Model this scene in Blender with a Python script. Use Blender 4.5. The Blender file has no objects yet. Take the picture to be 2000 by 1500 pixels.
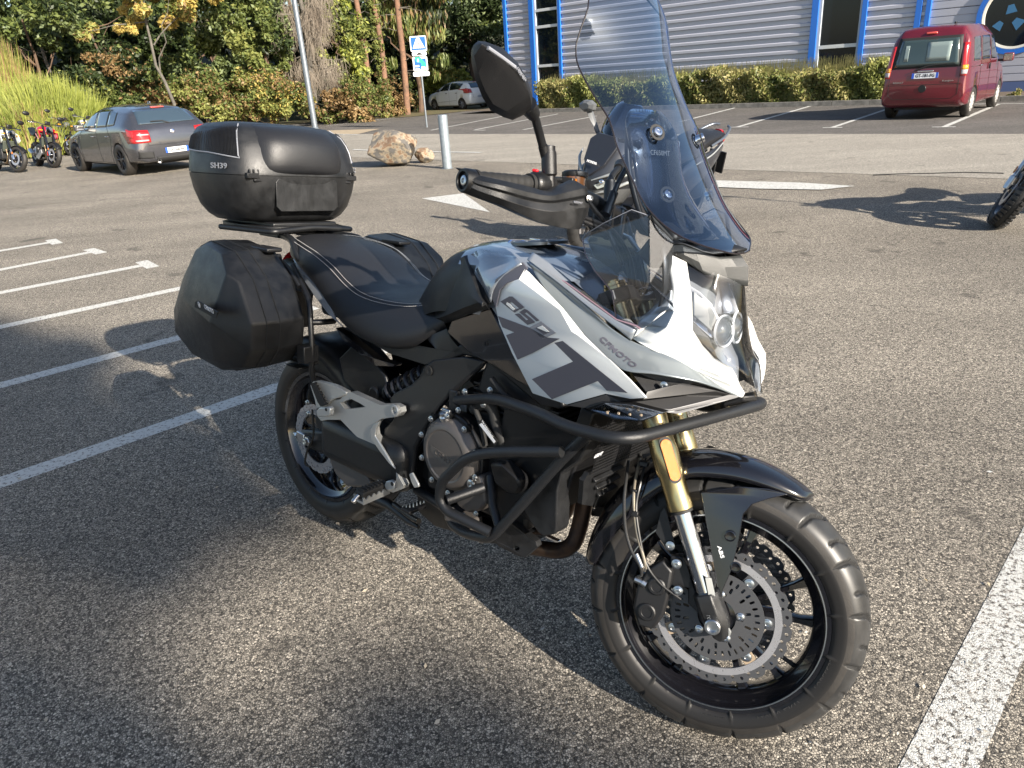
import bpy, bmesh, math, random
import numpy as np
from mathutils import Vector, Matrix, noise
from mathutils.geometry import tessellate_polygon
random.seed(7); np.random.seed(7)
rad = math.radians
scene = bpy.context.scene
COL = scene.collection

# ------------------------------------------------------------------ camera
F_PX = 1420.554                       # focal length for a 2000 px wide frame
CAM_C = np.array([0.0, 0.0, 1.41])
CAM_R = np.array([[0.99748763, 0.0708408, 0.0], [-0.02778407, 0.39121891, -0.91987815], [-0.06516491, 0.91756708, 0.39220427]])
cam = bpy.data.cameras.new('camera'); cam_o = bpy.data.objects.new('camera', cam); COL.objects.link(cam_o)
cam.sensor_width = 36.0; cam.lens = F_PX / 2000 * 36; cam.clip_start = .05; cam.clip_end = 2000
M4 = Matrix([list(r) + [0] for r in CAM_R] + [[0, 0, 0, 1]]); M4.translation = Vector(CAM_C)
cam_o.matrix_world = M4; scene.camera = cam_o

# ------------------------------------------------------------------ sky, sun, exposure
SUN_AZ, SUN_EL = rad(-51.5), rad(25.5)          # azimuth measured counter-clockwise from +X
world = bpy.data.worlds.new('World'); scene.world = world; world.use_nodes = True
nt = world.node_tree; nt.nodes.clear()
sky = nt.nodes.new('ShaderNodeTexSky'); sky.sky_type = 'NISHITA'; sky.sun_disc = False
sky.sun_elevation = SUN_EL; sky.sun_rotation = math.pi / 2 - SUN_AZ; sky.air_density = 1.0; sky.dust_density = 1.2; sky.ozone_density = 1.0
bg = nt.nodes.new('ShaderNodeBackground'); bg.inputs['Strength'].default_value = .078
wo = nt.nodes.new('ShaderNodeOutputWorld')
nt.links.new(sky.outputs[0], bg.inputs['Color']); nt.links.new(bg.outputs[0], wo.inputs['Surface'])
sl = bpy.data.lights.new('sun', 'SUN'); sl.energy = 5.0; sl.angle = rad(.53); sl.color = (1.0, .91, .79)
sun = bpy.data.objects.new('sun', sl); COL.objects.link(sun)
sd = Vector((math.cos(SUN_AZ) * math.cos(SUN_EL), math.sin(SUN_AZ) * math.cos(SUN_EL), math.sin(SUN_EL)))
sun.rotation_euler = sd.to_track_quat('Z', 'Y').to_euler(); sun.location = sd * 60
scene.view_settings.view_transform = 'Standard'; scene.view_settings.look = 'None'
scene.view_settings.gamma = 1; scene.view_settings.use_curve_mapping = False
scene.view_settings.exposure = 1.28
try:
    scene.cycles.max_bounces = 8; scene.cycles.transparent_max_bounces = 24; scene.cycles.caustics_reflective = False; scene.cycles.caustics_refractive = False
    scene.cycles.sample_clamp_indirect = 4
except Exception: pass

# ------------------------------------------------------------------ survey helpers: sight line through a photo point, cut by a real plane
def ray(u, v): return CAM_R @ np.array([(u - 1000) / F_PX, -(v - 750) / F_PX, -1.0])
def G(u, v, z=0.0):
    d = ray(u, v); k = (z - CAM_C[2]) / d[2]; return CAM_C + k * d
# motorcycle frame: X forward, Y left, Z up, origin under the rear axle, leaning on its side stand
BT = np.array([-0.64259267, 2.22458177, 0.0])
BR = np.array([[0.72614968, 0.67875937, 0.10950962], [-0.68753665, 0.71687946, 0.11565983], [0.0, -0.15927822, 0.98723374]])
SR = np.array([[0.95415701, -0.29850675, -0.02186599], [0.29850675, 0.94372747, 0.14238042], [-0.02186599, -0.14238042, 0.98957046]])
SP = np.array([1.39792244, 0.0, 0.28708467]); SA = np.array([-0.4305111, 0.0, 0.90258528])
def ST(P): return (np.asarray(P, float) - SP) @ SR.T + SP       # turned with the handlebar
BO = BR.T @ (CAM_C - BT)
def Q(u, v, y):                                                  # bike-frame point on the plane Y = y
    d = BR.T @ ray(u, v); k = (y - BO[1]) / d[1]; return BO + k * d
def QX(u, v, x):
    d = BR.T @ ray(u, v); k = (x - BO[0]) / d[0]; return BO + k * d
def QZ(u, v, z):
    d = BR.T @ ray(u, v); k = (z - BO[2]) / d[2]; return BO + k * d
def QS(u, v, y):                                                 # same on a plane of the steered front end, returned in steered coords
    o = SR.T @ (BO - SP) + SP; d = SR.T @ (BR.T @ ray(u, v)); k = (y - o[1]) / d[1]; return o + k * d
def QP(u, v, pl, off=0.0):                                       # on plane pl=(p0,n) pushed out by off
    p0, n = pl; d = BR.T @ ray(u, v); k = np.dot(p0 + n * off - BO, n) / np.dot(d, n); return BO + k * d
def plane(a, b, c):
    a, b, c = map(np.asarray, (a, b, c)); n = np.cross(b - a, c - a); n = n / np.linalg.norm(n)
    if np.dot(n, BO - a) < 0: n = -n
    return (a, n)
def mir(P): P = np.array(P, float); P[..., 1] *= -1; return P

# ------------------------------------------------------------------ materials
MATS = {}
def mat(name, col, rough=.5, metal=0.0, coat=0.0, var=0.0, vscale=8.0, bump=0.0, bscale=200.0, col2=None, spec=.5, rvar=0.0, trans=0, emit=0, detail=4):
    if name in MATS: return MATS[name]
    m = bpy.data.materials.new(name); m.use_nodes = True; n = m.node_tree; b = n.nodes['Principled BSDF']
    def I(k, v):
        if k in b.inputs: b.inputs[k].default_value = v
    I('Base Color', (*col, 1)); I('Roughness', rough); I('Metallic', metal); I('Coat Weight', coat); I('Coat Roughness', .04); I('Specular IOR Level', spec)
    tc = None
    def coords():
        nonlocal tc
        if tc is None: tc = n.nodes.new('ShaderNodeTexCoord')
        return tc.outputs['Object']
    if var or col2 or rvar:
        no = n.nodes.new('ShaderNodeTexNoise'); no.inputs['Scale'].default_value = vscale; no.inputs['Detail'].default_value = detail; no.inputs['Roughness'].default_value = .65
        n.links.new(coords(), no.inputs['Vector'])
        if var or col2:
            cr = n.nodes.new('ShaderNodeValToRGB'); cr.color_ramp.elements[0].position = .35; cr.color_ramp.elements[1].position = .65
            c1 = col if col2 else tuple(c * (1 - var) for c in col); c2 = col2 if col2 else tuple(min(1, c * (1 + var)) for c in col)
            cr.color_ramp.elements[0].color = (*c1, 1); cr.color_ramp.elements[1].color = (*c2, 1)
            n.links.new(no.outputs['Fac'], cr.inputs['Fac']); n.links.new(cr.outputs['Color'], b.inputs['Base Color'])
        if rvar:
            mr = n.nodes.new('ShaderNodeMapRange'); mr.inputs['To Min'].default_value = max(0, rough - rvar); mr.inputs['To Max'].default_value = min(1, rough + rvar)
            mr.inputs['From Min'].default_value = .3; mr.inputs['From Max'].default_value = .7
            n.links.new(no.outputs['Fac'], mr.inputs['Value']); n.links.new(mr.outputs[0], b.inputs['Roughness'])
    if bump:
        nb = n.nodes.new('ShaderNodeTexNoise'); nb.inputs['Scale'].default_value = bscale; nb.inputs['Detail'].default_value = 3
        bu = n.nodes.new('ShaderNodeBump'); bu.inputs['Strength'].default_value = bump; bu.inputs['Distance'].default_value = .002
        n.links.new(coords(), nb.inputs['Vector']); n.links.new(nb.outputs['Fac'], bu.inputs['Height']); n.links.new(bu.outputs['Normal'], b.inputs['Normal'])
    MATS[name] = m; return m
def sheet(name, tint, rough=.03, ior=1.5, gloss=(1, 1, 1), boost=1.0, haze=0.0):
    """thin clear plastic or pane: tinted transmission plus fresnel reflection"""
    m = bpy.data.materials.new(name); m.use_nodes = True; n = m.node_tree; n.nodes.clear()
    o = n.nodes.new('ShaderNodeOutputMaterial'); t = n.nodes.new('ShaderNodeBsdfTransparent'); t.inputs[0].default_value = (*tint, 1)
    g = n.nodes.new('ShaderNodeBsdfGlossy'); g.inputs['Roughness'].default_value = rough; g.inputs['Color'].default_value = (*gloss, 1)
    fr = n.nodes.new('ShaderNodeFresnel'); fr.inputs['IOR'].default_value = ior
    mu = n.nodes.new('ShaderNodeMath'); mu.operation = 'MULTIPLY'; mu.inputs[1].default_value = boost; mu.use_clamp = True
    mx = n.nodes.new('ShaderNodeMixShader'); n.links.new(fr.outputs[0], mu.inputs[0]); n.links.new(mu.outputs[0], mx.inputs[0])
    base = t.outputs[0]
    if haze:
        d = n.nodes.new('ShaderNodeBsdfDiffuse'); d.inputs[0].default_value = (.7, .72, .75, 1); mh = n.nodes.new('ShaderNodeMixShader')
        no = n.nodes.new('ShaderNodeTexNoise'); no.inputs['Scale'].default_value = 60; no.inputs['Detail'].default_value = 6
        mr = n.nodes.new('ShaderNodeMapRange'); mr.inputs['From Min'].default_value = .45; mr.inputs['From Max'].default_value = .8; mr.inputs['To Min'].default_value = haze * .3; mr.inputs['To Max'].default_value = haze * 2
        n.links.new(no.outputs[0], mr.inputs[0]); n.links.new(mr.outputs[0], mh.inputs[0])
        n.links.new(t.outputs[0], mh.inputs[1]); n.links.new(d.outputs[0], mh.inputs[2]); base = mh.outputs[0]
    n.links.new(base, mx.inputs[1]); n.links.new(g.outputs[0], mx.inputs[2]); n.links.new(mx.outputs[0], o.inputs['Surface'])
    MATS[name] = m; return m

# ------------------------------------------------------------------ objects
def tag(o, label=None, cat=None, group=None, kind=None):
    if label: o['label'] = label
    if cat: o['category'] = cat
    if group: o['group'] = group
    if kind: o['kind'] = kind
    return o
def empty(name, loc=(0, 0, 0), rz=0.0, parent=None):
    o = bpy.data.objects.new(name, None); o.empty_display_size = .1; COL.objects.link(o); o.location = loc; o.rotation_euler = (0, 0, rz)
    if parent: o.parent = parent
    return o
def mesh(name, V, Fc, m, parent=None, smooth=True, mi=None, bevel=0, sub=0, solid=0, angle=35, seg=2, soff=-1, crease=None):
    me = bpy.data.meshes.new(name); me.from_pydata([tuple(map(float, v)) for v in V], [], [tuple(int(i) for i in f) for f in Fc]); me.update()
    for x in (m if isinstance(m, (list, tuple)) else [m]): me.materials.append(x)
    if mi is not None: me.polygons.foreach_set('material_index', [int(i) for i in mi])
    bm = bmesh.new(); bm.from_mesh(me); bmesh.ops.recalc_face_normals(bm, faces=bm.faces) if not solid else None
    bm.to_mesh(me); bm.free()
    o = bpy.data.objects.new(name, me); COL.objects.link(o)
    if parent: o.parent = parent
    if smooth:
        me.polygons.foreach_set('use_smooth', [True] * len(me.polygons))
    if crease is not None:
        a = me.attributes.new('crease_edge', 'FLOAT', 'EDGE')
        for i, e in enumerate(me.edges):
            a.data[i].value = crease(np.array(me.vertices[e.vertices[0]].co), np.array(me.vertices[e.vertices[1]].co))
    if sub:
        s = o.modifiers.new('sub', 'SUBSURF'); s.levels = s.render_levels = sub
    if solid:
        s = o.modifiers.new('solid', 'SOLIDIFY'); s.thickness = solid; s.offset = soff
    if bevel:
        b = o.modifiers.new('bev', 'BEVEL'); b.width = bevel; b.segments = seg; b.limit_method = 'ANGLE'; b.angle_limit = rad(30); b.harden_normals = False
    if smooth and not sub:
        sharp(me, angle)
    return o
def sharp(me, angle=35):
    try: me.set_sharp_from_angle(angle=rad(angle))
    except Exception: pass
class MB:
    """collects boxes, rods, rings into one mesh for ONE part"""
    def __init__(s): s.V = []; s.F = []
    def add(s, V, Fc):
        k = len(s.V); s.V += [tuple(v) for v in V]; s.F += [tuple(i + k for i in f) for f in Fc]; return s
    def box(s, c, d, R=None):
        c = np.array(c, float); h = np.array(d, float) / 2
        P = [np.array([x, y, z]) * h for x in (-1, 1) for y in (-1, 1) for z in (-1, 1)]
        if R is not None: P = [R @ p for p in P]
        return s.add([c + p for p in P], [(0, 1, 3, 2), (4, 6, 7, 5), (0, 4, 5, 1), (2, 3, 7, 6), (0, 2, 6, 4), (1, 5, 7, 3)])
    def rod(s, a, b, r, r2=None, n=12, caps=True):
        return s.add(*tubegeo([a, b], [r, r if r2 is None else r2], n, caps))
    def tube(s, pts, r, n=10): return s.add(*tubegeo(pts, r, n))
    def ring(s, c, axis, prof, n=32): return s.add(*lathegeo(c, axis, prof, n))
    def build(s, name, m, parent=None, **k): return mesh(name, s.V, s.F, m, parent, **k)
def unit(v): v = np.asarray(v, float); return v / (np.linalg.norm(v) + 1e-12)
def basis(t, up=(0, 0, 1)):
    t = unit(t); up = np.array(up, float)
    if abs(np.dot(t, up)) > .95: up = np.array([1.0, 0, 0])
    a = unit(np.cross(up, t)); return a, np.cross(t, a)
def tubegeo(pts, r, n=10, caps=True):
    P = [np.asarray(p, float) for p in pts]; m = len(P); r = [r] * m if np.isscalar(r) else list(r)
    V = []; Fc = []; a = None
    for i in range(m):
        t = unit(P[min(i + 1, m - 1)] - P[max(i - 1, 0)])
        if a is None: a, b = basis(t)
        else: a = unit(a - np.dot(a, t) * t); b = np.cross(t, a)
        for j in range(n):
            w = 2 * math.pi * j / n; V.append(P[i] + r[i] * (a * math.cos(w) + b * math.sin(w)))
    for i in range(m - 1):
        for j in range(n): Fc.append((i * n + j, i * n + (j + 1) % n, (i + 1) * n + (j + 1) % n, (i + 1) * n + j))
    if caps: Fc.append(tuple(range(n))[::-1]); Fc.append(tuple((m - 1) * n + j for j in range(n)))
    return V, Fc
def fillet(pts, rad_=.04, n=6):
    P = [np.asarray(p, float) for p in pts]; out = [P[0]]
    for i in range(1, len(P) - 1):
        a, b, c = P[i - 1], P[i], P[i + 1]; r = min(rad_, np.linalg.norm(a - b) * .48, np.linalg.norm(c - b) * .48)
        s = b + unit(a - b) * r; e = b + unit(c - b) * r
        for k in range(n + 1):
            t = k / n; out.append((1 - t) ** 2 * s + 2 * t * (1 - t) * b + t * t * e)
    out.append(P[-1]); return out
def spline(pts, n=8):
    P = [np.asarray(p, float) for p in pts]; P = [2 * P[0] - P[1]] + P + [2 * P[-1] - P[-2]]; out = []
    for i in range(1, len(P) - 2):
        for k in range(n):
            t = k / n; a, b, c, d = P[i - 1:i + 3]
            out.append(.5 * ((2 * b) + (-a + c) * t + (2 * a - 5 * b + 4 * c - d) * t * t + (-a + 3 * b - 3 * c + d) * t ** 3))
    out.append(P[-2]); return out
def tube(name, pts, r, m, parent=None, n=12, fil=None, sp=False, **k):
    if fil: pts = fillet(pts, fil)
    if sp:
        k_ = len(pts); pts = spline(pts)
        if not np.isscalar(r): r = list(np.interp(np.linspace(0, 1, len(pts)), np.linspace(0, 1, k_), r))
    V, Fc = tubegeo(pts, r, n); return mesh(name, V, Fc, m, parent, **k)
def lathegeo(c, axis, prof, n=32, close=False):
    """prof: (radius, height along axis)"""
    c = np.asarray(c, float); t = unit(axis); a, b = basis(t); V = []; Fc = []; m = len(prof)
    for r, h in prof:
        for j in range(n):
            w = 2 * math.pi * j / n; V.append(c + t * h + r * (a * math.cos(w) + b * math.sin(w)))
    for i in range(m - 1 + (1 if close else 0)):
        i2 = (i + 1) % m
        for j in range(n): Fc.append((i * n + j, i * n + (j + 1) % n, i2 * n + (j + 1) % n, i2 * n + j))
    if not close:
        if prof[0][0] > 1e-5: Fc.append(tuple(range(n))[::-1])
        if prof[-1][0] > 1e-5: Fc.append(tuple((m - 1) * n + j for j in range(n)))
    return V, Fc
def lathe(name, c, axis, prof, m, parent=None, n=32, close=False, **k):
    V, Fc = lathegeo(c, axis, prof, n, close); return mesh(name, V, Fc, m, parent, **k)
def prismgeo(loops, off):
    """flat or nearly flat outline (first loop) with holes, given in 3D; thickness vector off"""
    L = [[np.asarray(p, float) for p in l] for l in loops]; off = np.asarray(off, float)
    allp = [p for l in L for p in l]; N = len(allp)
    tri = tessellate_polygon([[Vector(p) for p in l] for l in L])
    V = allp + [p + off for p in allp]; Fc = []
    for t in tri: Fc.append(tuple(t)); Fc.append(tuple(i + N for i in reversed(t)))
    k = 0
    for l in L:
        n = len(l)
        for i in range(n): Fc.append((k + i, k + (i + 1) % n, N + k + (i + 1) % n, N + k + i))
        k += n
    return V, Fc
def prism(name, loops, off, m, parent=None, bevel=0, **k):
    if not isinstance(loops[0][0], (list, tuple, np.ndarray)) : loops = [loops]
    V, Fc = prismgeo(loops, off)
    o = mesh(name, V, Fc, m, parent, bevel=bevel, smooth=k.pop('smooth', bool(bevel)), **k); return o
def grid(name, rows, m, parent=None, closed_u=False, closed_v=False, caps=False, **k):
    R = len(rows); n = len(rows[0]); V = [p for r in rows for p in r]; Fc = []; mi = None
    for i in range(R - (0 if closed_u else 1)):
        for j in range(n - (0 if closed_v else 1)):
            Fc.append((i * n + j, i * n + (j + 1) % n, ((i + 1) % R) * n + (j + 1) % n, ((i + 1) % R) * n + j))
    if caps: Fc.append(tuple(range(n))[::-1]); Fc.append(tuple((R - 1) * n + j for j in range(n)))
    if 'mfun' in k:
        mf = k.pop('mfun'); mi = [mf(f // (n - (0 if closed_v else 1)), f % (n - (0 if closed_v else 1))) for f in range(len(Fc))]
    return mesh(name, V, Fc, m, parent, mi=mi, **k)
def circ(c, axis, r, n=24, r2=None, ph=0, up=(0, 0, 1)):
    t = unit(axis); a, b = basis(t, up); c = np.asarray(c, float)
    return [c + r * a * math.cos(2 * math.pi * j / n + ph) + (r2 or r) * b * math.sin(2 * math.pi * j / n + ph) for j in range(n)]
def bolt(mb, c, axis, r=.008, h=.006):
    axis = unit(axis); mb.ring(c, axis, [(r * 1.25, 0), (r * 1.25, h * .3), (r, h * .4), (r, h), (r * .6, h * 1.15), (r * .5, h * 1.15), (r * .45, h * .6), (1e-6, h * .6)], 12)
FONTS = {}
def text(name, s, o0, ex, ey, height, m, parent=None, depth=.0012, shear=0.0, align='CENTER', bold=0.0, spacing=1.0, width=None, wmap=None):
    """lettering standing on the plane (o0, ex, ey)"""
    cu = bpy.data.curves.new(name, 'FONT'); cu.body = s; cu.size = 1; cu.align_x = align; cu.align_y = 'CENTER'; cu.shear = shear; cu.offset = bold; cu.space_character = spacing
    cu.extrude = .5; cu.resolution_u = 3
    t = bpy.data.objects.new('t', cu); COL.objects.link(t); dg = bpy.context.evaluated_depsgraph_get(); dg.update()
    me = bpy.data.meshes.new_from_object(t.evaluated_get(dg)); bpy.data.objects.remove(t)
    V = np.array([v.co[:] for v in me.vertices]); Fc = [tuple(p.vertices) for p in me.polygons]
    if len(V) == 0: return None
    hx = V[:, 1].max() - V[:, 1].min(); V[:, 1] -= (V[:, 1].max() + V[:, 1].min()) / 2; sc = height / hx; sx = sc
    if width: sx = width / (V[:, 0].max() - V[:, 0].min())
    ex = unit(ex); ey = np.asarray(ey, float); ey = unit(ey - np.dot(ey, ex) * ex); nz = np.cross(ex, ey)
    P = np.asarray(o0) + V[:, :1] * sx * ex + V[:, 1:2] * sc * ey + V[:, 2:3] * 2 * depth * nz * .5 + nz * depth * .5
    if wmap is not None: P = np.array([wmap(p) for p in P])
    ob = mesh(name, P, Fc, m, parent, smooth=False); bpy.data.meshes.remove(me); return ob
def boxo(name, c, d, m, parent=None, R=None, bevel=.0, **k):
    return MB().box(c, d, R).build(name, m, parent, bevel=bevel, smooth=bool(bevel), **k)
def copy_tree(o, parent=None):
    c = o.copy(); COL.objects.link(c)
    if parent: c.parent = parent
    for ch in list(o.children): copy_tree(ch, c)
    return c

def lin(P, n):
    out = []
    for i in range(len(P) - 1):
        for k in range(n): out.append(P[i] * (1 - k / n) + P[i + 1] * (k / n))
    return out + [P[-1]]
def dense(rows, nu=3, nv=3, su=True, sv=True):
    """interpolate a coarse grid of surveyed points; su/sv choose a smooth or a creased run"""
    R = [(spline if sv else lin)([np.asarray(p, float) for p in r], nv) for r in rows]
    cols = [(spline if su else lin)([r[j] for r in R], nu) for j in range(len(R[0]))]
    return [[c[i] for c in cols] for i in range(len(cols[0]))]
from mathutils.bvhtree import BVHTree
def wrap(o, tgt, off=.001, keep=True):
    """lay a thin print mesh on the surface of tgt (both in the same frame)"""
    dg = bpy.context.evaluated_depsgraph_get(); dg.update(); t = BVHTree.FromObject(tgt, dg)
    me = o.data; V = np.array([v.co[:] for v in me.vertices]); n = len(V)
    for v in me.vertices:
        p, nn, i, d = t.find_nearest(v.co)
        if p is None: continue
        if nn.dot(Vector(BO) - p) < 0: nn = -nn
        v.co = p + nn * off
    me.update(); return o
# ================================================================== THE SETTING
def asphalt(name, dark, light, scale=130, contrast=.5, bump=.6, tint=(1, 1, 1), stain=.18):
    m = bpy.data.materials.new(name); m.use_nodes = True; n = m.node_tree; b = n.nodes['Principled BSDF']; L = n.links
    tc = n.nodes.new('ShaderNodeTexCoord'); P = tc.outputs['Object']
    vo = n.nodes.new('ShaderNodeTexVoronoi'); vo.inputs['Scale'].default_value = scale; vo.inputs['Randomness'].default_value = 1; L.new(P, vo.inputs['Vector'])
    bw = n.nodes.new('ShaderNodeSeparateColor'); L.new(vo.outputs['Color'], bw.inputs[0])
    cr = n.nodes.new('ShaderNodeValToRGB'); e = cr.color_ramp.elements; e[0].position = 0; e[0].color = (*dark, 1); e[1].position = 1; e[1].color = (*light, 1)
    mid = e.new(.45); mid.color = tuple(a * .6 + c * .4 for a, c in zip(dark, light)) + (1,); k2 = e.new(.85); k2.color = tuple(a * .35 + c * .65 for a, c in zip(dark, light)) + (1,)
    L.new(bw.outputs[0], cr.inputs[0])
    # bitumen between the stones
    v2 = n.nodes.new('ShaderNodeTexVoronoi'); v2.feature = 'DISTANCE_TO_EDGE'; v2.inputs['Scale'].default_value = scale; L.new(P, v2.inputs['Vector'])
    mr = n.nodes.new('ShaderNodeMapRange'); mr.inputs['From Max'].default_value = .16; L.new(v2.outputs[0], mr.inputs[0])
    mx = n.nodes.new('ShaderNodeMix'); mx.data_type = 'RGBA'; mx.inputs['A'].default_value = (*[c * contrast for c in dark], 1); L.new(mr.outputs[0], mx.inputs['Factor']); L.new(cr.outputs[0], mx.inputs['B'])
    # pebble clusters and broad stains
    n1 = n.nodes.new('ShaderNodeTexNoise'); n1.inputs['Scale'].default_value = 34; n1.inputs['Detail'].default_value = 5; n1.inputs['Roughness'].default_value = .7; L.new(P, n1.inputs['Vector'])
    n2 = n.nodes.new('ShaderNodeTexNoise'); n2.inputs['Scale'].default_value = .7; n2.inputs['Detail'].default_value = 6; L.new(P, n2.inputs['Vector'])
    def rng(src, a, c, lo, hi):
        q = n.nodes.new('ShaderNodeMapRange'); q.inputs['From Min'].default_value = a; q.inputs['From Max'].default_value = c; q.inputs['To Min'].default_value = lo; q.inputs['To Max'].default_value = hi; L.new(src, q.inputs[0]); return q.outputs[0]
    ml = n.nodes.new('ShaderNodeMath'); ml.operation = 'MULTIPLY'; L.new(rng(n1.outputs[0], .3, .7, .78, 1.22), ml.inputs[0]); L.new(rng(n2.outputs[0], .3, .7, 1 - stain, 1 + stain), ml.inputs[1])
    m2 = n.nodes.new('ShaderNodeMix'); m2.data_type = 'RGBA'; m2.blend_type = 'MULTIPLY'; m2.inputs['Factor'].default_value = 1; L.new(mx.outputs['Result'], m2.inputs['A'])
    cb = n.nodes.new('ShaderNodeCombineColor'); [L.new(ml.outputs[0], cb.inputs[i]) for i in range(3)]; L.new(cb.outputs[0], m2.inputs['B'])
    # wheel-path streaks along the lane
    mp = n.nodes.new('ShaderNodeMapping'); mp.inputs['Rotation'].default_value = (0, 0, rad(43)); mp.inputs['Scale'].default_value = (.10, 1.6, 1); L.new(P, mp.inputs['Vector'])
    ns = n.nodes.new('ShaderNodeTexNoise'); ns.inputs['Scale'].default_value = 1.3; ns.inputs['Detail'].default_value = 7; ns.inputs['Roughness'].default_value = .6; L.new(mp.outputs[0], ns.inputs['Vector'])
    mk_ = n.nodes.new('ShaderNodeMath'); mk_.operation = 'MULTIPLY'; L.new(ml.outputs[0], mk_.inputs[0]); L.new(rng(ns.outputs[0], .3, .7, .86, 1.12), mk_.inputs[1]); [L.new(mk_.outputs[0], cb.inputs[i]) for i in range(3)]
    # small dark oil marks
    n3 = n.nodes.new('ShaderNodeTexNoise'); n3.inputs['Scale'].default_value = 2.3; n3.inputs['Detail'].default_value = 3; L.new(P, n3.inputs['Vector'])
    m3 = n.nodes.new('ShaderNodeMix'); m3.data_type = 'RGBA'; L.new(rng(n3.outputs[0], .655, .70, 0, .5), m3.inputs['Factor']); L.new(m2.outputs['Result'], m3.inputs['A']); m3.inputs['B'].default_value = (*[c * .5 for c in dark], 1)
    L.new(m3.outputs['Result'], b.inputs['Base Color']); b.inputs['Roughness'].default_value = .85; b.inputs['Specular IOR Level'].default_value = .35
    bu = n.nodes.new('ShaderNodeBump'); bu.inputs['Strength'].default_value = bump; bu.inputs['Distance'].default_value = .004
    ad = n.nodes.new('ShaderNodeMath'); ad.operation = 'ADD'; L.new(mr.outputs[0], ad.inputs[0]); L.new(bw.outputs[1], ad.inputs[1]); L.new(ad.outputs[0], bu.inputs['Height']); L.new(bu.outputs[0], b.inputs['Normal'])
    MATS[name] = m; return m
def paint(name, col, wear=.5, scale=55):
    m = asphalt(name, (.066, .061, .056), (.50, .455, .40), contrast=.40, scale=170); n = m.node_tree; L = n.links; b = n.nodes['Principled BSDF']
    src = b.inputs['Base Color'].links[0].from_socket
    tc = n.nodes.new('ShaderNodeTexCoord'); no = n.nodes.new('ShaderNodeTexNoise'); no.inputs['Scale'].default_value = scale; no.inputs['Detail'].default_value = 5; no.inputs['Roughness'].default_value = .75; L.new(tc.outputs['Object'], no.inputs['Vector'])
    mr = n.nodes.new('ShaderNodeMapRange'); mr.inputs['From Min'].default_value = wear - .12; mr.inputs['From Max'].default_value = wear - .03; L.new(no.outputs[0], mr.inputs[0])
    mx = n.nodes.new('ShaderNodeMix'); mx.data_type = 'RGBA'; L.new(mr.outputs[0], mx.inputs['Factor']); L.new(src, mx.inputs['A']); mx.inputs['B'].default_value = (*col, 1); L.new(mx.outputs['Result'], b.inputs['Base Color']); return m
A_LOT = asphalt('lot_asphalt', (.070, .064, .056), (.66, .59, .485), contrast=.32, scale=170)
A_ROAD = asphalt('road_asphalt', (.22, .203, .175), (.56, .515, .435), scale=90, stain=.08, contrast=.7, bump=.3)
A_FAR = asphalt('bay_asphalt', (.08, .075, .07), (.26, .24, .218), scale=90, stain=.14)
P_WH = paint('worn_white_paint', (.60, .60, .57), .50)
P_WH2 = paint('flaking_white_paint', (.58, .58, .55), .545, 70)
def sheet_poly(name, pts, z, m, kind='structure', **k):
    P = [np.array([p[0], p[1], z]) for p in pts]; V, Fc = P, [tuple(t) for t in tessellate_polygon([[Vector(p) for p in P]])]
    o = mesh(name, V, Fc, m, smooth=False)
    for p in o.data.polygons:
        if p.normal.z < 0: p.flip()
    if kind: o['kind'] = kind
    return o
N = 220
gxy = 300
gr_ = mesh('ground', [(-gxy, -60, 0), (gxy, -60, 0), (gxy, 500, 0), (-gxy, 500, 0)], [(0, 1, 2, 3)], A_LOT, smooth=False); gr_['kind'] = 'structure'
dr = unit(np.array([8.34 - 1.06, 11.87 - 18.73, 0]))                  # along the road, to the right
nr = np.array([-dr[1], dr[0], 0]); nr = nr if nr[1] > 0 else -nr      # away from the camera
f0 = np.array([1.06, 18.73, 0])
near0 = G(1400, 331); near0[2] = 0; wroad = float(np.dot(f0 - near0, nr))
def RD(s, w): return f0 + dr * s + nr * w                             # s along the road, w beyond its far edge
sheet_poly('road', [RD(-60, -wroad), RD(60, -wroad), RD(60, 0), RD(-60, 0)], .004, A_ROAD)
sheet_poly('parking_bays', [RD(-11.5, 0), RD(60, 0), RD(60, 9.5), RD(-2, 40), RD(-30, 60), RD(-60, 60), RD(-60, 6)], .004, A_FAR)
# kerb along the hedge
kd = np.array([math.cos(rad(-44)), math.sin(rad(-44)), 0]); kn = np.array([-kd[1], kd[0], 0]); kn = kn if kn[0] > 0 else -kn
k0 = np.array([6.3, 24.2, 0])
def KB(s, w, z=0.0): return k0 + kd * s + kn * w + np.array([0, 0, z])
K_KERB = mat('kerb_concrete', (.20, .19, .17), .85, var=.3, vscale=6, bump=.5, bscale=60)
kb_all = None
s0_ = np.dot(G(1050, 219) - k0, kd); s1_ = np.dot(G(1738, 203) - k0, kd)
kerb_root = empty('kerb', tuple(KB(s0_, 0))); kerb_root['kind'] = 'structure'
def in_root(o, root):
    o.parent = root; o.matrix_parent_inverse = root.matrix_world.inverted() if False else Matrix.Translation(-Vector(root.location)); return o
ss = s0_
kbm = None
while ss < s1_ + 12:
    P = [KB(ss + .006, 0), KB(ss + .994, 0), KB(ss + .994, .15), KB(ss + .006, .15)]
    o = prism('kerb_stone', [P], (0, 0, .13), K_KERB, None); o.parent = kerb_root; o.matrix_parent_inverse = Matrix.Translation(-Vector(kerb_root.location)); ss += 1.0
sheet_poly('planting_strip', [KB(s0_ - 4, .15), KB(s1_ + 14, .15), KB(s1_ + 14, 2.6), KB(s0_ - 4, 2.6)], .10, mat('dry_soil', (.10, .075, .05), .95, var=.4, vscale=9, bump=1, bscale=30))
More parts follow.
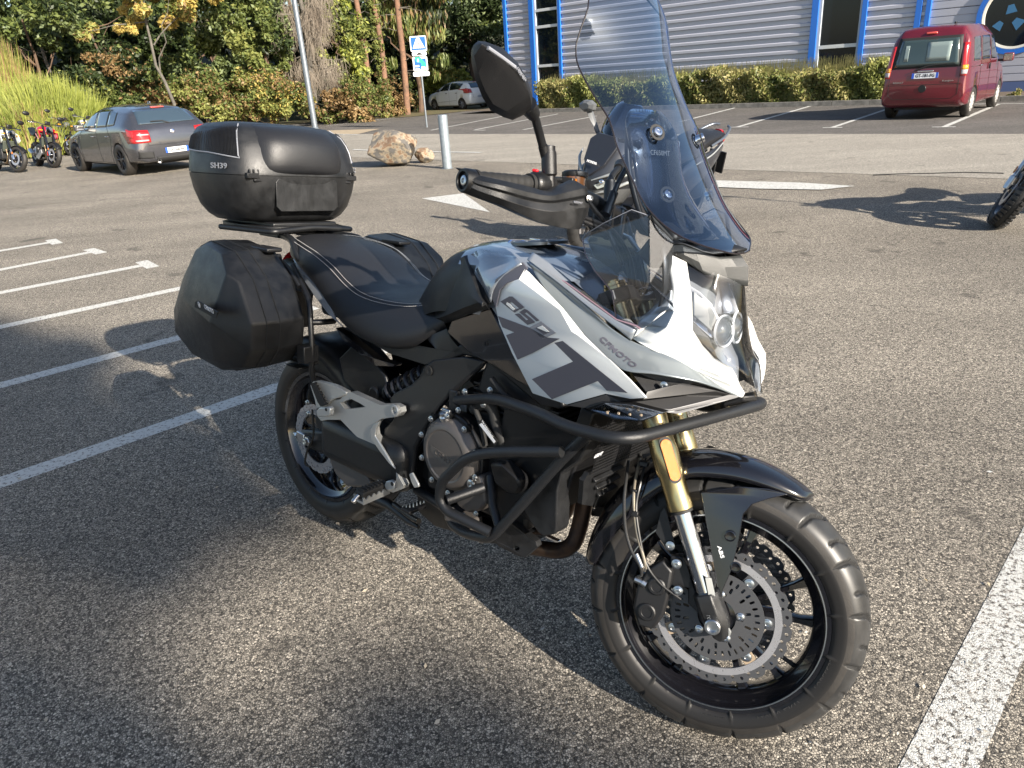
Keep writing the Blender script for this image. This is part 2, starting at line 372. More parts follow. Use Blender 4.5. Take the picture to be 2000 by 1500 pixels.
# markings
def line(name, a, b, w, m=P_WH, z=.012, end=True):
    a = np.array([a[0], a[1], 0]); b = np.array([b[0], b[1], 0]); t = unit(b - a); s = np.array([-t[1], t[0], 0]) * w / 2
    o = sheet_poly(name, [a - s, b - s, b + s, a + s], z, m); return o
def mk(name, label, cat='road marking', **k): pass
bd_ = unit(np.array([.68, .73, 0]))
bays = [((0, 490), (-5.08, 8.29)), ((0, 527), (-4.24, 7.54)), ((0, 572), (-3.34, 6.71)), ((0, 639), (-2.45, 5.85)), ((0, 753), (-1.50, 4.95)), ((0, 943), (-.62, 4.02))]
for k, (a, e) in enumerate(bays):
    g0 = G(*a); e = np.array([e[0], e[1], 0]); d_ = unit(e - g0); st_ = g0 - d_ * 3
    w = .115
    line('bay_line', st_, e, w, P_WH, .0015)
    tp = np.array([d_[1], -d_[0], 0])
    line('bay_line_end', e - tp * .20 + d_ * .05, e + tp * .20 + d_ * .05, .11, P_WH, .0028)
rl0 = (G(1762, 1500) + G(1905, 1500)) / 2; rl1 = (G(2000, 1045) + G(2000, 1262)) / 2
line('bay_line', rl0 - unit(rl1 - rl0) * 3, rl1 + unit(rl1 - rl0) * 2.5, .125, P_WH2, .0012)
sheet_poly('give_way_triangle', [G(824, 388), G(957, 415), G(905, 378)], .004, P_WH)
for a, b_, w in (((690, 293), (762, 296), .12), ((836, 297), (940, 299), .12), ((640, 262), (702, 264), .10)):
    line('road_dash', G(*a), G(*b_), w, P_WH, .012)
sheet_poly('road_edge_line', [G(1330, 352), G(1560, 358), G(1670, 365), G(1605, 372), G(1480, 370), G(1330, 364)], .010, P_WH)
for a, b_ in (((842, 255), (990, 226)), ((928, 254), (1090, 223)), ((1022, 254), (1165, 227)), ((1180, 262), (1290, 238)), ((1330, 238), (1440, 210)), ((1440, 249), (1582, 208)), ((1625, 250), (1735, 213)), ((1843, 249), (1952, 203)), ((640, 246), (800, 227))):
    line('parking_bay_line', G(*a), G(*b_), .10, P_WH, .010)
for a, b_ in (((1425, 249.5), (1462, 249)), ((1607, 250.5), (1645, 250)), ((1820, 249.5), (1866, 249)), ((925, 255), (948, 255))):
    line('parking_bay_tee', G(*a), G(*b_), .10, P_WH, .0125)
line('parking_far_line', G(1900, 204), G(2000, 203), .10, P_WH, .010)
sheet_poly('sandy_crossing', [G(620, 256), G(742, 252), G(700, 262), G(625, 264)], .009, mat('sand_concrete', (.36, .29, .20), .9, var=.1))
tube('asphalt_crack', [np.array([*G(u, v)[:2], .005]) for u, v in ((1705, 343), (1760, 341), (1820, 340), (1880, 338), (1960, 340))], .010, mat('crack_tar', (.02, .02, .02), .9), n=5)['kind'] = 'structure'
sheet_poly('grass_verge', [G(390, 262), G(460, 253), G(640, 237), G(800, 229), G(870, 222), G(960, 212), (3, 60), (-60, 60), (-60, 22), (-22, 24)], .02, mat('dry_verge', (.13, .085, .04), .95, col2=(.08, .09, .03), vscale=3, bump=1, bscale=20, detail=8))
# wooded bank behind the verge
def bank_z(x, y): return 0
bk = []
for i, t in enumerate(np.linspace(0, 1, 40)):
    x = -58 + t * 70; yb_ = np.interp(x, [-58, -30, -16, -6, 2, 12], [30, 30, 37, 37, 42, 60])
    bk.append([np.array([x, yb_ + d, z + .25 * noise.noise(Vector((x * .3, d, 0)))]) for d, z in ((0, .0), (2, .5), (5, 1.3), (12, 3.2), (30, 7))])
bo = grid('wooded_bank', bk, mat('forest_floor', (.035, .028, .015), .95, col2=(.03, .04, .012), vscale=1.5, bump=1, bscale=10), None); bo['kind'] = 'structure'

V = []
rl_ = np.random.default_rng(3)
for _ in range(150):
    u, v = rl_.uniform(0, 2000), rl_.uniform(330, 1480); c = G(u, v); a = rl_.uniform(0, 6.3); s = rl_.uniform(.004, .011); e1 = np.array([math.cos(a), math.sin(a), .1]) * s; e2 = np.array([-math.sin(a), math.cos(a), .3]) * s * .5; c = c + np.array([0, 0, .007]); V += [c - e1, c + e2, c + e1, c - e2]
def litter():
    o = quadmesh('ground_litter', np.array(V), [mat('straw_litter', (.42, .33, .20), .8, col2=(.5, .5, .48), vscale=2)], None); o['kind'] = 'stuff'
# ------------------------------------------------------------------ foliage
def leafmat(name, c1, c2, tr=.35):
    m = bpy.data.materials.new(name); m.use_nodes = True; n = m.node_tree; n.nodes.clear(); L = n.links
    o = n.nodes.new('ShaderNodeOutputMaterial'); tc = n.nodes.new('ShaderNodeTexCoord'); no = n.nodes.new('ShaderNodeTexNoise'); no.inputs['Scale'].default_value = 1.1; no.inputs['Detail'].default_value = 7; no.inputs['Roughness'].default_value = .75
    L.new(tc.outputs['Object'], no.inputs['Vector']); cr = n.nodes.new('ShaderNodeValToRGB'); cr.color_ramp.elements[0].position = .38; cr.color_ramp.elements[1].position = .62
    cr.color_ramp.elements[0].color = (*c1, 1); cr.color_ramp.elements[1].color = (*c2, 1); L.new(no.outputs[0], cr.inputs[0])
    p = n.nodes.new('ShaderNodeBsdfPrincipled'); p.inputs['Roughness'].default_value = .5; p.inputs['Specular IOR Level'].default_value = .4; t = n.nodes.new('ShaderNodeBsdfTranslucent'); mx = n.nodes.new('ShaderNodeMixShader'); mx.inputs[0].default_value = tr
    L.new(cr.outputs[0], p.inputs['Base Color']); L.new(cr.outputs[0], t.inputs[0]); L.new(p.outputs[0], mx.inputs[1]); L.new(t.outputs[0], mx.inputs[2]); L.new(mx.outputs[0], o.inputs[0]); MATS[name] = m; return m
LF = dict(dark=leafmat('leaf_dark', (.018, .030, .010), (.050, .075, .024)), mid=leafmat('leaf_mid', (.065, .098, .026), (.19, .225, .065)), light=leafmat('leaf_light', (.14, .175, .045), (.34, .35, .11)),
          yellow=leafmat('leaf_yellow', (.40, .30, .07), (.60, .48, .16)), brown=leafmat('leaf_brown', (.17, .105, .045), (.38, .26, .12)), broom=leafmat('broom_green', (.12, .15, .02), (.27, .30, .06)), hedge=leafmat('hedge_leaf', (.20, .19, .065), (.45, .40, .17)),
          grey=leafmat('dead_twig', (.16, .13, .10), (.30, .26, .21), .05), lime=leafmat('leaf_lime', (.20, .24, .04), (.42, .44, .10)), blue=leafmat('leaf_bluegreen', (.075, .115, .05), (.25, .295, .13)))
rng_ = np.random.default_rng(11)
def leaves(n, centres, sizes, leaf, squash=.8, hang=0.0):
    """leaf-sized quads gathered in clumps"""
    k = rng_.integers(0, len(centres), n); C_ = centres[k]; S_ = sizes[k][:, None]
    d = rng_.normal(size=(n, 3)); d /= np.linalg.norm(d, axis=1)[:, None]; r = rng_.random((n, 1)) ** .45
    P = C_ + d * r * S_ * np.array([1, 1, squash])
    nrm = d * .6 + rng_.normal(size=(n, 3)) * .6 + np.array([0, 0, .4]); nrm /= np.linalg.norm(nrm, axis=1)[:, None]
    t = rng_.normal(size=(n, 3)); t -= (t * nrm).sum(1)[:, None] * nrm; t /= np.linalg.norm(t, axis=1)[:, None]
    if hang: t = t * (1 - hang) + np.array([0, 0, -1]) * hang; t /= np.linalg.norm(t, axis=1)[:, None]
    b = np.cross(nrm, t); b /= (np.linalg.norm(b, axis=1)[:, None] + 1e-9); L = leaf * (.6 + .8 * rng_.random((n, 1))); w = L * (.5 if not hang else .22)
    V = np.stack([P - t * L, P + b * w, P + t * L, P - b * w], 1).reshape(-1, 3)
    return V
def quadmesh(name, V, mats, parent, mi=None):
    n = len(V) // 4; me = bpy.data.meshes.new(name); me.vertices.add(4 * n); me.vertices.foreach_set('co', V.ravel()); me.loops.add(4 * n); me.loops.foreach_set('vertex_index', np.arange(4 * n)); me.polygons.add(n)
    me.polygons.foreach_set('loop_start', np.arange(n) * 4); me.polygons.foreach_set('loop_total', np.full(n, 4))
    for m in mats: me.materials.append(m)
    if mi is not None: me.polygons.foreach_set('material_index', mi)
    me.update(); me.validate(); o = bpy.data.objects.new(name, me); COL.objects.link(o)
    if parent: o.parent = parent
    return o
litter()
K_BARK = mat('bark_brown', (.14, .085, .055), .9, col2=(.07, .05, .035), vscale=6, bump=1, bscale=25)
K_BARKP = mat('bark_pine', (.24, .13, .08), .9, col2=(.12, .075, .05), vscale=5, bump=1, bscale=20)
K_BARKG = mat('bark_grey', (.11, .10, .085), .9, var=.3, vscale=5)
def crown(name, root, blobs, kinds, n, leaf, nclump=40, hang=0.0, cs=.28, squash=.8):
    """blobs: (dx,dy,dz,rx,ry,rz) relative to the root; kinds: [(material, weight)]"""
    w = np.array([b[3] * b[4] * b[5] for b in blobs]); w /= w.sum(); C_ = []; S_ = []
    for b, f in zip(blobs, w):
        m_ = max(4, int(nclump * f)); d = rng_.normal(size=(m_, 3)); d /= np.linalg.norm(d, axis=1)[:, None]; r = .45 + .62 * rng_.random((m_, 1)) ** .7
        C_.append(np.array(b[:3]) + d * r * np.array(b[3:])); S_.append((.6 + .9 * rng_.random(m_)) * cs * (b[3] * b[4] * b[5]) ** (1 / 3))
    C_ = np.vstack(C_); S_ = np.concatenate(S_); V = leaves(n, C_, S_, leaf, squash, hang)
    # kind by position so that patches of colour hang together
    cen = V.reshape(-1, 4, 3).mean(1); ph = np.sin(cen[:, 0] * 1.7 + cen[:, 2] * 2.3 + len(blobs)) + np.sin(cen[:, 1] * 1.3 - cen[:, 2] * 1.1) + rng_.normal(size=len(cen)) * .7
    q = np.argsort(np.argsort(ph)) / len(ph); cum = np.cumsum([k[1] for k in kinds]) / sum(k[1] for k in kinds); mi = np.searchsorted(cum, q).clip(0, len(kinds) - 1)
    return quadmesh(name, V, [LF[k[0]] for k in kinds], root, mi.astype(np.int32))
def limb(mb, a, b, r0, r1, wob=.1, n=7, seg=6):
    a = np.array(a, float); b = np.array(b, float); P = [a * (1 - t) + b * t + np.array([rng_.normal(), rng_.normal(), rng_.normal() * .4]) * wob * math.sin(t * math.pi) for t in np.linspace(0, 1, seg)]
    mb.add(*tubegeo(P, [r0 + (r1 - r0) * t for t in np.linspace(0, 1, seg)], n))
def at(u, v, Y):
    d = ray(u, v); k = Y / d[1]; return CAM_C + d * k
def tree(label, u, v, Y, blobs, kinds, n, leaf, trunk=(.16, 6), bark=None, group=None, name='leafy_tree', cat='tree', zb=0.0, hang=0.0, nclump=40, cs=.28, lean=(0, 0), limbs=3):
    """(u,v) is the sight line to the middle of the crown at distance Y; blobs are in metres round that middle"""
    c = at(u, v, Y); root = empty(name, (c[0] + lean[0], c[1] + lean[1], zb)); tag(root, label, cat, group)
    off = np.array([-lean[0], -lean[1], c[2] - zb]); bl = [tuple(np.array(b[:3]) + off) + tuple(b[3:]) for b in blobs]
    if trunk:
        mb = MB(); top = off + np.array([0, 0, .3]); limb(mb, (0, 0, -.1), top, trunk[0], trunk[0] * .45, .12, 9, 8)
        for k in range(limbs):
            b = bl[k % len(bl)]; s = np.array([0, 0, 0]) * 0 + top * (.45 + .5 * rng_.random()); e = np.array(b[:3]) + rng_.normal(size=3) * np.array(b[3:]) * .5; limb(mb, s, e, trunk[0] * .4, trunk[0] * .08, .15, 6)
        mb.build('trunk', bark or K_BARK, root)
    crown('crown', root, bl, kinds, n, leaf, nclump, hang, cs)
    return root
GF = 'trees at the edge of the wood'
# left to right
tree('green broadleaf tree at the far left above the yellow broom', 45, 45, 30, [(0, 0, .6, 2.2, 1.8, 1.6), (-2.5, .5, 1.8, 2.2, 1.5, 1.8), (1.2, 0, -.6, 1.0, 1, 1.0)], [('dark', 1), ('mid', 2), ('blue', 1.5)], 11000, .095, (.08, 5), group=GF)
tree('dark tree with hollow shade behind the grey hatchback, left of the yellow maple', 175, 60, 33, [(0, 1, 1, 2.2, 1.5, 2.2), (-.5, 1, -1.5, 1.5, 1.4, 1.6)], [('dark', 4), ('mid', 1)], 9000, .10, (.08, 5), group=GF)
tree('tree whose leaves have turned yellow, low boughs reaching left over the wood edge', 285, 22, 28.5, [(.2, 0, .15, 1.5, .9, .75), (-1.5, -.3, -.5, 1.3, .7, .36), (1.6, .2, .7, 1.4, .9, .7)], [('yellow', 5), ('brown', 1), ('light', 1.5)], 12000, .085, (.07, 5), bark=K_BARKG, group=GF, cs=.24)
tree('tall blue-green oak between the yellow tree and the lamp post', 450, 45, 31, [(0, 0, .4, 1.9, 1.5, 1.8), (-1.8, .4, -.2, 1.4, 1.2, 1.5), (1.2, 0, -1.0, 1.2, 1.1, 1.2), (-.4, 0, -1.9, 1.1, 1, .9)], [('blue', 3), ('mid', 2), ('dark', 1.2)], 17000, .085, (.16, 5), group=GF, nclump=70)
tree('green oak branches hanging just left of the lamp post', 520, 120, 30.5, [(0, 0, .4, 1.1, .9, 1.6), (-1.2, 0, -.6, 1.2, .9, .9)], [('blue', 2), ('mid', 3), ('light', 1)], 8000, .08, (.10, 5), group=GF, nclump=50)
tree('narrow light green tree right of the dead conifer', 665, 95, 33, [(0, 0, .4, .95, .8, 2.0), (.6, 0, -1.4, .9, .8, 1.2)], [('light', 3), ('mid', 2), ('lime', 1.5)], 9500, .08, (.10, 5), group=GF, nclump=55)
tree('tree with drooping yellow-green branches above the crossing sign', 805, 55, 36, [(0, 0, .9, 1.6, 1.0, 1.6), (.9, 0, -.4, .7, .6, 1.7), (-.9, 0, .2, .6, .6, 1.6)], [('mid', 3), ('light', 2), ('brown', 1), ('dark', 1)], 12000, .17, (.14, 5), group=GF, hang=.75, nclump=60)
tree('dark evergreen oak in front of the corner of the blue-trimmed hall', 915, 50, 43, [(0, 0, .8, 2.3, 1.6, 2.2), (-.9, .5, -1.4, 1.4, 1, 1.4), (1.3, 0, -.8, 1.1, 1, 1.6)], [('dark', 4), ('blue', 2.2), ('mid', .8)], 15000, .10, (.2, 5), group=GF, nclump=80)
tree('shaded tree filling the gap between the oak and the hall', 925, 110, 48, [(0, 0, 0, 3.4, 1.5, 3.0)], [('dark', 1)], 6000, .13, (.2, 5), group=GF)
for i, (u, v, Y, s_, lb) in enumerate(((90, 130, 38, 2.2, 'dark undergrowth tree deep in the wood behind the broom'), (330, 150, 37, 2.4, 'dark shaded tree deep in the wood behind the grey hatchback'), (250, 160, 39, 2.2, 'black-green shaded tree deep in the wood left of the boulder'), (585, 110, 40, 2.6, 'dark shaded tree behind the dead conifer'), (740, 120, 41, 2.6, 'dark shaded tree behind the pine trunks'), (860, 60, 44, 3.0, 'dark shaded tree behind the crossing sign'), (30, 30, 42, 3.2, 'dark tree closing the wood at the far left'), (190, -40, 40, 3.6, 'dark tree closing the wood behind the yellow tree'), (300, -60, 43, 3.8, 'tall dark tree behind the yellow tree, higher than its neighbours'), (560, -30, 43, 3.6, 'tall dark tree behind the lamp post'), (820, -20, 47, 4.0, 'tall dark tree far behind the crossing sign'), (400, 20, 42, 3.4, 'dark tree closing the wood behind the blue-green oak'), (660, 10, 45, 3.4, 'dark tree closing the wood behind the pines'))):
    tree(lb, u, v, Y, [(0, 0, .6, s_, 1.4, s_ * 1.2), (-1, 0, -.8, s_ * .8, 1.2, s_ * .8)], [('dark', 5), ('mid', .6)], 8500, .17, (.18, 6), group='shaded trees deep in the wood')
# bare pine trunks and the ivy trunk
def bole(label, pts, Y, r, bark, ivy=0, name='pine_tree'):
    P = [at(u, v, Y) for u, v in pts]; base = P[-1].copy(); base[2] = 0; root = empty(name, tuple(base)); tag(root, label, 'tree', 'bare boles in the wood')
    Q_ = [p - base for p in P[::-1]]; Q_[0][2] = -.05; mb = MB(); mb.add(*tubegeo(spline(Q_, 6), np.linspace(r, r * .8, (len(Q_) - 1) * 6 + 1), 12))
    mb.build('trunk', bark, root); top = Q_[-1]
    b2 = MB()
    for k in range(9):
        s = Q_[0] + (top - Q_[0]) * rng_.uniform(.35, 1); limb(b2, s, s + np.array([rng_.uniform(-1.2, 1.2), rng_.uniform(-.4, .4), rng_.uniform(-.2, .6)]), .02, .005, .1, 5)
    b2.build('dead_branches', K_BARKG, root, smooth=False)['kind'] = 'stuff'
    crown('crown', root, [tuple(top + np.array([0, 0, 1.6])) + (1.8, 1.4, 1.2)], [('dark', 2), ('mid', 2)], 2500, .12, 25)
    if ivy:
        C_ = []; S_ = []
        for t in np.linspace(0, 1, 26): C_.append(Q_[0] + (Q_[-1] - Q_[0]) * t * .95 + rng_.normal(size=3) * .06); S_.append(.22 + .1 * rng_.random())
        quadmesh('ivy', leaves(5200, np.array(C_), np.array(S_), .055), [LF['mid'], LF['light']], root, (rng_.random(5200) > .5).astype(np.int32))
    return root
bole('bare reddish pine bole left of the ivy-clad trunk', ((690, -30), (706, 60), (716, 130), (722, 215)), 33.5, .13, K_BARKP)
bole('trunk wrapped in green ivy between the two bare pine boles', ((722, -30), (738, 50), (748, 120), (756, 215)), 34, .13, K_BARKP, 1, 'ivy_clad_tree')
bole('bare reddish pine bole just left of the crossing sign', ((772, -30), (780, 50), (788, 120), (795, 215)), 34.5, .14, K_BARKP)
bole('thin pale bole leaning in the dark wood above the grey hatchback', ((70, 60), (90, 120), (108, 175), (112, 235)), 33, .07, K_BARKG)
# dead conifer with drooping grey twigs
c = at(592, 90, 32); root = empty('dead_conifer', (c[0], c[1], 0)); tag(root, 'dead grey conifer with drooping bare twigs just right of the lamp post', 'tree')
mb = MB(); limb(mb, (0, 0, 0), (.3, 0, c[2] + 3), .13, .07, .1, 9); ends = []
for k in range(34):
    z = rng_.uniform(1.6, c[2] + 2.6); a = rng_.uniform(0, 2 * math.pi); L = rng_.uniform(.7, 1.7); e = np.array([L * math.cos(a), L * .5 * math.sin(a), z - rng_.uniform(-.2, .5)]); limb(mb, (.3 * z / (c[2] + 3), 0, z), e, .028, .008, .10, 5); ends.append((np.array([.3 * z / (c[2] + 3), 0, z]), e))
mb.build('trunk', K_BARKG, root)
V = []
for s, e in ends:
    for j in range(46):
        p = s + (e - s) * rng_.uniform(.25, 1.05) + rng_.normal(size=3) * .05; dv = np.array([rng_.normal() * .18, rng_.normal() * .18, -rng_.uniform(.25, .95)]); q1 = p + dv; wv = np.array([.006, .0, 0]); V += [p - wv, p + wv, q1 + wv * .5, q1 - wv * .5]
        for _ in range(2):
            m_ = p + dv * rng_.uniform(.2, .9); d2 = np.array([rng_.normal() * .13, rng_.normal() * .1, -rng_.uniform(.1, .3)]); V += [m_ - wv * .7, m_ + wv * .7, m_ + d2 + wv * .3, m_ + d2 - wv * .3]
quadmesh('drooping_twigs', np.array(V), [LF['grey']], root)
# shrubs and undergrowth along the edge
def shrub(label, u, v, Y, blobs, kinds, n, leaf, name='shrub', **k): return tree(label, u, v, Y, blobs, kinds, n, leaf, (.03, 1), name=name, cat='bush', group='bushes along the wood edge', limbs=4, **k)
shrub('mixed green and rusty bramble thicket right behind the grey hatchback roof', 400, 195, 29.5, [(0, 0, 0, 1.6, 1.0, .9), (1.4, .2, -.1, 1.2, .9, .8)], [('light', 3), ('brown', 2), ('mid', 2)], 9000, .065, nclump=60)
shrub('pale green bramble with yellow leaves left of the lamp post', 520, 185, 30, [(0, 0, .1, 1.5, 1.0, .9), (1.0, 0, -.3, 1.0, .8, .6)], [('light', 3), ('yellow', 1.6), ('mid', 2), ('brown', 1)], 9500, .06, nclump=60)
shrub('low rusty bracken between the lamp post and the pine boles', 640, 205, 31, [(0, 0, 0, 1.2, .8, .6), (1.4, 0, .1, 1.3, .8, .8)], [('brown', 3), ('mid', 2), ('light', 1)], 8500, .06, nclump=60)
shrub('brown shaded thicket at the foot of the pine boles', 742, 190, 36, [(0, 0, 0, 1.5, .8, 1.0), (1.2, 1, -.2, 1.0, .8, .8)], [('brown', 3), ('dark', 2), ('mid', 1)], 8500, .06, nclump=60)
shrub('bright lime green bush behind the crossing sign pole', 856, 150, 41, [(0, 0, 0, 1.1, .8, .8), (.9, 0, -.3, .9, .7, .6), (-.8, 0, -.6, .7, .6, .6)], [('lime', 4), ('light', 2), ('yellow', .6)], 8000, .09, nclump=50)
shrub('green fern-like spruce sapling behind the grey hatchback', 235, 150, 29, [(0, 0, 0, 1.3, .8, 1.0), (-.6, 0, -.9, 1.0, .8, .6)], [('mid', 3), ('dark', 2), ('brown', .8)], 7500, .07, nclump=50)
shrub('rusty twiggy bush in the shade above the grey hatchback tailgate', 300, 185, 30, [(0, 0, 0, 1.2, .8, .7)], [('brown', 3), ('dark', 2), ('mid', 1)], 5500, .06, nclump=40)
shrub('leafy green bush in the deep shade left of the pale bole', 150, 185, 27, [(0, 0, 0, 1.0, .8, .8)], [('mid', 2), ('light', 2), ('dark', 1)], 6000, .06, nclump=40)
shrub('low rough grass and bracken left of the white hatchback bonnet', 745, 220, 33.5, [(0, 0, 0, 1.3, .5, .35), (-2.0, -.5, 0, 1.3, .5, .35)], [('brown', 3), ('mid', 1), ('light', 1)], 6500, .05, nclump=50)
def broom(label, u, v, Y, w, h, n, br=.12, zb=0.0, brown=0.0):
    c = at(u, v, Y); root = empty('broom_shrub', (c[0], c[1], zb)); tag(root, label, 'bush', 'yellow-green broom shrubs')
    V = []; mi = []
    for i in range(n):
        bx, by = rng_.normal() * w * .42, rng_.normal() * w * .25; L = h * rng_.uniform(.55, 1.1) * math.exp(-(bx / w) ** 2 * .8); lx = bx * .35 + rng_.normal() * .12; ly = rng_.normal() * .14
        p = np.array([bx, by, rng_.uniform(0, .35) * h]); m_ = p + np.array([lx * .4, ly * .4, L * .55]); e = p + np.array([lx, ly, L]); wv = np.array([.010, 0.004, 0]) * rng_.uniform(.6, 1.4)
        V += [p - wv, p + wv, m_ + wv, m_ - wv, m_ - wv, m_ + wv, e + wv * .2, e - wv * .2]; k = 2 if rng_.random() < brown else (1 if rng_.random() < .35 else 0); mi += [k, k]
        for _ in range(3):
            s = m_ * rng_.uniform(.6, 1.1) + e * 0; d2 = np.array([rng_.normal() * .12, rng_.normal() * .1, rng_.uniform(.1, .4)]); V += [m_ - wv * .6, m_ + wv * .6, m_ + d2 + wv * .2, m_ + d2 - wv * .2]; mi.append(k)
    quadmesh('blades', np.array(V), [LF['broom'], LF['lime'], LF['brown']], root, np.array(mi, np.int32)); b = MB()
    for k in range(7): limb(b, (rng_.normal() * .2, 0, 0), (rng_.normal() * w * .4, rng_.normal() * .2, h * .6), .02, .005, .05, 5)
    b.build('stems', K_BARK, root, smooth=False)['kind'] = 'stuff'
broom('big yellow-green broom shrub behind the red motorcycle', 105, 240, 24.5, 1.5, 1.75, 5200)
broom('yellow-green broom shrub at the far left edge behind the white motorcycle', -15, 250, 25, 1.3, 1.9, 4200, brown=.1)
broom('tall broom rising behind the others at the top left with a brown dead patch', 15, 240, 28, 1.3, 2.9, 4200, brown=.45)
broom('broom shrub close behind the mirror of the grey hatchback', 165, 240, 25.5, .9, 1.25, 2600, brown=.15)
broom('broom shrub filling the gap between the white and red motorcycles', 55, 250, 23.5, 1.1, 1.2, 3000, brown=.25)
# hedge along the hall
hl = s1_ - s0_
hr = empty('clipped_hedge', tuple(KB(s0_, .9, .1))); tag(hr, 'long low dry green hedge running along the foot of the ribbed hall', 'hedge')
HN = 46000; sH = rng_.uniform(0, hl, HN); prof = .80 + .10 * np.sin(sH * 1.1) + .06 * np.sin(sH * 3.7 + 1) + .05 * np.sin(sH * 9.1)
wH = rng_.normal(size=HN) * .28; face = rng_.random(HN)
zH = np.where(face < .55, rng_.random(HN) * prof, prof + rng_.normal(size=HN) * .05); wH = np.where(face < .55, -.52 + rng_.normal(size=HN) * .07 + .10 * np.sin(sH * 6 + zH * 5), wH)
P = kd[None, :] * sH[:, None] + kn[None, :] * wH[:, None]; P[:, 2] += zH
d = rng_.normal(size=(HN, 3)); d /= np.linalg.norm(d, axis=1)[:, None]; t = rng_.normal(size=(HN, 3)) + np.array([0, 0, .7]); t /= np.linalg.norm(t, axis=1)[:, None]; b = np.cross(d, t); b /= np.linalg.norm(b, axis=1)[:, None]; L = .055 * (.6 + .8 * rng_.random((HN, 1)))
V = np.stack([P - t * L, P + b * L * .4, P + t * L, P - b * L * .4], 1).reshape(-1, 3); mi = np.where(np.sin(sH * 1.9) + np.sin(sH * .7 + 2) + rng_.normal(size=HN) * .9 > .3, 0, 1); mi = np.where(rng_.random(HN) < .12, 2, mi)
quadmesh('foliage', V, [LF['hedge'], LF['light'], LF['mid']], hr, mi.astype(np.int32))
V = []
for i in range(2600):
    s = rng_.uniform(0, hl); h = rng_.uniform(.12, .42); p = kd * s + kn * rng_.normal() * .25 + np.array([0, 0, .78]); e = p + np.array([rng_.normal() * .05, 0, h]); wv = kd * .006; V += [p - wv, p + wv, e + wv * .4, e - wv * .4]
quadmesh('straw_stalks', np.array(V), [LF['hedge']], hr)
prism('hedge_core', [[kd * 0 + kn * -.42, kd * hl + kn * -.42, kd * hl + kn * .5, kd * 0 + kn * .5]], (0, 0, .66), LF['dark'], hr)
for lb, u in (('small tuft of dry weeds against the hall wall, left of the rear-most kerb end', 1925), ('small tuft of dry weeds at the right edge under the round window', 1985)):
    w0 = G(u, 196); root = empty('weed_tuft', tuple(w0)); tag(root, lb, 'weed', 'weeds at the hall wall'); crown('leaves', root, [(0, 0, .12, .28, .15, .14)], [('hedge', 3), ('light', 1)], 500, .05, 10)
# ------------------------------------------------------------------ the hall
WOFF = 2.48
K_SID = mat('ribbed_steel_grey', (.48, .49, .56), .38, metal=.2)
K_SIDW = mat('ribbed_steel_white', (.62, .61, .56), .45)
K_SIDP = mat('flat_panel_grey', (.44, .445, .50), .42, metal=.2)
K_BLU = mat('bright_blue_trim', (.02, .16, .62), .35, coat=.3)
K_FRM = mat('pale_window_frame', (.45, .50, .56), .4)
K_WIN = mat('dark_window_glass', (.006, .010, .016), .04, spec=.45)
wp0 = KB(0, WOFF)
def wall_hit(u, v, off=0.0):
    d = ray(u, v); p0 = wp0 + kn * -off; k = np.dot(p0 - CAM_C, kn) / np.dot(d, kn); p = CAM_C + d * k; return np.dot(p - wp0, kd), p[2]
def WP(s, z, off=0.0): return wp0 + kd * s - kn * off + np.array([0, 0, z])
def ws(u, v=60): return wall_hit(u, v)[0]
HALL = empty('industrial_hall', tuple(wp0)); tag(HALL, 'grey ribbed metal hall with bright blue trim behind the hedge', 'building')
def hp(o): o.parent = HALL; o.matrix_parent_inverse = Matrix.Translation(-Vector(HALL.location)); return o
HT = 6.6
def ribbed(name, sa, sb, z0, z1, pitch, depth, m, prof=((0, 0), (.42, 0), (.50, 1), (.80, 1), (.90, .35), (.96, 0)), par=None):
    Z = []; O_ = []; z = z0
    while z < z1:
        for a, d in prof: Z.append(z + a * pitch); O_.append(d * depth)
        z += pitch
    V = []; 
    for s in (sa, sb): V += [WP(s, min(zz, z1), o) for zz, o in zip(Z, O_)]
    n = len(Z); Fc = [(i, i + 1, n + i + 1, n + i) for i in range(n - 1)]
    o = mesh(name, V, Fc, m, None, angle=20); return hp(o)
def wbox(name, sa, sb, za, zb, o0, o1, m, bevel=.004):
    P = [WP(sa, za, o0), WP(sb, za, o0), WP(sb, zb, o0), WP(sa, zb, o0)]; return hp(prism(name, [P], -kn * (o1 - o0), m, None, bevel=bevel))
sL, sW1a, sW1b, sW2a, sW2b, sR0, sR1 = ws(990), ws(1042, 80), ws(1096, 80), ws(1590, 70), ws(1685, 70), ws(1790, 30), ws(1813, 30)
sEnd = sR1 + 14
for a, b_ in ((sL, sW1a), (sW1b, sW2a), (sW2b, sR0)): ribbed('ribbed_cladding', a, b_, .05, HT, .245, .055, K_SID)
ribbed('pale_cladding_strip', sR0 + .12, sR1 - .06, .05, HT, .245, .05, K_SIDW)
# smoother panels on the right, course by course
z = .35; k = 0
zrw = wall_hit(1985, 30); RC = zrw
while z < HT:
    P = .95
    o = ribbed('panel_course', sR1, sEnd, z, min(z + P - .012, HT), .19, .012, K_SIDP, prof=((0, 0), (.06, 1), (.88, .6), (.94, 0))); z += P; k += 1
wbox('panel_backing', sR1, sEnd, .05, HT, -.06, -.01, mat('seam_backing_grey', (.12, .12, .13), .7), 0)  # dark grey sheet showing in the joints between the courses
wbox('plinth_flashing', sR1, sEnd, .0, .34, -.02, .02, mat('blue_grey_flashing', (.08, .12, .25), .5), 0)
wbox('plinth', sL, sR1, -.02, .10, -.02, .03, mat('plinth_grey', (.35, .37, .38), .7), 0)
for a, w in ((sL, .16), (sW1a, .22), (sW1b, .12), (sW2a, .20), (sW2b, .14), (sR0 + .06, .15), (sR1 - .0, .12)):
    wbox('blue_trim', a - w / 2, a + w / 2, .0, HT, .0, .10, K_BLU)
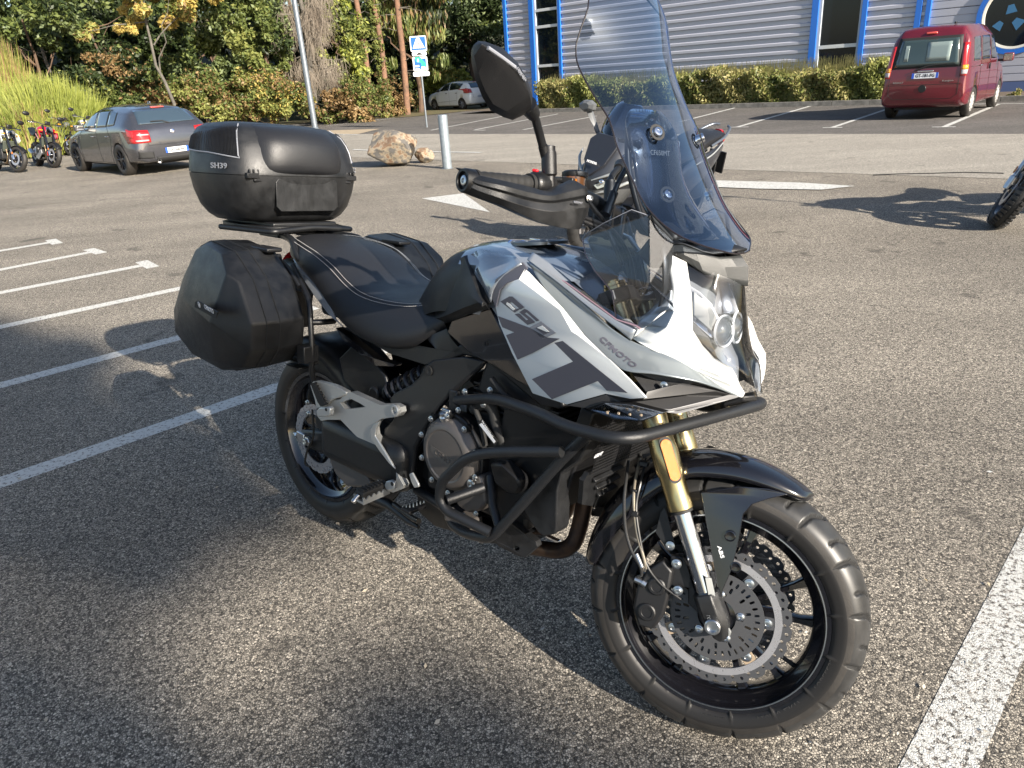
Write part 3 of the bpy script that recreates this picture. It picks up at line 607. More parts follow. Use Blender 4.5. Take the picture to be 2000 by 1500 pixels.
def tall_window(sa, sb, zs):
    w = wbox('window', sa, sb, .2, HT, -.06, -.02, K_WIN, 0)
    wbox('window_frame', sa, sa + .09, .1, HT, -.02, .05, K_FRM); wbox('window_frame', sb - .07, sb, .1, HT, -.02, .05, K_FRM)
    for z in zs: wbox('window_transom', sa + .09, sb - .07, z - .05, z + .05, -.02, .045, mat('transom_white', (.62, .64, .64), .5))
    return w
tall_window(sW1a + .11, sW1b - .06, [wall_hit(1070, y)[1] for y in (128, 51, 18)] + [HT - .6])
tall_window(sW2a + .10, sW2b - .07, [wall_hit(1640, 90)[1]] + [wall_hit(1640, -80)[1]])
# round window
s_c, z_c = wall_hit(1990, 28); s_l, _ = wall_hit(1930, 28); rr_ = abs(s_c - s_l); _, zb_ = wall_hit(1985, 96); rz = max(rr_, z_c - zb_); R_ = (rr_ + (z_c - zb_)) / 2
cW = WP(s_c, z_c, .02)
hp(lathe('round_window', cW, -kn, [(R_, -.02), (R_, 0), (1e-5, .0)], K_WIN, None, 64))
hp(lathe('round_window_frame', cW, -kn, [(R_ * .985, -.02), (R_ * .985, .05), (R_ * 1.06, .06), (R_ * 1.09, .04), (R_ * 1.09, -.02)], mat('cream_ring', (.72, .70, .62), .4), None, 64, close=True, angle=30))
hp(lathe('blue_ring', cW, -kn, [(R_ * 1.09, -.02), (R_ * 1.09, .07), (R_ * 1.24, .07), (R_ * 1.24, -.02)], K_BLU, None, 64, close=True, angle=30))
ups = np.array([0, 0, 1.0])
for (du, dv, s1, ang) in ((-.20, .15, .18, .2), (-.45, -.25, .17, -.6), (.02, -.22, .2, .9)):  # blue reflections in the round glass, drawn as flat coloured panels
    c = cW + kd * du * R_ * 1.2 + ups * dv * R_ * 1.2 - kn * .004; e1 = kd * math.cos(ang) + ups * math.sin(ang); e2 = -kd * math.sin(ang) + ups * math.cos(ang)
    hp(prism('window_reflection', [[c - e1 * s1 * .7 - e2 * s1 * .5, c + e1 * s1 * .7 - e2 * s1 * .5, c + e1 * s1 * .35 + e2 * s1 * .6, c - e1 * s1 * .35 + e2 * s1 * .6]], -kn * .002, mat('pale_blue_reflection', (.05, .17, .33), .3), None))
# roof and gable behind so that the hall is a real volume
wbox('roof', sL - .2, sEnd, HT, HT + .35, -16, .15, mat('roof_grey', (.3, .3, .32), .6), 0)
e0, e1 = WP(sL, 0), WP(sL, HT); hp(prism('gable_wall', [[WP(sL + .02, 0, -.02), WP(sL + .02, HT, -.02), WP(sL + .02, HT, -16), WP(sL + .02, 0, -16)]], kd * .1, K_SID, None))

# ------------------------------------------------------------------ street furniture
K_GALV = mat('galvanised_steel', (.22, .25, .28), .42, metal=.6, var=.12, vscale=20)
lp0 = G(622, 292); lt = at(578, 20, lp0[1]); hgt = lt[2] + 3.0
LP = empty('lamp_post', tuple(lp0)); tag(LP, 'tall thin galvanised lamp post rising behind the top case', 'lamp post')
lathe('pole', (0, 0, 0), (0, 0, 1), [(.085, 0), (.085, .5), (.070, .52), (.048, hgt), (.02, hgt + .02)], K_GALV, LP, 20); lathe('base_plate', (0, 0, 0), (0, 0, 1), [(.16, 0), (.16, .02), (.09, .03)], K_GALV, LP, 20)
tube('lamp_arm', [(0, 0, hgt - .1), (.3, -.3, hgt + .3), (.8, -.8, hgt + .4)], .03, K_GALV, LP, sp=True); boxo('lamp_head', (1.0, -1.0, hgt + .38), (.5, .3, .1), K_GALV, LP, bevel=.03)
b0 = G(874, 329); bt = at(866, 224, b0[1]); bh = bt[2]
BL = empty('steel_bollard', tuple(b0)); tag(BL, 'round galvanised steel bollard standing right of the boulder', 'bollard')
lathe('tube', (0, 0, 0), (0, 0, 1), [(.078, -.02), (.078, bh - .02), (.074, bh - .005), (.060, bh), (1e-5, bh + .003)], mat('bollard_steel', (.26, .30, .33), .45, metal=.4, var=.12, vscale=14, bump=.3, bscale=80), BL, 32, angle=30)
lathe('base_ring', (0, 0, 0), (0, 0, 1), [(.10, .0), (.10, .006), (.079, .008)], K_GALV, BL, 32, angle=30)
p0 = G(412, 254); pt = at(406, 216, p0[1]); MP = empty('marker_post', tuple(p0)); tag(MP, 'small white marker post at the edge of the brambles behind the grey car', 'post')
lathe('shaft', (0, 0, 0), (0, 0, 1), [(.055, 0), (.055, pt[2] - .03), (.03, pt[2]), (1e-5, pt[2])], mat('post_white', (.62, .64, .64), .5), MP, 16, angle=30)
# crossing sign
sp0 = G(834, 249); SG = empty('traffic_sign', tuple(sp0)); tag(SG, 'pedestrian crossing sign stack on a thin grey pole in front of the wood', 'traffic sign')
spt = at(816, 72, sp0[1]); sh_ = spt[2]
lathe('pole', (0, 0, 0), (0, 0, 1), [(.030, 0), (.030, sh_ - .02), (1e-5, sh_)], K_GALV, SG, 16)
vx = unit(np.array([-sp0[1], sp0[0], 0])) * -1; vx = unit(np.array([1.0, .12, 0])); fy = np.cross(np.array([0, 0, 1.0]), vx) * -1; fy = fy if fy[1] < 0 else -fy
SB = mat('sign_blue', (.01, .10, .45), .35); SW = mat('sign_white', (.72, .73, .74), .35); SK = mat('sign_black', (.015, .015, .015), .4); SGR = mat('sign_green', (.02, .32, .24), .35)
def zof(v): return at(820, v, sp0[1])[2]
def pln(w, za, zb, d0, m, nm, par, x0=0.0, r=.03, dep=.004):
    L = []; h2 = (zb - za) / 2; zc = (za + zb) / 2; w2 = w / 2
    for sx, sz in ((1, 1), (-1, 1), (-1, -1), (1, -1)):
        for a in ((0, 45, 90) if (sx * sz > 0) else (90, 45, 0)):
            L.append(vx * (x0 + sx * (w2 - r + r * math.cos(rad(a)))) + np.array([0, 0, zc + sz * (h2 - r + r * math.sin(rad(a)))]) + fy * d0)
    return prism(nm, [L], fy * dep, m, par)
z1, z2, z3, z4, z5, z6, z7, z8 = zof(70), zof(100), zof(101), zof(109), zof(111), zof(138.5), zof(140), zof(149)
a1 = pln(.50, z2, z1, .034, SW, 'sign_plate', SG); pln(.44, z2 + .03, z1 - .03, .0385, SB, 'sign_field', a1, r=.02, dep=.001)
def spt_(L, d0, m, nm, par, dep=.001): return prism(nm, [[vx * x + np.array([0, 0, z]) + fy * d0 for x, z in L]], fy * dep, m, par)
zc = (z1 + z2) / 2; spt_([(-.185, zc - .13), (.185, zc - .13), (.03, zc + .18), (-.03, zc + .18)], .040, SW, 'sign_triangle', a1)
MBp = MB()
for (xa, za, xb, zb, r) in ((0, .05, .0, -.02, .014), (0, -.02, -.035, -.09, .010), (0, -.02, .035, -.09, .010), (0, .03, .04, -.01, .008), (0, .03, -.04, -.005, .008)): MBp.rod(vx * xa + np.array([0, 0, zc + za]) + fy * .042, vx * xb + np.array([0, 0, zc + zb]) + fy * .042, r * .7, n=6)
MBp.ring(vx * 0 + np.array([0, 0, zc + .072]) + fy * .0415, fy, [(.016, 0), (.016, .002)], 12); MBp.build('walking_figure', SK, a1)
for k in range(6): spt_([(-.15 + .055 * k, zc - .125), (-.125 + .055 * k, zc - .125), (-.12 + .045 * k, zc - .09), (-.135 + .045 * k, zc - .09)], .0415, SK, 'crossing_stripe', a1)
a2 = pln(.44, z4, z3, .034, SW, 'sign_plate', SG); zc2 = (z3 + z4) / 2; spt_([(-.14, zc2 - .035), (.14, zc2 - .035), (.08, zc2 - .01), (.03, zc2 + .035), (-.03, zc2 + .035), (-.08, zc2 - .01)], .0385, SK, 'speed_hump_mark', a2)
a3 = pln(.45, z6, z5, .034, SW, 'sign_plate', SG); pln(.36, z6 + .05, z5 - .05, .0385, SB, 'sign_field', a3, r=.005, dep=.001); zc3 = (z5 + z6) / 2
spt_([(-.16, zc3 + .20), (.0, zc3 + .20), (.16, zc3 + .02), (.16, zc3 - .19), (.05, zc3 - .19), (.02, zc3 + .02), (-.12, zc3 + .06)], .040, SGR, 'sign_green_mark', a3)
for x, z, w, h in ((-.06, .10, .05, .09), (-.10, -.06, .12, .05), (-.10, -.15, .12, .05), (.08, -.13, .12, .10)): pln(w, zc3 + z - h / 2, zc3 + z + h / 2, .0415, SW, 'sign_white_mark', a3, x0=x, r=.01, dep=.001)
a4 = pln(.50, z8, z7, .034, SW, 'sign_plate', SG); zc4 = (z7 + z8) / 2; text('sign_lettering', '>', vx * .03 + np.array([0, 0, zc4]) + fy * .0385, vx, (0, 0, 1), .08, SK, a4, depth=.001)
for zz in (z2 + .2, z4 + .05, z6 + .2, z8 + .06): boxo('sign_clamp', np.array([0, 0, zz]) + fy * .02, (.10, .03, .04), K_GALV, SG)
# boulder with its small neighbour
def rock(name, label, base, dims, seed, root=None, amp=.22, verts=None):
    bm = bmesh.new(); bmesh.ops.create_icosphere(bm, subdivisions=5, radius=1)
    rs = np.random.default_rng(seed); planes = [(unit(rs.normal(size=3) + np.array([0, 0, .2])), rs.uniform(.62, .93)) for _ in range(22)]
    for v in bm.verts:
        p = np.array(v.co)
        for n_, d_ in planes:
            h = np.dot(p, n_) - d_
            if h > 0: p = p - n_ * h * .93
        f = noise.fractal(Vector(p * 2.6 + seed), 1.0, 2.1, 6) * .045 + noise.noise(Vector(p * 1.3 + seed)) * .05 - abs(noise.noise(Vector(p * 2.7 + seed * 2))) * .05
        p = p * (1 + f); v.co = Vector((p[0] * dims[0], p[1] * dims[1], (max(p[2], -.8) + .78) * dims[2]))
    me = bpy.data.meshes.new(name); bm.to_mesh(me); bm.free(); me.materials.append(K_ROCK); me.polygons.foreach_set('use_smooth', [True] * len(me.polygons)); sharp(me, 40)
    o = bpy.data.objects.new(name, me); COL.objects.link(o); o.location = base; tag(o, label, 'rock'); return o
K_ROCK = mat('ochre_boulder', (.21, .165, .115), .9, col2=(.105, .098, .09), vscale=5.5, bump=1.0, bscale=45, detail=12)
n_ = K_ROCK.node_tree; cr = [x for x in n_.nodes if x.type == 'VALTORGB'][0]; cr.color_ramp.elements[0].position = .32; cr.color_ramp.elements[1].position = .58; e = cr.color_ramp.elements.new(.44); e.color = (.17, .10, .06, 1); e = cr.color_ramp.elements.new(.50); e.color = (.30, .25, .18, 1)
br0 = G(768, 327); hR = at(768, 257, br0[1])[2]; wR = abs(at(826, 300, br0[1])[0] - at(713, 300, br0[1])[0])
rock('boulder', 'big rough ochre boulder standing on the asphalt left of the bollard', (br0[0], br0[1] + .25, 0), (wR / 2 * 1.16, .48, hR / 1.66), 5)
b2 = G(832, 319); rock('small_boulder', 'small pale stone leaning behind the right end of the big boulder', (b2[0] - .03, b2[1] + .1, 0), (.19, .15, .155), 9)
# ================================================================== THE TOURING MOTORCYCLE (foreground)
K_PL = mat('black_plastic', (.008, .008, .0088), .42, bump=.25, bscale=900, rvar=.06, vscale=30)
K_PLG = mat('satin_grey_plastic', (.0115, .012, .013), .40, bump=.3, bscale=600, rvar=.09, vscale=22, var=.35)
K_MATT = mat('matt_black_frame', (.008, .0085, .0095), .42, bump=.1, bscale=500, rvar=.08, vscale=15)
K_GLOSS = mat('gloss_black_paint', (.006, .006, .008), .16, coat=1.0)
K_RUB = mat('rubber_black', (.014, .014, .014), .7)
K_TYRE = mat('tyre_rubber_dusty', (.024, .0215, .019), .62, var=.35, vscale=9, bump=.15, bscale=300)
K_BEAD = mat('tyre_bead_band', (.010, .009, .0085), .55)
K_TRUB = mat('scuffed_tread_rubber', (.027, .027, .027), .42, var=.35, vscale=14)
K_WHT = mat('pearl_white_paint', (.78, .79, .77), .22, coat=.8)
K_SIL = mat('silver_grey_paint', (.27, .295, .33), .22, metal=.35, coat=1.0)
K_STRIP = mat('grey_strip_paint', (.19, .215, .23), .3, metal=.3, coat=.7)
K_DEC = mat('charcoal_decal', (.085, .085, .105), .35)
K_DECL = mat('mid_grey_decal', (.24, .25, .28), .35)
K_LEATH = mat('black_vinyl', (.0125, .013, .015), .42, bump=.35, bscale=650, rvar=.05, vscale=12)
K_THR = mat('grey_thread', (.38, .37, .36), .8)
K_GOLD = mat('gold_anodised', (.62, .50, .26), .24, metal=1.0)
K_CHR = mat('chrome', (.78, .80, .84), .06, metal=1.0)
K_STEEL = mat('zinc_steel', (.60, .61, .62), .28, metal=1.0)
K_DISC = mat('brushed_disc_steel', (.40, .40, .42), .30, metal=.6, rvar=.08, vscale=60)
K_DISCD = mat('dark_disc_rim', (.080, .082, .088), .4, metal=.4)
K_ALU = mat('painted_silver_alloy', (.52, .53, .52), .34, metal=.55, bump=.1, bscale=400)
K_CASE = mat('bronze_engine_case', (.13, .118, .11), .42, metal=.45, bump=.1, bscale=600)
K_ENG = mat('black_engine_paint', (.010, .010, .011), .45)
K_EXH = mat('heat_stained_steel', (.12, .075, .05), .38, metal=.8, col2=(.05, .04, .04), vscale=14)
K_EXC = mat('warm_grey_guard', (.07, .066, .064), .5)
K_ORG = mat('amber_reflector', (.50, .155, .006), .25, coat=1, bump=.6, bscale=900)
K_TAN = mat('tan_disc_carrier', (.30, .23, .16), .5)
K_AMB = mat('brown_reservoir', (.12, .05, .02), .15, coat=.6)
K_WLET = mat('white_print', (.75, .76, .78), .5)
K_GLET = mat('grey_print', (.16, .17, .18), .45)
K_RED = mat('red_plastic', (.5, .01, .02), .3)
K_HOSE = mat('black_hose', (.02, .02, .02), .35)
K_HOSEC = mat('braided_clear_hose', (.30, .26, .20), .3, metal=.5)
SCREEN = sheet('tinted_screen', (.60, .66, .74), rough=.02, boost=2.6, gloss=(.75, .86, 1.0))
CLEAR = sheet('clear_plastic', (.93, .94, .96), rough=.03, boost=1.1, haze=.006)
EDGE = mat('screen_edge', (.015, .012, .014), .2)
EDGEP = mat('pinkish_plastic_edge', (.26, .17, .20), .2, coat=1)
LENS = sheet('headlight_lens', (.96, .97, .98), rough=.02, boost=1.3)

BIKE = empty('touring_motorcycle'); BIKE.matrix_world = Matrix([list(r) + [t] for r, t in zip(BR, BT)] + [[0, 0, 0, 1]])
tag(BIKE, 'white and black touring motorcycle with tall windscreen and luggage cases in the foreground', 'motorcycle')
MS = Matrix([list(r) + [t] for r, t in zip(SR, (SP - SR @ SP))] + [[0, 0, 0, 1]])
def steer(o): o.matrix_local = MS; return o
FA = np.array([1.425, 0, .300]); RA_ = np.array([0, 0, .314])
def AX(s, y, f=0.0): return FA + np.array([0, y, 0]) + SA * s + f * np.array([.9026, 0, .4305])

# ---- wheels
def tyre_mesh(name, R, hw, rim, parent, treadfn, n=600, m=54, split=.03):
    """dense torus with real grooves"""
    prof = [(rim, -hw * .80), (rim + .008, -hw * .93), (rim + .022, -hw * .99), (R - .045, -hw * 1.0), (R - .028, -hw * .93), (R - .014, -hw * .74), (R - .0045, -hw * .42), (R, 0)]
    full = prof + [(r, -y) for r, y in prof[-2::-1]]
    sp = spline([np.array([r, y, 0]) for r, y in full], 4); sp = np.array(sp)
    d = np.r_[0, np.cumsum(np.linalg.norm(np.diff(sp, axis=0), axis=1))]; t = np.linspace(0, d[-1], m)
    r = np.interp(t, d, sp[:, 0]); y = np.interp(t, d, sp[:, 1])
    th = np.linspace(0, 2 * np.pi, n, endpoint=False); TH, RR_ = np.meshgrid(th, r, indexing='ij'); _, YY = np.meshgrid(th, y, indexing='ij')
    dep = treadfn(TH * R, YY); RR2 = RR_ - dep
    V = np.stack([RR2 * np.cos(TH), YY, RR2 * np.sin(TH)], -1).reshape(-1, 3)
    i = np.arange(n)[:, None]; j = np.arange(m - 1)[None, :]
    Fc = np.stack([i * m + j, i * m + j + 1, ((i + 1) % n) * m + j + 1, ((i + 1) % n) * m + j], -1).reshape(-1, 4)
    ym = np.abs(YY).reshape(-1); rm = RR_.reshape(-1)[Fc].mean(1)
    mi = np.where(dep.reshape(-1)[Fc].mean(1) > .0022, 3, np.where(rm < rim + split, 1, np.where(rm > R - .03, 2, 0)))  # groove floors get a near-black colour that stands for their shade
    return mesh(name, V, Fc, [K_TYRE, K_BEAD, K_TRUB, mat('shaded_groove_rubber', (.006, .006, .006), .8)], parent, mi=mi, angle=60)
def seg_d(px, py, a, b):
    ab = (b[0] - a[0], b[1] - a[1]); L = ab[0] ** 2 + ab[1] ** 2
    t = np.clip(((px - a[0]) * ab[0] + (py - a[1]) * ab[1]) / L, 0, 1)
    return np.hypot(px - a[0] - t * ab[0], py - a[1] - t * ab[1])
def tread_front(s, y):
    per = 2 * math.pi * .300 / 16; out = np.zeros_like(s)
    for sg, ph in ((-1, 0), (1, .5)):
        u = (s / per + ph) % 1 * per; v = y * sg
        for sh in (-per, 0, per):
            for (a, b, w, dp) in (((.012, .006), (.034, .030), .0062, .007), ((.034, .030), (.042, .055), .0052, .007), ((.062, .004), (.082, .026), .0034, .006), ((.082, .026), (.088, .043), .0030, .006), ((.089, .046), (.0891, .046), .0052, .007)):
                d = seg_d(u + sh, v, a, b); out = np.maximum(out, dp * np.clip((w - d) / (w * .5), 0, 1))
    return out
def tread_rear(s, y):
    per = 2 * math.pi * .314 / 14; out = np.zeros_like(s)
    for sg, ph in ((-1, 0), (1, .5)):
        u = (s / per + ph) % 1 * per; v = y * sg
        for sh in (-per, 0, per):
            for (a, b, w, dp) in (((.01, .01), (.05, .055), .008, .007), ((.07, .02), (.10, .068), .006, .006)):
                d = seg_d(u + sh, v, a, b); out = np.maximum(out, dp * np.clip((w - d) / (w * .5), 0, 1))
    return out
def arc_text(name, s, R, y, h, ang, m, parent, sgn=-1, dep=.0008):
    """letters following a circle on the sidewall facing -Y"""
    def wm(p):
        a = ang + p[0] / R; r = R + p[2]
        return np.array([r * math.cos(a), y + p[1], r * math.sin(a)])
    return text(name, s, (0, 0, 0), (1, 0, 0), (0, 0, 1), h, m, parent, depth=dep, spacing=1.1, wmap=wm)
def rim_mesh(R, hw, parent, m=K_GLOSS):
    p = [(R + .006, -hw + .006), (R + .002, -hw), (R - .010, -hw + .001), (R - .016, -hw + .014), (R - .030, -hw + .022), (R - .034, -hw * .4), (R - .036, 0)]
    p = p + [(r, -y) for r, y in p[-2::-1]] + [(R - .010, hw - .008), (R - .022, 0), (R - .010, -hw + .008)]
    return lathe('rim', (0, 0, 0), (0, 1, 0), p, m, parent, 120, close=True, angle=40)
def spoke_pair(k, N, r0, r1, y, parent, m=K_GLOSS):
    b = MB(); a0 = 2 * math.pi * k / N
    for s in (-1, 1):
        P = []
        for t in np.linspace(0, 1, 7):
            r = r0 + (r1 - r0) * t; a = a0 + s * (.12 + .11 * t + .03 * math.sin(t * 3))
            w = .011 - .003 * t + .006 * max(0, t - .85) * 6; h = .020 - .006 * t
            c = np.array([r * math.cos(a), 0, r * math.sin(a)]); tx = np.array([-math.sin(a), 0, math.cos(a)]); ny = np.array([0, 1, 0])
            P.append([c + tx * w + ny * h * .5, c + tx * w * .6 + ny * h, c - tx * w * .6 + ny * h, c - tx * w + ny * h * .5, c - tx * w - ny * h * .5, c - tx * w * .6 - ny * h, c + tx * w * .6 - ny * h, c + tx * w - ny * h * .5])
        n = 8; V = [p for r in P for p in r]; Fc = [(i * n + j, i * n + (j + 1) % n, (i + 1) * n + (j + 1) % n, (i + 1) * n + j) for i in range(6) for j in range(n)] + [tuple(range(n))[::-1], tuple(6 * n + j for j in range(n))]
        b.add(V, Fc)
    return b.build('spoke', m, parent)
def disc_loops(Ro, Ri, y, wave=0, nw=24, holes=(), n=240):
    o = [(lambda r, a: np.array([r * math.cos(a), y, r * math.sin(a)]))(Ro - wave * max(0, math.cos(nw * 2 * math.pi * i / n)) ** 1.5, 2 * math.pi * i / n) for i in range(n)]
    L = [o, [np.array([Ri * math.cos(-2 * math.pi * i / 96), y, Ri * math.sin(-2 * math.pi * i / 96)]) for i in range(96)]]
    for (r, a, hr) in holes:
        c = np.array([r * math.cos(a), y, r * math.sin(a)]); L.append([c + hr * np.array([math.cos(-w), 0, math.sin(-w)]) for w in np.linspace(0, 2 * math.pi, 9)[:-1]])
    return L
def slot(r0, r1, a, hw, y, n=5):
    P = []
    for s, r in ((1, r1), (-1, r0)):
        for t in np.linspace(0, math.pi, n):
            w = -math.pi / 2 + t if s > 0 else math.pi / 2 + t
            rr = r + hw * math.cos(w) * (1); tt = hw * math.sin(w)
            P.append(np.array([rr * math.cos(a) - tt * math.sin(a), y, rr * math.sin(a) + tt * math.cos(a)]))
    return P[::-1]
# front wheel
FW = empty('front_wheel', parent=BIKE); FW.matrix_local = MS @ Matrix.Translation(Vector(FA)) @ Matrix.Rotation(rad(-8), 4, 'Y')
tyre_mesh('tyre', .300, .060, .224, FW, tread_front)
arc_text('sidewall_lettering', '120/70 ZR17', .2385, -.0567, .013, rad(-88 + 8 + 24), K_TRUB, FW)
arc_text('sidewall_lettering', 'TUBELESS', .2385, -.0567, .012, rad(-48 + 8 + 16), K_TRUB, FW)
arc_text('sidewall_lettering', 'RADIAL', .2385, -.0567, .010, rad(-105 + 8 + 6), K_TRUB, FW)
rim_mesh(.224, .052, FW)
lathe('rim_stripe', (0, -.0525, 0), (0, 1, 0), [(.2150, -.0008), (.2172, -.0008), (.2172, .0008), (.2150, .0008)], K_STEEL, FW, 120, close=True)
lathe('hub', (0, 0, 0), (0, 1, 0), [(.028, -.070), (.048, -.066), (.050, -.045), (.042, -.03), (.040, .03), (.050, .045), (.048, .066), (.028, .070)], K_GLOSS, FW, 40)
for k in range(5): spoke_pair(k + .15, 5, .036, .192, 0, FW)
vs = MB(); vs.rod((.190 * math.cos(rad(-36)), 0, .190 * math.sin(rad(-36))), (.155 * math.cos(rad(-36)), -.01, .155 * math.sin(rad(-36))), .0055, .004); vs.build('valve_stem', K_RUB, FW)
for sy in (-1, 1):
    y = sy * .066
    hol = [(.1420, 2 * math.pi * (i + .5) / 24, .0040) for i in range(24)] + [(.1365, 2 * math.pi * i / 24, .0036) for i in range(24)]
    bd = prism('brake_disc', disc_loops(.1515, .1175, y, .0065, 24, hol), (0, -.0045 * sy, 0), [K_DISCD, K_DISC], FW)
    me = bd.data; idx = []
    for p in me.polygons:
        c = np.mean([me.vertices[i].co[:] for i in p.vertices], axis=0); rv = [math.hypot(me.vertices[i].co[0], me.vertices[i].co[2]) for i in p.vertices]
        idx.append(1 if max(rv) < .135 else 0)
    me.polygons.foreach_set('material_index', idx)
    # swept friction track, a machined band standing 0.4 mm proud on the outer side
    yy = y - .0045 * sy * (1) - .0005 * sy
    lathe('friction_track', (0, y - .0045 * sy if sy > 0 else y - .0001, 0), (0, 1, 0), [(.1178, 0), (.1325, 0), (.1325, sy * .0006), (.1178, sy * .0006)], K_DISC, FW, 120, close=True)
    for k in range(7):
        a = 2 * math.pi * k / 7 + rad(43 + 8)
        c = np.array([.103 * math.cos(a), y, .103 * math.sin(a)])
        tx = np.array([-math.sin(a), 0, math.cos(a)]); ru = np.array([math.cos(a), 0, math.sin(a)])
        prism('carrier_arm', [c - ru * .05 + tx * .010 + tx * .004, c + ru * .013 + tx * .013, c + ru * .0155, c + ru * .013 - tx * .013, c - ru * .05 - tx * .014], (0, -.004 * sy, 0), K_TAN if k % 2 else K_DISCD, FW)
        b = MB(); bolt(b, c + np.array([0, sy * .001, 0]), (0, sy, 0), .0085, .004); b.build('disc_button', K_STEEL, FW, angle=30)
    car = disc_loops(.098, .040, y + sy * .0035, 0, 24, [(.052, 2 * math.pi * i / 5, .004) for i in range(5)], n=96)
    if sy < 0:
        for i in range(36): car.append(slot(.079, .0865, 2 * math.pi * i / 36, .0026, y + sy * .0035))
        for i in range(14): car.append(slot(.062, .070, 2 * math.pi * (i + .5) / 14, .003, y + sy * .0035))
    prism('abs_ring', car, (0, .0025 * sy, 0), K_DISCD, FW)
    for k in range(5):
        a = 2 * math.pi * k / 5 + rad(8); b = MB(); bolt(b, (.050 * math.cos(a), y + sy * .006, .050 * math.sin(a)), (0, sy, 0), .0072, .006); b.build('hub_bolt', K_STEEL, FW)
# rear wheel
RW = empty('rear_wheel', RA_, parent=BIKE)
tyre_mesh('tyre', .314, .080, .224, RW, tread_rear, n=420, m=40)
arc_text('sidewall_lettering', 'MICHELIN', .262, -.0790, .022, rad(135), K_TRUB, RW)
rim_mesh(.224, .070, RW)
lathe('hub', (0, 0, 0), (0, 1, 0), [(.03, -.085), (.055, -.08), (.05, -.03), (.05, .03), (.055, .08), (.03, .085)], K_GLOSS, RW, 32)
for k in range(5): spoke_pair(k + .45, 5, .045, .192, 0, RW)
prism('brake_disc', disc_loops(.120, .085, -.088, .003, 20, [(.111, 2 * math.pi * (i + .5) / 20, .0028) for i in range(20)] + [(.100, 2 * math.pi * i / 20, .0028) for i in range(20)]), (0, -.004, 0), K_DISC, RW)

# ---- front fork
for y in (-.098, .098):
    fk = lathe('fork_leg', AX(.245, y), SA, [(.0245, 0), (.027, .002), (.0275, .012), (.0265, .03), (.0265, .075), (.0292, .085), (.0292, .135), (.0275, .14), (.0275, .36), (.0262, .365), (.0262, .492), (.020, .494)], K_GOLD, BIKE, 40, angle=30); steer(fk)
    s1 = lathe('fork_seal', AX(.238, y), SA, [(.0205, 0), (.0235, .001), (.0235, .008), (.0205, .009)], K_RUB, fk, 32, angle=30)
    s2 = lathe('fork_tube', AX(.055, y), SA, [(.0195, 0), (.0195, .19)], K_CHR, fk, 40)
    s3 = lathe('fork_cap', AX(.739, y), SA, [(.024, 0), (.024, .006), (.012, .006), (.012, .012)], K_GOLD, fk, 24, angle=30)
    sg = 1 if y < 0 else -1
    lo = MB(); fx = np.array([.9026, 0, .4305]); ny = np.array([0, -1.0, 0])
    sec = []
    for s, w0, w1, d in ((.066, -.024, .024, .027), (.060, -.026, .026, .029), (.045, -.026, .027, .029), (.010, -.024, .030, .027), (-.008, -.021, .030, .022), (-.030, -.012, .022, .018), (-.040, .0, .012, .014)):
        c = AX(s, y); sec.append([c + fx * w0 * .6 + ny * d, c + fx * w1 * .55 + ny * d, c + fx * w1 + ny * d * .35, c + fx * w1 - ny * d * .6, c + fx * w0 - ny * d * .6, c + fx * w0 + ny * d * .35])
    g = grid('fork_foot', sec, K_PLG, BIKE, closed_v=True, caps=True, bevel=.0025, angle=30); steer(g)
    lathe('axle_end', AX(0, y * 1.0) + np.array([0, -.030 * sg, 0]), (0, -sg, 0), [(.0165, -.01), (.0165, .004), (.0145, .006), (.0105, .006), (.0095, -.001), (1e-5, -.001)], K_STEEL, g, 32, angle=30)
    if y < 0:
        bl = [QS(a, b_, c) for a, b_, c in ((1377, 1128, -.127), (1389, 1130, -.120), (1400, 1180, -.116), (1412, 1205, -.112), (1428, 1236, -.104), (1425, 1244, -.102), (1418, 1241, -.104), (1400, 1212, -.112), (1388, 1188, -.122))]
        prism('fork_blade', [bl], (0, .006, 0), mat('fork_blade_grey', (.20, .21, .21), .4), g, bevel=.001)
    if y < 0: text('fork_lettering', 'CFMOTO', AX(.036, y) + ny * .0272 + fx * -.003, -SA, fx, .0075, K_GLET, g, depth=.0006, width=.05)
# amber reflector on the right leg, a rounded bar fixed to the gold tube
fx = np.array([.9026, 0, .4305])
rn = unit(np.array([.52, -.85, .0])); rn = unit(rn - np.dot(rn, SA) * SA); rt = unit(np.cross(SA, rn))
rc = AX(.355, -.098) + rn * .0268
pill = [rc + rt * .0115 * math.cos(a) + SA * ((.033 if math.sin(a) >= 0 else -.033) + .0115 * math.sin(a)) for a in np.linspace(0, 2 * math.pi, 33)[:-1]]
steer(prism('side_reflector', [pill], rn * .004, K_ORG, BIKE, bevel=.0008))
steer(prism('reflector_base', [[rc + (p - rc) * 1.13 - rn * .002 for p in pill]], rn * .003, K_RUB, BIKE))
# triple clamps and steering head
tc = MB()
for s in (.70, .50):
    c = AX(s, 0) - fx * .030
    L = [c + fx * a + np.array([0, b, 0]) for a, b in ((-.03, -.05), (-.03, .05), (.0, .135), (.03, .14), (.062, .12), (.062, .07), (.05, 0), (.062, -.07), (.062, -.12), (.03, -.14), (.0, -.135))]
    V, Fc = prismgeo([L], SA * .03); tc.add(V, Fc)
steer(tc.build('triple_clamp', K_MATT, BIKE, bevel=.003))
steer(lathe('ignition_switch', AX(.725, 0) + fx * .01, SA, [(.024, 0), (.022, .02), (.02, .022), (1e-5, .022)], K_PL, BIKE, 24, angle=30))
steer(lathe('steering_stem_nut', AX(.73, 0) - fx * .030, SA, [(.017, 0), (.017, .010), (.010, .010), (1e-5, .009)], K_STEEL, BIKE, 6, smooth=False))
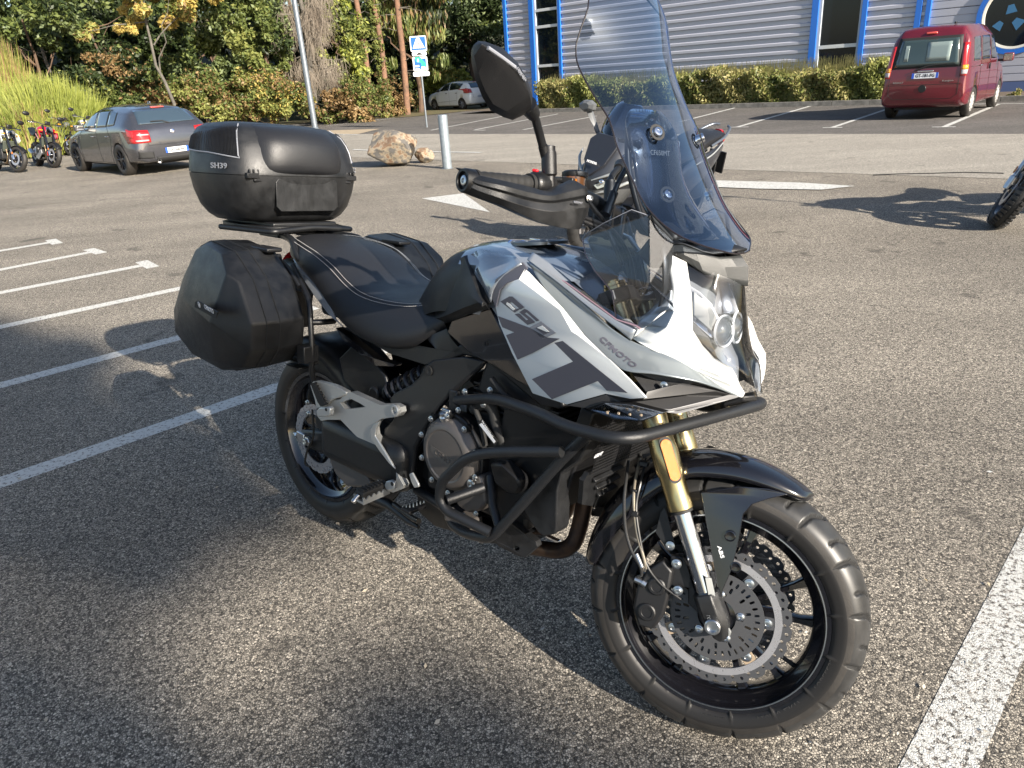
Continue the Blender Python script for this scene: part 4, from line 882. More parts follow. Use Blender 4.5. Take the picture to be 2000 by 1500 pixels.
# ---- front mudguard
def fpol(r, a, y): return FA + np.array([r * math.cos(rad(a)), y, r * math.sin(rad(a))])
rows = []
for a, w, r, dz in ((63.5, .014, .318, .006), (66, .036, .321, .014), (71, .050, .325, .022), (80, .062, .331, .03), (90, .068, .337, .036), (100, .072, .342, .040), (110, .074, .346, .042), (118, .076, .345, .05), (128, .078, .340, .056), (138, .078, .333, .058), (148, .076, .327, .056), (158, .070, .322, .05), (168, .062, .318, .04), (175, .05, .315, .03)):
    row = [fpol(r - dz, a, -w * 1.02), fpol(r - dz * .5, a, -w), fpol(r - dz * .12, a, -w * .78), fpol(r + .004, a, -w * .33), fpol(r + .006, a, 0)]
    rows.append(row + [mir(p) for p in row[-2::-1]])
steer(grid('front_mudguard', dense(rows, 3, 2), K_GLOSS, BIKE, solid=.004, angle=60))
for sy in (-1, 1):
    Y = lambda L, y0=-.085: [np.array([p[0], p[1] * (-sy), p[2]]) for p in L]
    sk = [QS(u, v, y) for u, v, y in ((1368, 962, -.083), (1400, 957, -.083), (1440, 950, -.08), (1500, 955, -.07), (1540, 966, -.06), (1500, 975, -.072), (1470, 985, -.077), (1452, 1005, -.082), (1445, 1045, -.085), (1436, 1085, -.087), (1428, 1115, -.09), (1412, 1152, -.092), (1408, 1176, -.094), (1405, 1176, -.094), (1396, 1120, -.090), (1386, 1060, -.086), (1375, 1000, -.084))]
    s_ = [p if sy < 0 else mir(p) for p in sk]
    skm = steer(prism('mudguard_skirt', [s_], (0, -sy * .006, 0), K_GLOSS, BIKE, bevel=.002))
    if sy < 0:
        for (u, v, r) in ((1426, 1047, .0115), (1437, 1108, .0115)):
            c = QS(u, v, -.088)
            lathe('skirt_boss', c, (0, -1, 0), [(r, -.002), (r, .002), (r * .84, .0025), (r * .78, -.001), (1e-5, -.0015)], K_GLOSS, skm, 28, angle=40)
        text('skirt_lettering', 'ABS', QS(1408, 1078, -.0885), QS(1414, 1097, -.0885) - QS(1402, 1058, -.0885), fx, .008, K_WLET, skm, depth=.0007, width=.027, bold=.02)
    br = [QS(u, v, -.088) for u, v in ((1290, 1000), (1299, 990), (1318, 1064), (1318, 1073), (1310, 1078), (1302, 1072), (1280, 1040))]
    b_ = [p if sy < 0 else mir(p) for p in br]
    o = steer(prism('mudguard_bracket', [b_], (0, -sy * .004, 0), K_PLG, BIKE, bevel=.001))
    c = QS(1309, 1066, -.093); c = c if sy < 0 else mir(c); m_ = MB(); bolt(m_, c, (0, sy, 0), .008, .004); m_.build('bolt', K_STEEL, o)
    # crest plate by the fork
    cr = [QS(u, v, y) for u, v, y in ((1338, 905, -.062), (1372, 888, -.05), (1410, 903, -.05), (1398, 911, -.056), (1374, 906, -.06), (1345, 912, -.066))]
    steer(prism('crest_plate', [[p if sy < 0 else mir(p) for p in cr]], (0, 0, .003), K_PLG, BIKE, bevel=.001))
# ---- callipers and hoses
for sy in (-1, 1):
    cal = MB(); c = FA + np.array([-.135, sy * .066, .028])
    Rm = np.array([[math.cos(.35), 0, math.sin(.35)], [0, 1, 0], [-math.sin(.35), 0, math.cos(.35)]])
    L = [FA + np.array([x, sy * .080, z]) for x, z in ((-.10, .085), (-.125, .105), (-.155, .075), (-.17, .03), (-.172, -.02), (-.155, -.055), (-.12, -.055), (-.105, -.02), (-.10, .03))]
    ca = steer(prism('brake_calliper', [L], (0, sy * .030, 0), K_ENG, BIKE, bevel=.006, seg=3))
    L2 = [FA + np.array([x, sy * .052, z]) for x, z in ((-.118, .07), (-.155, .07), (-.17, .03), (-.170, -.04), (-.13, -.05), (-.115, -.02))]
    prism('calliper_inner_half', [L2], (0, sy * .012, 0), K_ENG, ca, bevel=.003)
    for dx, dz in ((-.128, .045), (-.140, -.018)):
        lathe('piston_cap', FA + np.array([dx, sy * .110, dz]), (0, sy, 0), [(.0195, -.002), (.0195, .004), (.017, .006), (.012, .006), (.011, .0045), (1e-5, .0045)], K_PL, ca, 28, angle=30)
    arm = [FA + np.array([x, sy * .082, z]) for x, z in ((-.112, .115), (-.088, .118), (-.072, .10), (-.06, .02), (-.02, -.005), (-.03, .03), (-.05, .055), (-.085, .05), (-.105, .04))]
    prism('calliper_bracket', [arm], (0, sy * .014, 0), K_ENG, ca, bevel=.003)
    for (u, v) in ((1321, 1102), (1324, 1154)):
        p = QS(u, v, -.112); p = p if sy < 0 else mir(p); b = MB(); b.ring(p, (0, sy, 0), [(.0105, -.006), (.0105, 0), (.0068, .001), (.0068, .006), (.005, .0065), (1e-5, .0055)], 18); b.build('calliper_bolt', K_STEEL, ca, angle=30)
hp1 = [QS(u, v, y) for u, v, y in ((1228, 900, -.05), (1222, 945, -.085), (1219, 985, -.10), (1222, 1035, -.105), (1233, 1075, -.11), (1250, 1105, -.115), (1253, 1122, -.112), (1246, 1126, -.11))]
steer(tube('brake_hose', hp1, .0036, K_HOSE, BIKE, sp=True, n=10))
hp2 = [QS(u, v, y) for u, v, y in ((1262, 895, -.04), (1252, 940, -.085), (1243, 985, -.10), (1247, 1035, -.108), (1262, 1100, -.112), (1290, 1140, -.115), (1330, 1171, -.112))]
steer(tube('speed_sensor_cable', hp2, .0028, K_HOSE, BIKE, sp=True, n=8))
hp3 = [QS(u, v, y) for u, v, y in ((1250, 895, -.04), (1240, 945, -.083), (1238, 985, -.10), (1244, 1040, -.106), (1256, 1085, -.112), (1263, 1110, -.112))]
steer(tube('brake_hose', hp3, .0034, K_HOSEC, BIKE, sp=True, n=10))
hp4 = [mir(p) for p in hp1]; steer(tube('brake_hose', hp4, .0036, K_HOSE, BIKE, sp=True, n=8))
b = MB(); p0 = QS(1232, 900, -.052); b.box(QS(1240, 958, -.087), (.012, .016, .008)); b.box(QS(1241, 1003, -.102), (.014, .014, .012)); b.box(QS(1258, 905, -.05), (.02, .02, .012)); steer(b.build('hose_clip', K_PL, BIKE, bevel=.002))
b = MB(); b.rod(QS(1240, 1131, -.113), QS(1254, 1137, -.113), .0065); b.rod(QS(1254, 1137, -.113), QS(1262, 1142, -.113), .008); b.rod(QS(1243, 1082, -.108), QS(1254, 1108, -.114), .0052); steer(b.build('banjo_fitting', K_STEEL, BIKE))
# ---- tank and seat
def sym(rowhalf):      # rowhalf from the right edge (y<0) to the centre
    return [np.array(p, float) for p in rowhalf] + [mir(np.array(p, float)) for p in rowhalf[-2::-1]]
TK = [ # x, zc, shoulder(y,z), side(y,z), low(y,z)
 (.505, .862, (.060, .858), (.090, .842), (.100, .80)), (.545, .908, (.075, .900), (.110, .868), (.118, .82)), (.60, .972, (.092, .960), (.132, .905), (.14, .84)),
 (.655, 1.018, (.108, 1.000), (.155, .925), (.158, .86)), (.72, 1.040, (.125, 1.018), (.160, .935), (.160, .87)), (.79, 1.046, (.138, 1.022), (.166, .94), (.165, .875)),
 (.86, 1.040, (.148, 1.018), (.170, .945), (.166, .88)), (.93, 1.030, (.155, 1.006), (.170, .94), (.168, .87)), (.99, 1.018, (.156, .990), (.168, .92), (.165, .86)), (1.05, .99, (.145, .962), (.160, .90), (.155, .85)), (1.09, .95, (.13, .93), (.150, .88), (.145, .84))]
rows = []
for x, zc, (ys, zs), (y2, z2), (y3, z3) in TK:
    rows.append(sym([(x, -y3, z3), (x, -y2, z2), (x + .01, -(ys + y2) * .5 - .012, (zs + z2) * .5 + .014), (x, -ys, zs), (x, -ys * .55, zc - (zc - zs) * .28), (x, 0, zc)]))
def tk_m(i, j):
    jj = min(j, 9 - j)
    if jj <= 2 and i < 4: return 1
    if jj <= 1 and i < 5: return 1
    return 0
grid('fuel_tank', rows, [K_SIL, K_PLG], BIKE, sub=3, mfun=tk_m)
cc = np.array([.853, 0, 1.0405]); cn = unit((-.12, 0, 1))
cap = lathe('filler_cap', cc, cn, [(.071, -.004), (.071, .003), (.066, .0055), (.060, .0035), (.056, .0035), (.054, .006), (.030, .0068), (1e-5, .007)], mat('cap_metal', (.16, .17, .18), .3, metal=.8), BIKE, 48, angle=25)
for k in range(8):
    a = 2 * math.pi * k / 8 + .2; b = MB(); bolt(b, cc + .0625 * (np.array([math.cos(a), 0, 0]) * 1.0 + np.array([0, math.sin(a), 0])) + cn * .0035 + np.array([.0625 * math.cos(a) * 0, 0, .0075 * math.cos(a)]), cn, .0036, .003); b.build('cap_screw', K_STEEL, cap)
b = MB(); b.box(cc + cn * .0075, (.05, .016, .004), None); b.ring(cc + cn * .006, cn, [(.012, 0), (.012, .003), (.010, .0032)], 20)
b.build('key_flap', K_CHR, cap, bevel=.001)
arcp = []
text('cap_lettering', 'CFMOTO', cc + cn * .0075 + np.array([.028, 0, .0035]), (0, 1, 0), (-1, 0, 0), .011, K_DECL, cap, depth=.0008, width=.06)
# glossy black infill under the tank, and the moulded name
inf = [Q(u, v, y) for u, v, y in ((880, 628, -.150), (958, 600, -.170), (978, 640, -.178), (1010, 700, -.186), (1040, 760, -.19), (1010, 745, -.18), (960, 712, -.17), (925, 695, -.165), (905, 680, -.16), (872, 650, -.15))]
for s in (0, 1):
    o = prism('side_infill', [[mir(p) for p in inf] if s else inf], (0, .05 if not s else -.05, 0), K_GLOSS, BIKE, bevel=.004)
    if not s:
        pl = plane(inf[1], inf[3], inf[6]); e = QP(975, 655, pl, .001) - QP(955, 668, pl, .001)
        text('moulded_lettering', 'CFMOTO', QP(962, 664, pl, .0015), Q(1000, 640, -.176) - Q(940, 672, -.172), (0, 0, 1), .012, K_PL, o, depth=.001, width=.07, shear=.3)
# knee cover panels over the tank flank, slightly proud
ST_ = [(.622, .880, .100, .822, .124), (.648, .925, .108, .826, .134), (.680, .965, .118, .836, .146), (.712, .992, .130, .848, .158), (.746, 1.006, .142, .862, .168), (.790, .975, .165, .880, .180), (.835, .935, .185, .897, .190), (.868, .912, .195, .905, .195)]
rows = []
for x, zt, yt, zb, yb in ST_:
    rows.append([np.array([x, -yt + .02, zt + .004]), np.array([x, -yt - .008, zt]), np.array([x, -(yt * .6 + yb * .4) - .013, zt * .6 + zb * .4]), np.array([x, -yb - .010, zb + .012]), np.array([x, -yb + .010, zb - .006])])
for s in (0, 1):
    grid('knee_cover', dense([[mir(p) for p in r] for r in rows] if s else rows, 3, 2, su=False, sv=False), K_PLG, BIKE, solid=.003, bevel=.001, angle=22)
SE = [ # x, zc, w1, z1, w2, z2(bottom), bulge
 (-.135, .965, .045, .960, .06, .93), (-.11, .980, .078, .972, .095, .915), (-.04, .988, .112, .972, .132, .905), (.05, .982, .136, .962, .154, .885), (.13, .967, .144, .945, .163, .85),
 (.20, .932, .140, .915, .168, .80), (.26, .893, .136, .880, .174, .765), (.33, .868, .140, .858, .180, .742), (.42, .858, .140, .850, .184, .730), (.52, .856, .124, .852, .180, .735), (.59, .868, .096, .866, .165, .760), (.64, .890, .080, .885, .150, .79), (.665, .90, .07, .895, .135, .815)]
rows = []
for x, zc, w1, z1, w2, z2 in SE:
    rows.append(sym([(x, -w2 + .02, z2 - .004), (x, -w2, z2 + .006), (x, -w2 * 1.01, z2 + (z1 - z2) * .42), (x, -(w1 + (w2 - w1) * .30), z1 - .008), (x, -w1 + .004, z1 + .003), (x, -w1 * .55, (z1 + zc) / 2 + .004), (x, 0, zc)]))
seat = grid('seat', rows, K_LEATH, BIKE, sub=2)
def seam(off, dz, nm):
    P = [np.array([x, -(w1 + (w2 - w1) * .12) * 1 + off, z1 + dz]) for x, zc, w1, z1, w2, z2 in SE[1:-1]]
    P = spline(P, 14)
    for s in (0, 1):
        PP = [mir(p) for p in P] if s else P; b = MB()
        for i in range(0, len(PP) - 1): 
            q0 = PP[i]; q1 = PP[i + 1]; L = np.linalg.norm(q1 - q0); k = max(1, int(L / .006))
            for j in range(k): b.rod(q0 + (q1 - q0) * (j / k), q0 + (q1 - q0) * ((j + .68) / k), .0008, n=5)
        b.build(nm, K_THR, seat)
seam(.002, .0030, 'seat_stitching'); seam(-.010, -.0030, 'seat_stitching')
# subframe tail panels (slate) and grab rail
for s in (0, 1):
    L = [Q(*q) for q in ((572, 505, -.135), (588, 512, -.140), (612, 530, -.150), (630, 560, -.158), (645, 600, -.165), (655, 625, -.17), (668, 638, -.172), (640, 612, -.170), (614, 578, -.165), (592, 545, -.155), (580, 522, -.145))]
    L2 = [mir(p) for p in L] if s else L
    prism('tail_panel', [L2], (0, .006 if not s else -.006, 0), K_SIL, BIKE, bevel=.002)
    for nm, pts, r, m in (('grab_rail', ((530, 455, -.05), (560, 462, -.10), (572, 470, -.125), (577, 488, -.135), (585, 508, -.14), (600, 510, -.13)), .0115, K_MATT),
                          ('pannier_hoop', ((572, 520, -.16), (592, 560, -.19), (605, 590, -.205), (607, 640, -.215), (610, 690, -.22), (608, 727, -.215), (616, 752, -.195)), .0085, K_MATT),
                          ('pannier_stay', ((606, 630, -.212), (632, 629, -.18), (652, 627, -.12)), .009, K_MATT), ('pannier_rail', ((585, 560, -.20), (560, 520, -.20), (540, 505, -.19)), .008, K_MATT)):
        P = [Q(*q) for q in pts]; P = [mir(p) for p in P] if s else P
        o = tube(nm, P, r, K_MATT, BIKE, fil=.03)
    b = MB(); c = Q(601, 690, -.225); c = mir(c) if s else c; b.box(c, (.04, .05, .05)); c2 = Q(612, 695, -.205); c2 = mir(c2) if s else c2; b.box(c2, (.012, .03, .055))
    for k in range(3):
        c3 = Q(585, 690 + k * 12, -.20); c3 = mir(c3) if s else c3; b.box(c3, (.07, .05, .007))
    b.build('pannier_latch_mount', K_MATT, BIKE, bevel=.003)
# ---- top case
def sell(cx, cz, a, b, n=60, p=3.3, dx=0):
    P = []
    for i in range(n):
        w = 2 * math.pi * i / n; c, s_ = math.cos(w), math.sin(w)
        P.append(np.array([cx + a * math.copysign(abs(c) ** (2 / p), c), b * math.copysign(abs(s_) ** (2 / p), s_), cz]))
    return P
def stack(name, lv, m, parent, **k): return grid(name, [sell(*l) for l in lv], m, parent, closed_v=True, caps=True, **k)
tcx = -.335
tcase = stack('top_case', [(tcx, 1.012, .10, .15), (tcx, 1.014, .140, .185), (tcx, 1.030, .160, .208), (tcx, 1.06, .180, .230), (tcx, 1.11, .196, .246), (tcx, 1.150, .202, .253), (tcx, 1.1575, .203, .254), (tcx, 1.1576, .198, .249)], K_PLG, BIKE, angle=50)
stack('case_lid', [(tcx, 1.1600, .198, .249), (tcx, 1.1601, .203, .254), (tcx, 1.168, .203, .254), (tcx - .004, 1.20, .198, .250), (tcx - .008, 1.24, .190, .244), (tcx - .014, 1.275, .176, .234), (tcx - .022, 1.300, .158, .218), (tcx - .030, 1.314, .132, .190), (tcx - .034, 1.321, .09, .14), (tcx - .036, 1.323, .04, .07)], K_PLG, tcase, angle=50)
stack('lid_seal', [(tcx, 1.1570, .199, .250), (tcx, 1.1605, .199, .250)], K_RUB, tcase)
# textured side fins of the lid
for s in (-1, 1):
    R0 = []
    def lid_pt(w, z, off=.0):
        lv = [(1.168, .203, .254, 0), (1.20, .198, .250, -.004), (1.24, .190, .244, -.008), (1.275, .176, .234, -.014), (1.300, .158, .218, -.022), (1.314, .132, .190, -.030)]
        zz = [l[0] for l in lv]; a = np.interp(z, zz, [l[1] for l in lv]); b_ = np.interp(z, zz, [l[2] for l in lv]); cx = tcx + np.interp(z, zz, [l[3] for l in lv])
        p = 3.3; c, q = math.cos(w), math.sin(w)
        return np.array([cx + (a + off) * math.copysign(abs(c) ** (2 / p), c), (b_ + off) * math.copysign(abs(q) ** (2 / p), q), z + off * .5])
    w0, w1 = (math.radians(-48), math.radians(-128)) if s < 0 else (math.radians(48), math.radians(128))
    fin = MB(); N = 46
    for i in range(N):
        t = i / (N - 1); w = w0 + (w1 - w0) * t; zlo = 1.20 + .050 * (1 - t) ** .8 - .0; zlo = 1.212 + .028 * t; zhi = 1.302 - .045 * t ** 1.5
        if zhi - zlo < .01: continue
        P = [lid_pt(w, z, .0022) for z in np.linspace(zlo, zhi, 6)]
        fin.tube(P, .0013, 5)
    fin.build('lid_side_ribs', K_PL, tcase)
    P = [lid_pt(w0 + (w1 - w0) * t, 1.208 + .028 * t, .002) for t in np.linspace(-.02, 1.02, 16)]
    P = [lid_pt(w0, z, .002) for z in np.linspace(1.31, 1.215, 5)] + P + [lid_pt(w1, z, .002) for z in np.linspace(1.24, 1.26, 3)]
    tube('lid_trim_line', P, .0022, K_DECL, tcase, n=6)
    o0 = lid_pt(math.radians(-72 if s < 0 else 72), 1.183, .0015); e = lid_pt(math.radians(-72 + 12 if s < 0 else 72 - 12), 1.183) - lid_pt(math.radians(-72 - 12 if s < 0 else 72 + 12), 1.183)
    if s > 0: e = -e
    text('case_lettering', 'SH39', o0, e, (0, 0, 1), .017, K_DECL, tcase, depth=.002, width=.070, bold=.012, spacing=1.08)
# backrest pad on the front of the lid
rows = []
for z, hw, th, xo in ((1.158, .150, .000, .205), (1.160, .158, .018, .205), (1.175, .166, .036, .204), (1.21, .168, .042, .198), (1.25, .162, .042, .194), (1.280, .154, .036, .182), (1.302, .144, .022, .166), (1.310, .136, .0, .150)):
    row = []
    for t in np.linspace(-1, 1, 15):
        y = hw * t; e = (1 - abs(t) ** 7)
        row.append(np.array([tcx + xo - .02 - .022 * abs(t) ** 2.2 - (1 - e) * .012 + th * e, y, z + .004 * (1 - abs(t))]))
    rows.append(row)
grid('backrest_pad', rows, K_LEATH, tcase, sub=1, solid=.004)
for y in (-.165, .165):
    b = MB(); x = tcx + .178
    b.box((x, y, 1.158), (.018, .075, .016)); b.box((x + .003, y, 1.144), (.012, .03, .008))
    for k in range(5): b.box((x + .004, y - .028 + .014 * k, 1.170), (.010, .005, .014))
    b.build('lid_hinge', K_PL, tcase, bevel=.002)
prism('case_recess_panel', [[np.array([tcx + .1945 + .0 * abs(y), y, z]) for y, z in ((-.10, 1.05), (.10, 1.05), (.115, 1.065), (.115, 1.14), (.105, 1.152), (-.105, 1.152), (-.115, 1.14), (-.115, 1.065))]], (.005, 0, 0), K_PLG, tcase, bevel=.002)
b = MB()
prism('case_base_plate', [sell(tcx + .03, .990, .175, .165, 40, 3.5)], (0, 0, .012), K_MATT, BIKE, bevel=.004)
b.box((tcx + .03, 0, 1.006), (.30, .24, .014)); b.box((tcx + .12, -.09, .975), (.12, .03, .02)); b.box((tcx + .12, .09, .975), (.12, .03, .02)); b.box((tcx + .03, 0, .980), (.24, .12, .014))
b.build('case_rack', K_MATT, BIKE, bevel=.004)
P = [np.array([tcx + .03 + .195, y, 1.000 - .010 * abs(y) / .15]) for y in np.linspace(-.15, .15, 9)]; P = [np.array([tcx - .03, -.19, .988])] + P + [np.array([tcx - .03, .19, .988])]
tube('rack_lip', P, .009, K_MATT, BIKE, fil=.03)
# ---- side cases
PAN = [(-.370, .725), (-.345, .655), (-.235, .603), (-.03, .590), (.095, .625), (.160, .690), (.172, .770), (.112, .885), (.02, .955), (-.12, .972), (-.20, .945), (-.285, .845)]
pc = np.array([-.09, .775])
def pring(y, k, sh=(0, 0), sk=None):
    return [np.array([pc[0] + (x - pc[0]) * k + sh[0], -y, pc[1] + (z - pc[1]) * k + sh[1]]) for x, z in PAN]
R1 = pring(.215, .93); R2 = pring(.225, .98); R3 = pring(.305, 1.0); R4 = pring(.345, .99); R5 = pring(.385, .955)
R5[0] = np.array([-.352, -.375, .728]); R5[1][1] = -.385; R5[11][1] = -.37; R5[10][1] = -.36; R5[9][1] = -.365
apex = [np.array([.075, -.405, .900]), np.array([.045, -.448, .765]), np.array([-.02, -.415, .635])]     # ridge down the outer shell
def pannier(s):
    rings = [R1, R2, R3, R4, R5]; V = [p for r in rings for p in r]; n = 12; Fc = []
    for i in range(4):
        for j in range(n): Fc.append((i * n + j, i * n + (j + 1) % n, (i + 1) * n + (j + 1) % n, (i + 1) * n + j))
    Fc.append(tuple(range(n)))
    b0 = 4 * n; k = len(V); V += apex; Cc = len(V); V.append(np.array([-.17, -.425, .80]))
    # outer face: rear part
    Fc += [(b0 + 7, b0 + 8, k), (b0 + 8, b0 + 9, k), (b0 + 9, b0 + 10, Cc, k), (b0 + 10, b0 + 11, Cc), (b0 + 11, b0 + 0, Cc), (b0 + 0, b0 + 1, Cc), (b0 + 1, b0 + 2, k + 2, Cc), (b0 + 2, b0 + 3, k + 2), (Cc, k + 2, k + 1), (Cc, k + 1, k)]
    Fc += [(b0 + 3, b0 + 4, k + 2), (b0 + 4, b0 + 5, k + 1, k + 2), (b0 + 5, b0 + 6, k + 1), (b0 + 6, b0 + 7, k, k + 1)]
    if s: V = [mir(p) for p in V]
    o = mesh('side_case', V, Fc, K_PLG, BIKE, bevel=.022, seg=5, angle=60)
    # lid seams
    for r, f in ((R3, 1.004), (R4, 1.006)):
        P = [np.array([pc[0] + (p[0] - pc[0]) * f, p[1], pc[1] + (p[2] - pc[1]) * f]) for p in r]
        # round the corners the way the bevel does
        cyc = []
        for i in range(n):
            a, b_, c = P[i - 1], P[i], P[(i + 1) % n]; q = b_ + unit(a - b_) * .015; w = b_ + unit(c - b_) * .015
            for t in (0, .5, 1): cyc.append((1 - t) ** 2 * q + 2 * t * (1 - t) * b_ + t * t * w)
        cyc.append(cyc[0]); cyc = [mir(p) for p in cyc] if s else cyc
        tube('case_seam', cyc, .0016, K_RUB, o, n=5)
    # ribbed top panel
    rp = MB()
    for k2 in range(16):
        t = k2 / 15; a = R3[9] * (1 - t) + R3[7] * t; b_ = R5[9] * (1 - t) + R5[7] * t
        if 0 < k2: rp.rod(a + np.array([0, 0, .003]), a * .35 + b_ * .65 + np.array([0, 0, .003]), .0012, n=5)
    return o
pr_ = pannier(0); pl_ = pannier(1)
opl = plane(np.array([.045, -.448, .765]), np.array([-.17, -.425, .80]), np.array([-.02, -.415, .635]))
for o, s in ((pr_, 0), (pl_, 1)):
    bp_ = [QP(u, v, opl, .004) for u, v in ((383, 589), (388, 587), (427, 609), (424, 620), (420, 620), (382, 599))]
    bp_ = [mir(p) for p in bp_] if s else bp_
    bd = prism('badge', [bp_], opl[1] * .003 * (np.array([1, -1, 1]) if s else 1), K_RUB, o)
    e = QP(424, 611, opl) - QP(395, 594, opl); f_ = -(QP(405, 610, opl) - QP(405, 600, opl))
    if not s:
        text('badge_lettering', 'CFMOTO', QP(408, 603.5, opl, .0075), e, f_, .0135, K_WLET, o, depth=.0008, width=.070, bold=.004)
        lathe('badge_ring', QP(389, 595, opl, .0075), opl[1], [(.0085, 0), (.0085, .0008), (.0066, .0008), (.0066, 0)], K_WLET, o, 24, close=True)
        b = MB(); c = QP(389, 595, opl, .0078); b.rod(c + unit(e) * .003 - unit(f_) * .005, c + unit(f_) * .004 - unit(e) * .002, .0012, n=5); b.rod(c + unit(e) * .005 + unit(f_) * .0015, c + unit(f_) * .001 - unit(e) * .003, .001, n=5); b.build('badge_mark', K_WLET, o)
    c = Q(537, 500, -.215); c = mir(c) if s else c
    lathe('case_lock', c, (0, 0, 1), [(.020, -.03), (.020, .0), (.017, .005), (.010, .005), (.009, .003), (1e-5, .003)], K_PL, o, 24, angle=30)
    b = MB(); b.box((.01, (-.245 if not s else .245), .955), (.10, .05, .012)); b.build('case_handle', K_PL, o, bevel=.004)
# ---- side fairing, nose, headlight
def both(name, pts, thick, m, **k):
    """prism from right-side points and its mirror image; returns the right-side object"""
    P = [np.asarray(p, float) for p in pts]; off = np.array(thick, float) if hasattr(thick, '__len__') else np.array([0, thick, 0.0])
    a = prism(name, [P], off, m, BIKE, **k); b_ = prism(name, [[mir(p) for p in P]], off * np.array([1, -1, 1]), m, BIKE, **k); return a, b_
def bothg(name, rows, m, **k):
    a = grid(name, rows, m, BIKE, **k); b_ = grid(name, [[mir(p) for p in r] for r in rows], m, BIKE, **k); return a, b_
# white side panel: facet A (lower, printed), facet B (upper, turned in)
PA = plane(Q(968, 612, -.190), Q(1050, 775, -.205), Q(1262, 778, -.240))
def A(u, v, off=0.0): return QP(u, v, PA, off)
VA = [(968, 600), (976, 566), (990, 553), (1013, 545), (1094, 606), (1117, 648), (1130, 656), (1190, 702), (1230, 742), (1262, 777), (1232, 779), (1183, 769), (1107, 790), (1040, 768), (1000, 690), (975, 632)]
va = [A(*p) for p in VA]
UB = [(1025, 525, -.188), (1034, 532, -.186), (1062, 562, -.192), (1100, 602, -.200), (1142, 655, -.212), (1190, 702, -.228)]
ub = [Q(*q) for q in UB]
Vp = va + ub; nA = len(va)
Fp = []
tri = tessellate_polygon([[Vector(p) for p in va]])
Fp += [tuple(t) for t in tri]
Fp += [(3, nA + 0, nA + 1), (3, nA + 1, nA + 2, 4), (4, nA + 2, nA + 3), (4, nA + 3, 5), (5, nA + 3, nA + 4), (5, nA + 4, 6), (6, nA + 4, nA + 5), (6, nA + 5, 7)]
for s in (0, 1):
    VV = [mir(p) for p in Vp] if s else Vp
    bm = bmesh.new(); vv = [bm.verts.new(p) for p in VV]
    for f in Fp:
        try: bm.faces.new([vv[i] for i in f])
        except ValueError: pass
    bmesh.ops.remove_doubles(bm, verts=bm.verts, dist=1e-4); bmesh.ops.recalc_face_normals(bm, faces=bm.faces)
    n0 = sum(f.normal.y * f.calc_area() for f in bm.faces)
    if (n0 > 0) != bool(s): bmesh.ops.reverse_faces(bm, faces=bm.faces)
    me = bpy.data.meshes.new('side_fairing'); bm.to_mesh(me); bm.free(); me.materials.append(K_WHT)
    o = bpy.data.objects.new('side_fairing', me); COL.objects.link(o); o.parent = BIKE
    m_ = o.modifiers.new('s', 'SOLIDIFY'); m_.thickness = .004; m_.offset = -1; m_ = o.modifiers.new('b', 'BEVEL'); m_.width = .0035; m_.segments = 3; m_.angle_limit = rad(20)
    me.polygons.foreach_set('use_smooth', [True] * len(me.polygons)); sharp(me, 12)
    if not s: FAIR = o
    else: FAIRL = o
def dec(L, m, off=.0012, nm='fairing_decal', par=None):
    P = [A(u, v, off) for u, v in L]
    prism(nm, [P], PA[1] * .0007, m, FAIR); prism(nm, [[mir(p) for p in P]], PA[1] * np.array([1, -1, 1]) * .0007, m, FAIRL)
# the word 650MT and the charcoal blocks, cut as vinyl
def Z3(L): return [(880 + x / 6.25, 440 + y / 6.25) for x, y in L]     # survey sheet of the tank side
dec(Z3([(610, 930), (720, 868), (755, 870), (902, 1000), (855, 1028), (745, 935), (720, 950), (800, 1022), (845, 1012), (850, 1020), (782, 1066)]), K_DEC)
dec(Z3([(690, 940), (725, 960), (790, 1024), (765, 1040), (680, 962)]), K_WHT, .002)
dec(Z3([(905, 1020), (940, 1035), (1085, 1160), (1050, 1172), (930, 1062), (905, 1075), (1000, 1150), (1030, 1180), (1020, 1190), (940, 1215), (785, 1085), (830, 1075), (845, 1080), (925, 1160), (950, 1150), (840, 1060)]), K_DEC)
dec(Z3([(965, 1245), (1105, 1172), (1290, 1312), (1130, 1390)]), K_DECL)
dec(Z3([(1040, 1252), (1120, 1215), (1215, 1300), (1140, 1338)]), K_DEC, .002)
dec(Z3([(1055, 1250), (1118, 1222), (1205, 1300), (1175, 1302)]), K_WHT, .0027)
def Z6(L): return [(860 + x / 2.679, 300 + y / 2.679) for x, y in L]
dec(Z6([(302, 850), (470, 912), (560, 962), (625, 968), (480, 1045), (405, 1078), (345, 950), (388, 935), (325, 908)]), K_DEC)
dec(Z6([(597, 990), (640, 980), (980, 1252), (872, 1240), (825, 1190), (585, 1285), (480, 1180), (695, 1088)]), K_DEC)
# charcoal band above it and the grey side of the tank cover
gb = [Q(u, v, y) for u, v, y in ((958, 578, -.196), (968, 545, -.196), (982, 535, -.195), (1020, 512, -.186), (1030, 524, -.187), (1013, 545, -.198), (990, 553, -.2), (976, 566, -.2), (968, 600, -.197))]
both('fairing_band', gb, .004, K_DEC, bevel=.001)
sd_ = dense([[Q(918, 499, -.140), Q(938, 548, -.178), Q(958, 592, -.197)], [Q(940, 487, -.140), Q(956, 535, -.180), Q(962, 566, -.200)], [Q(985, 497, -.150), Q(990, 520, -.176), Q(985, 536, -.196)], [Q(1006, 500, -.165), Q(1012, 508, -.180), Q(1018, 514, -.190)]], 3, 3)
bothg('tank_side_cover', sd_, K_SIL, solid=.003)
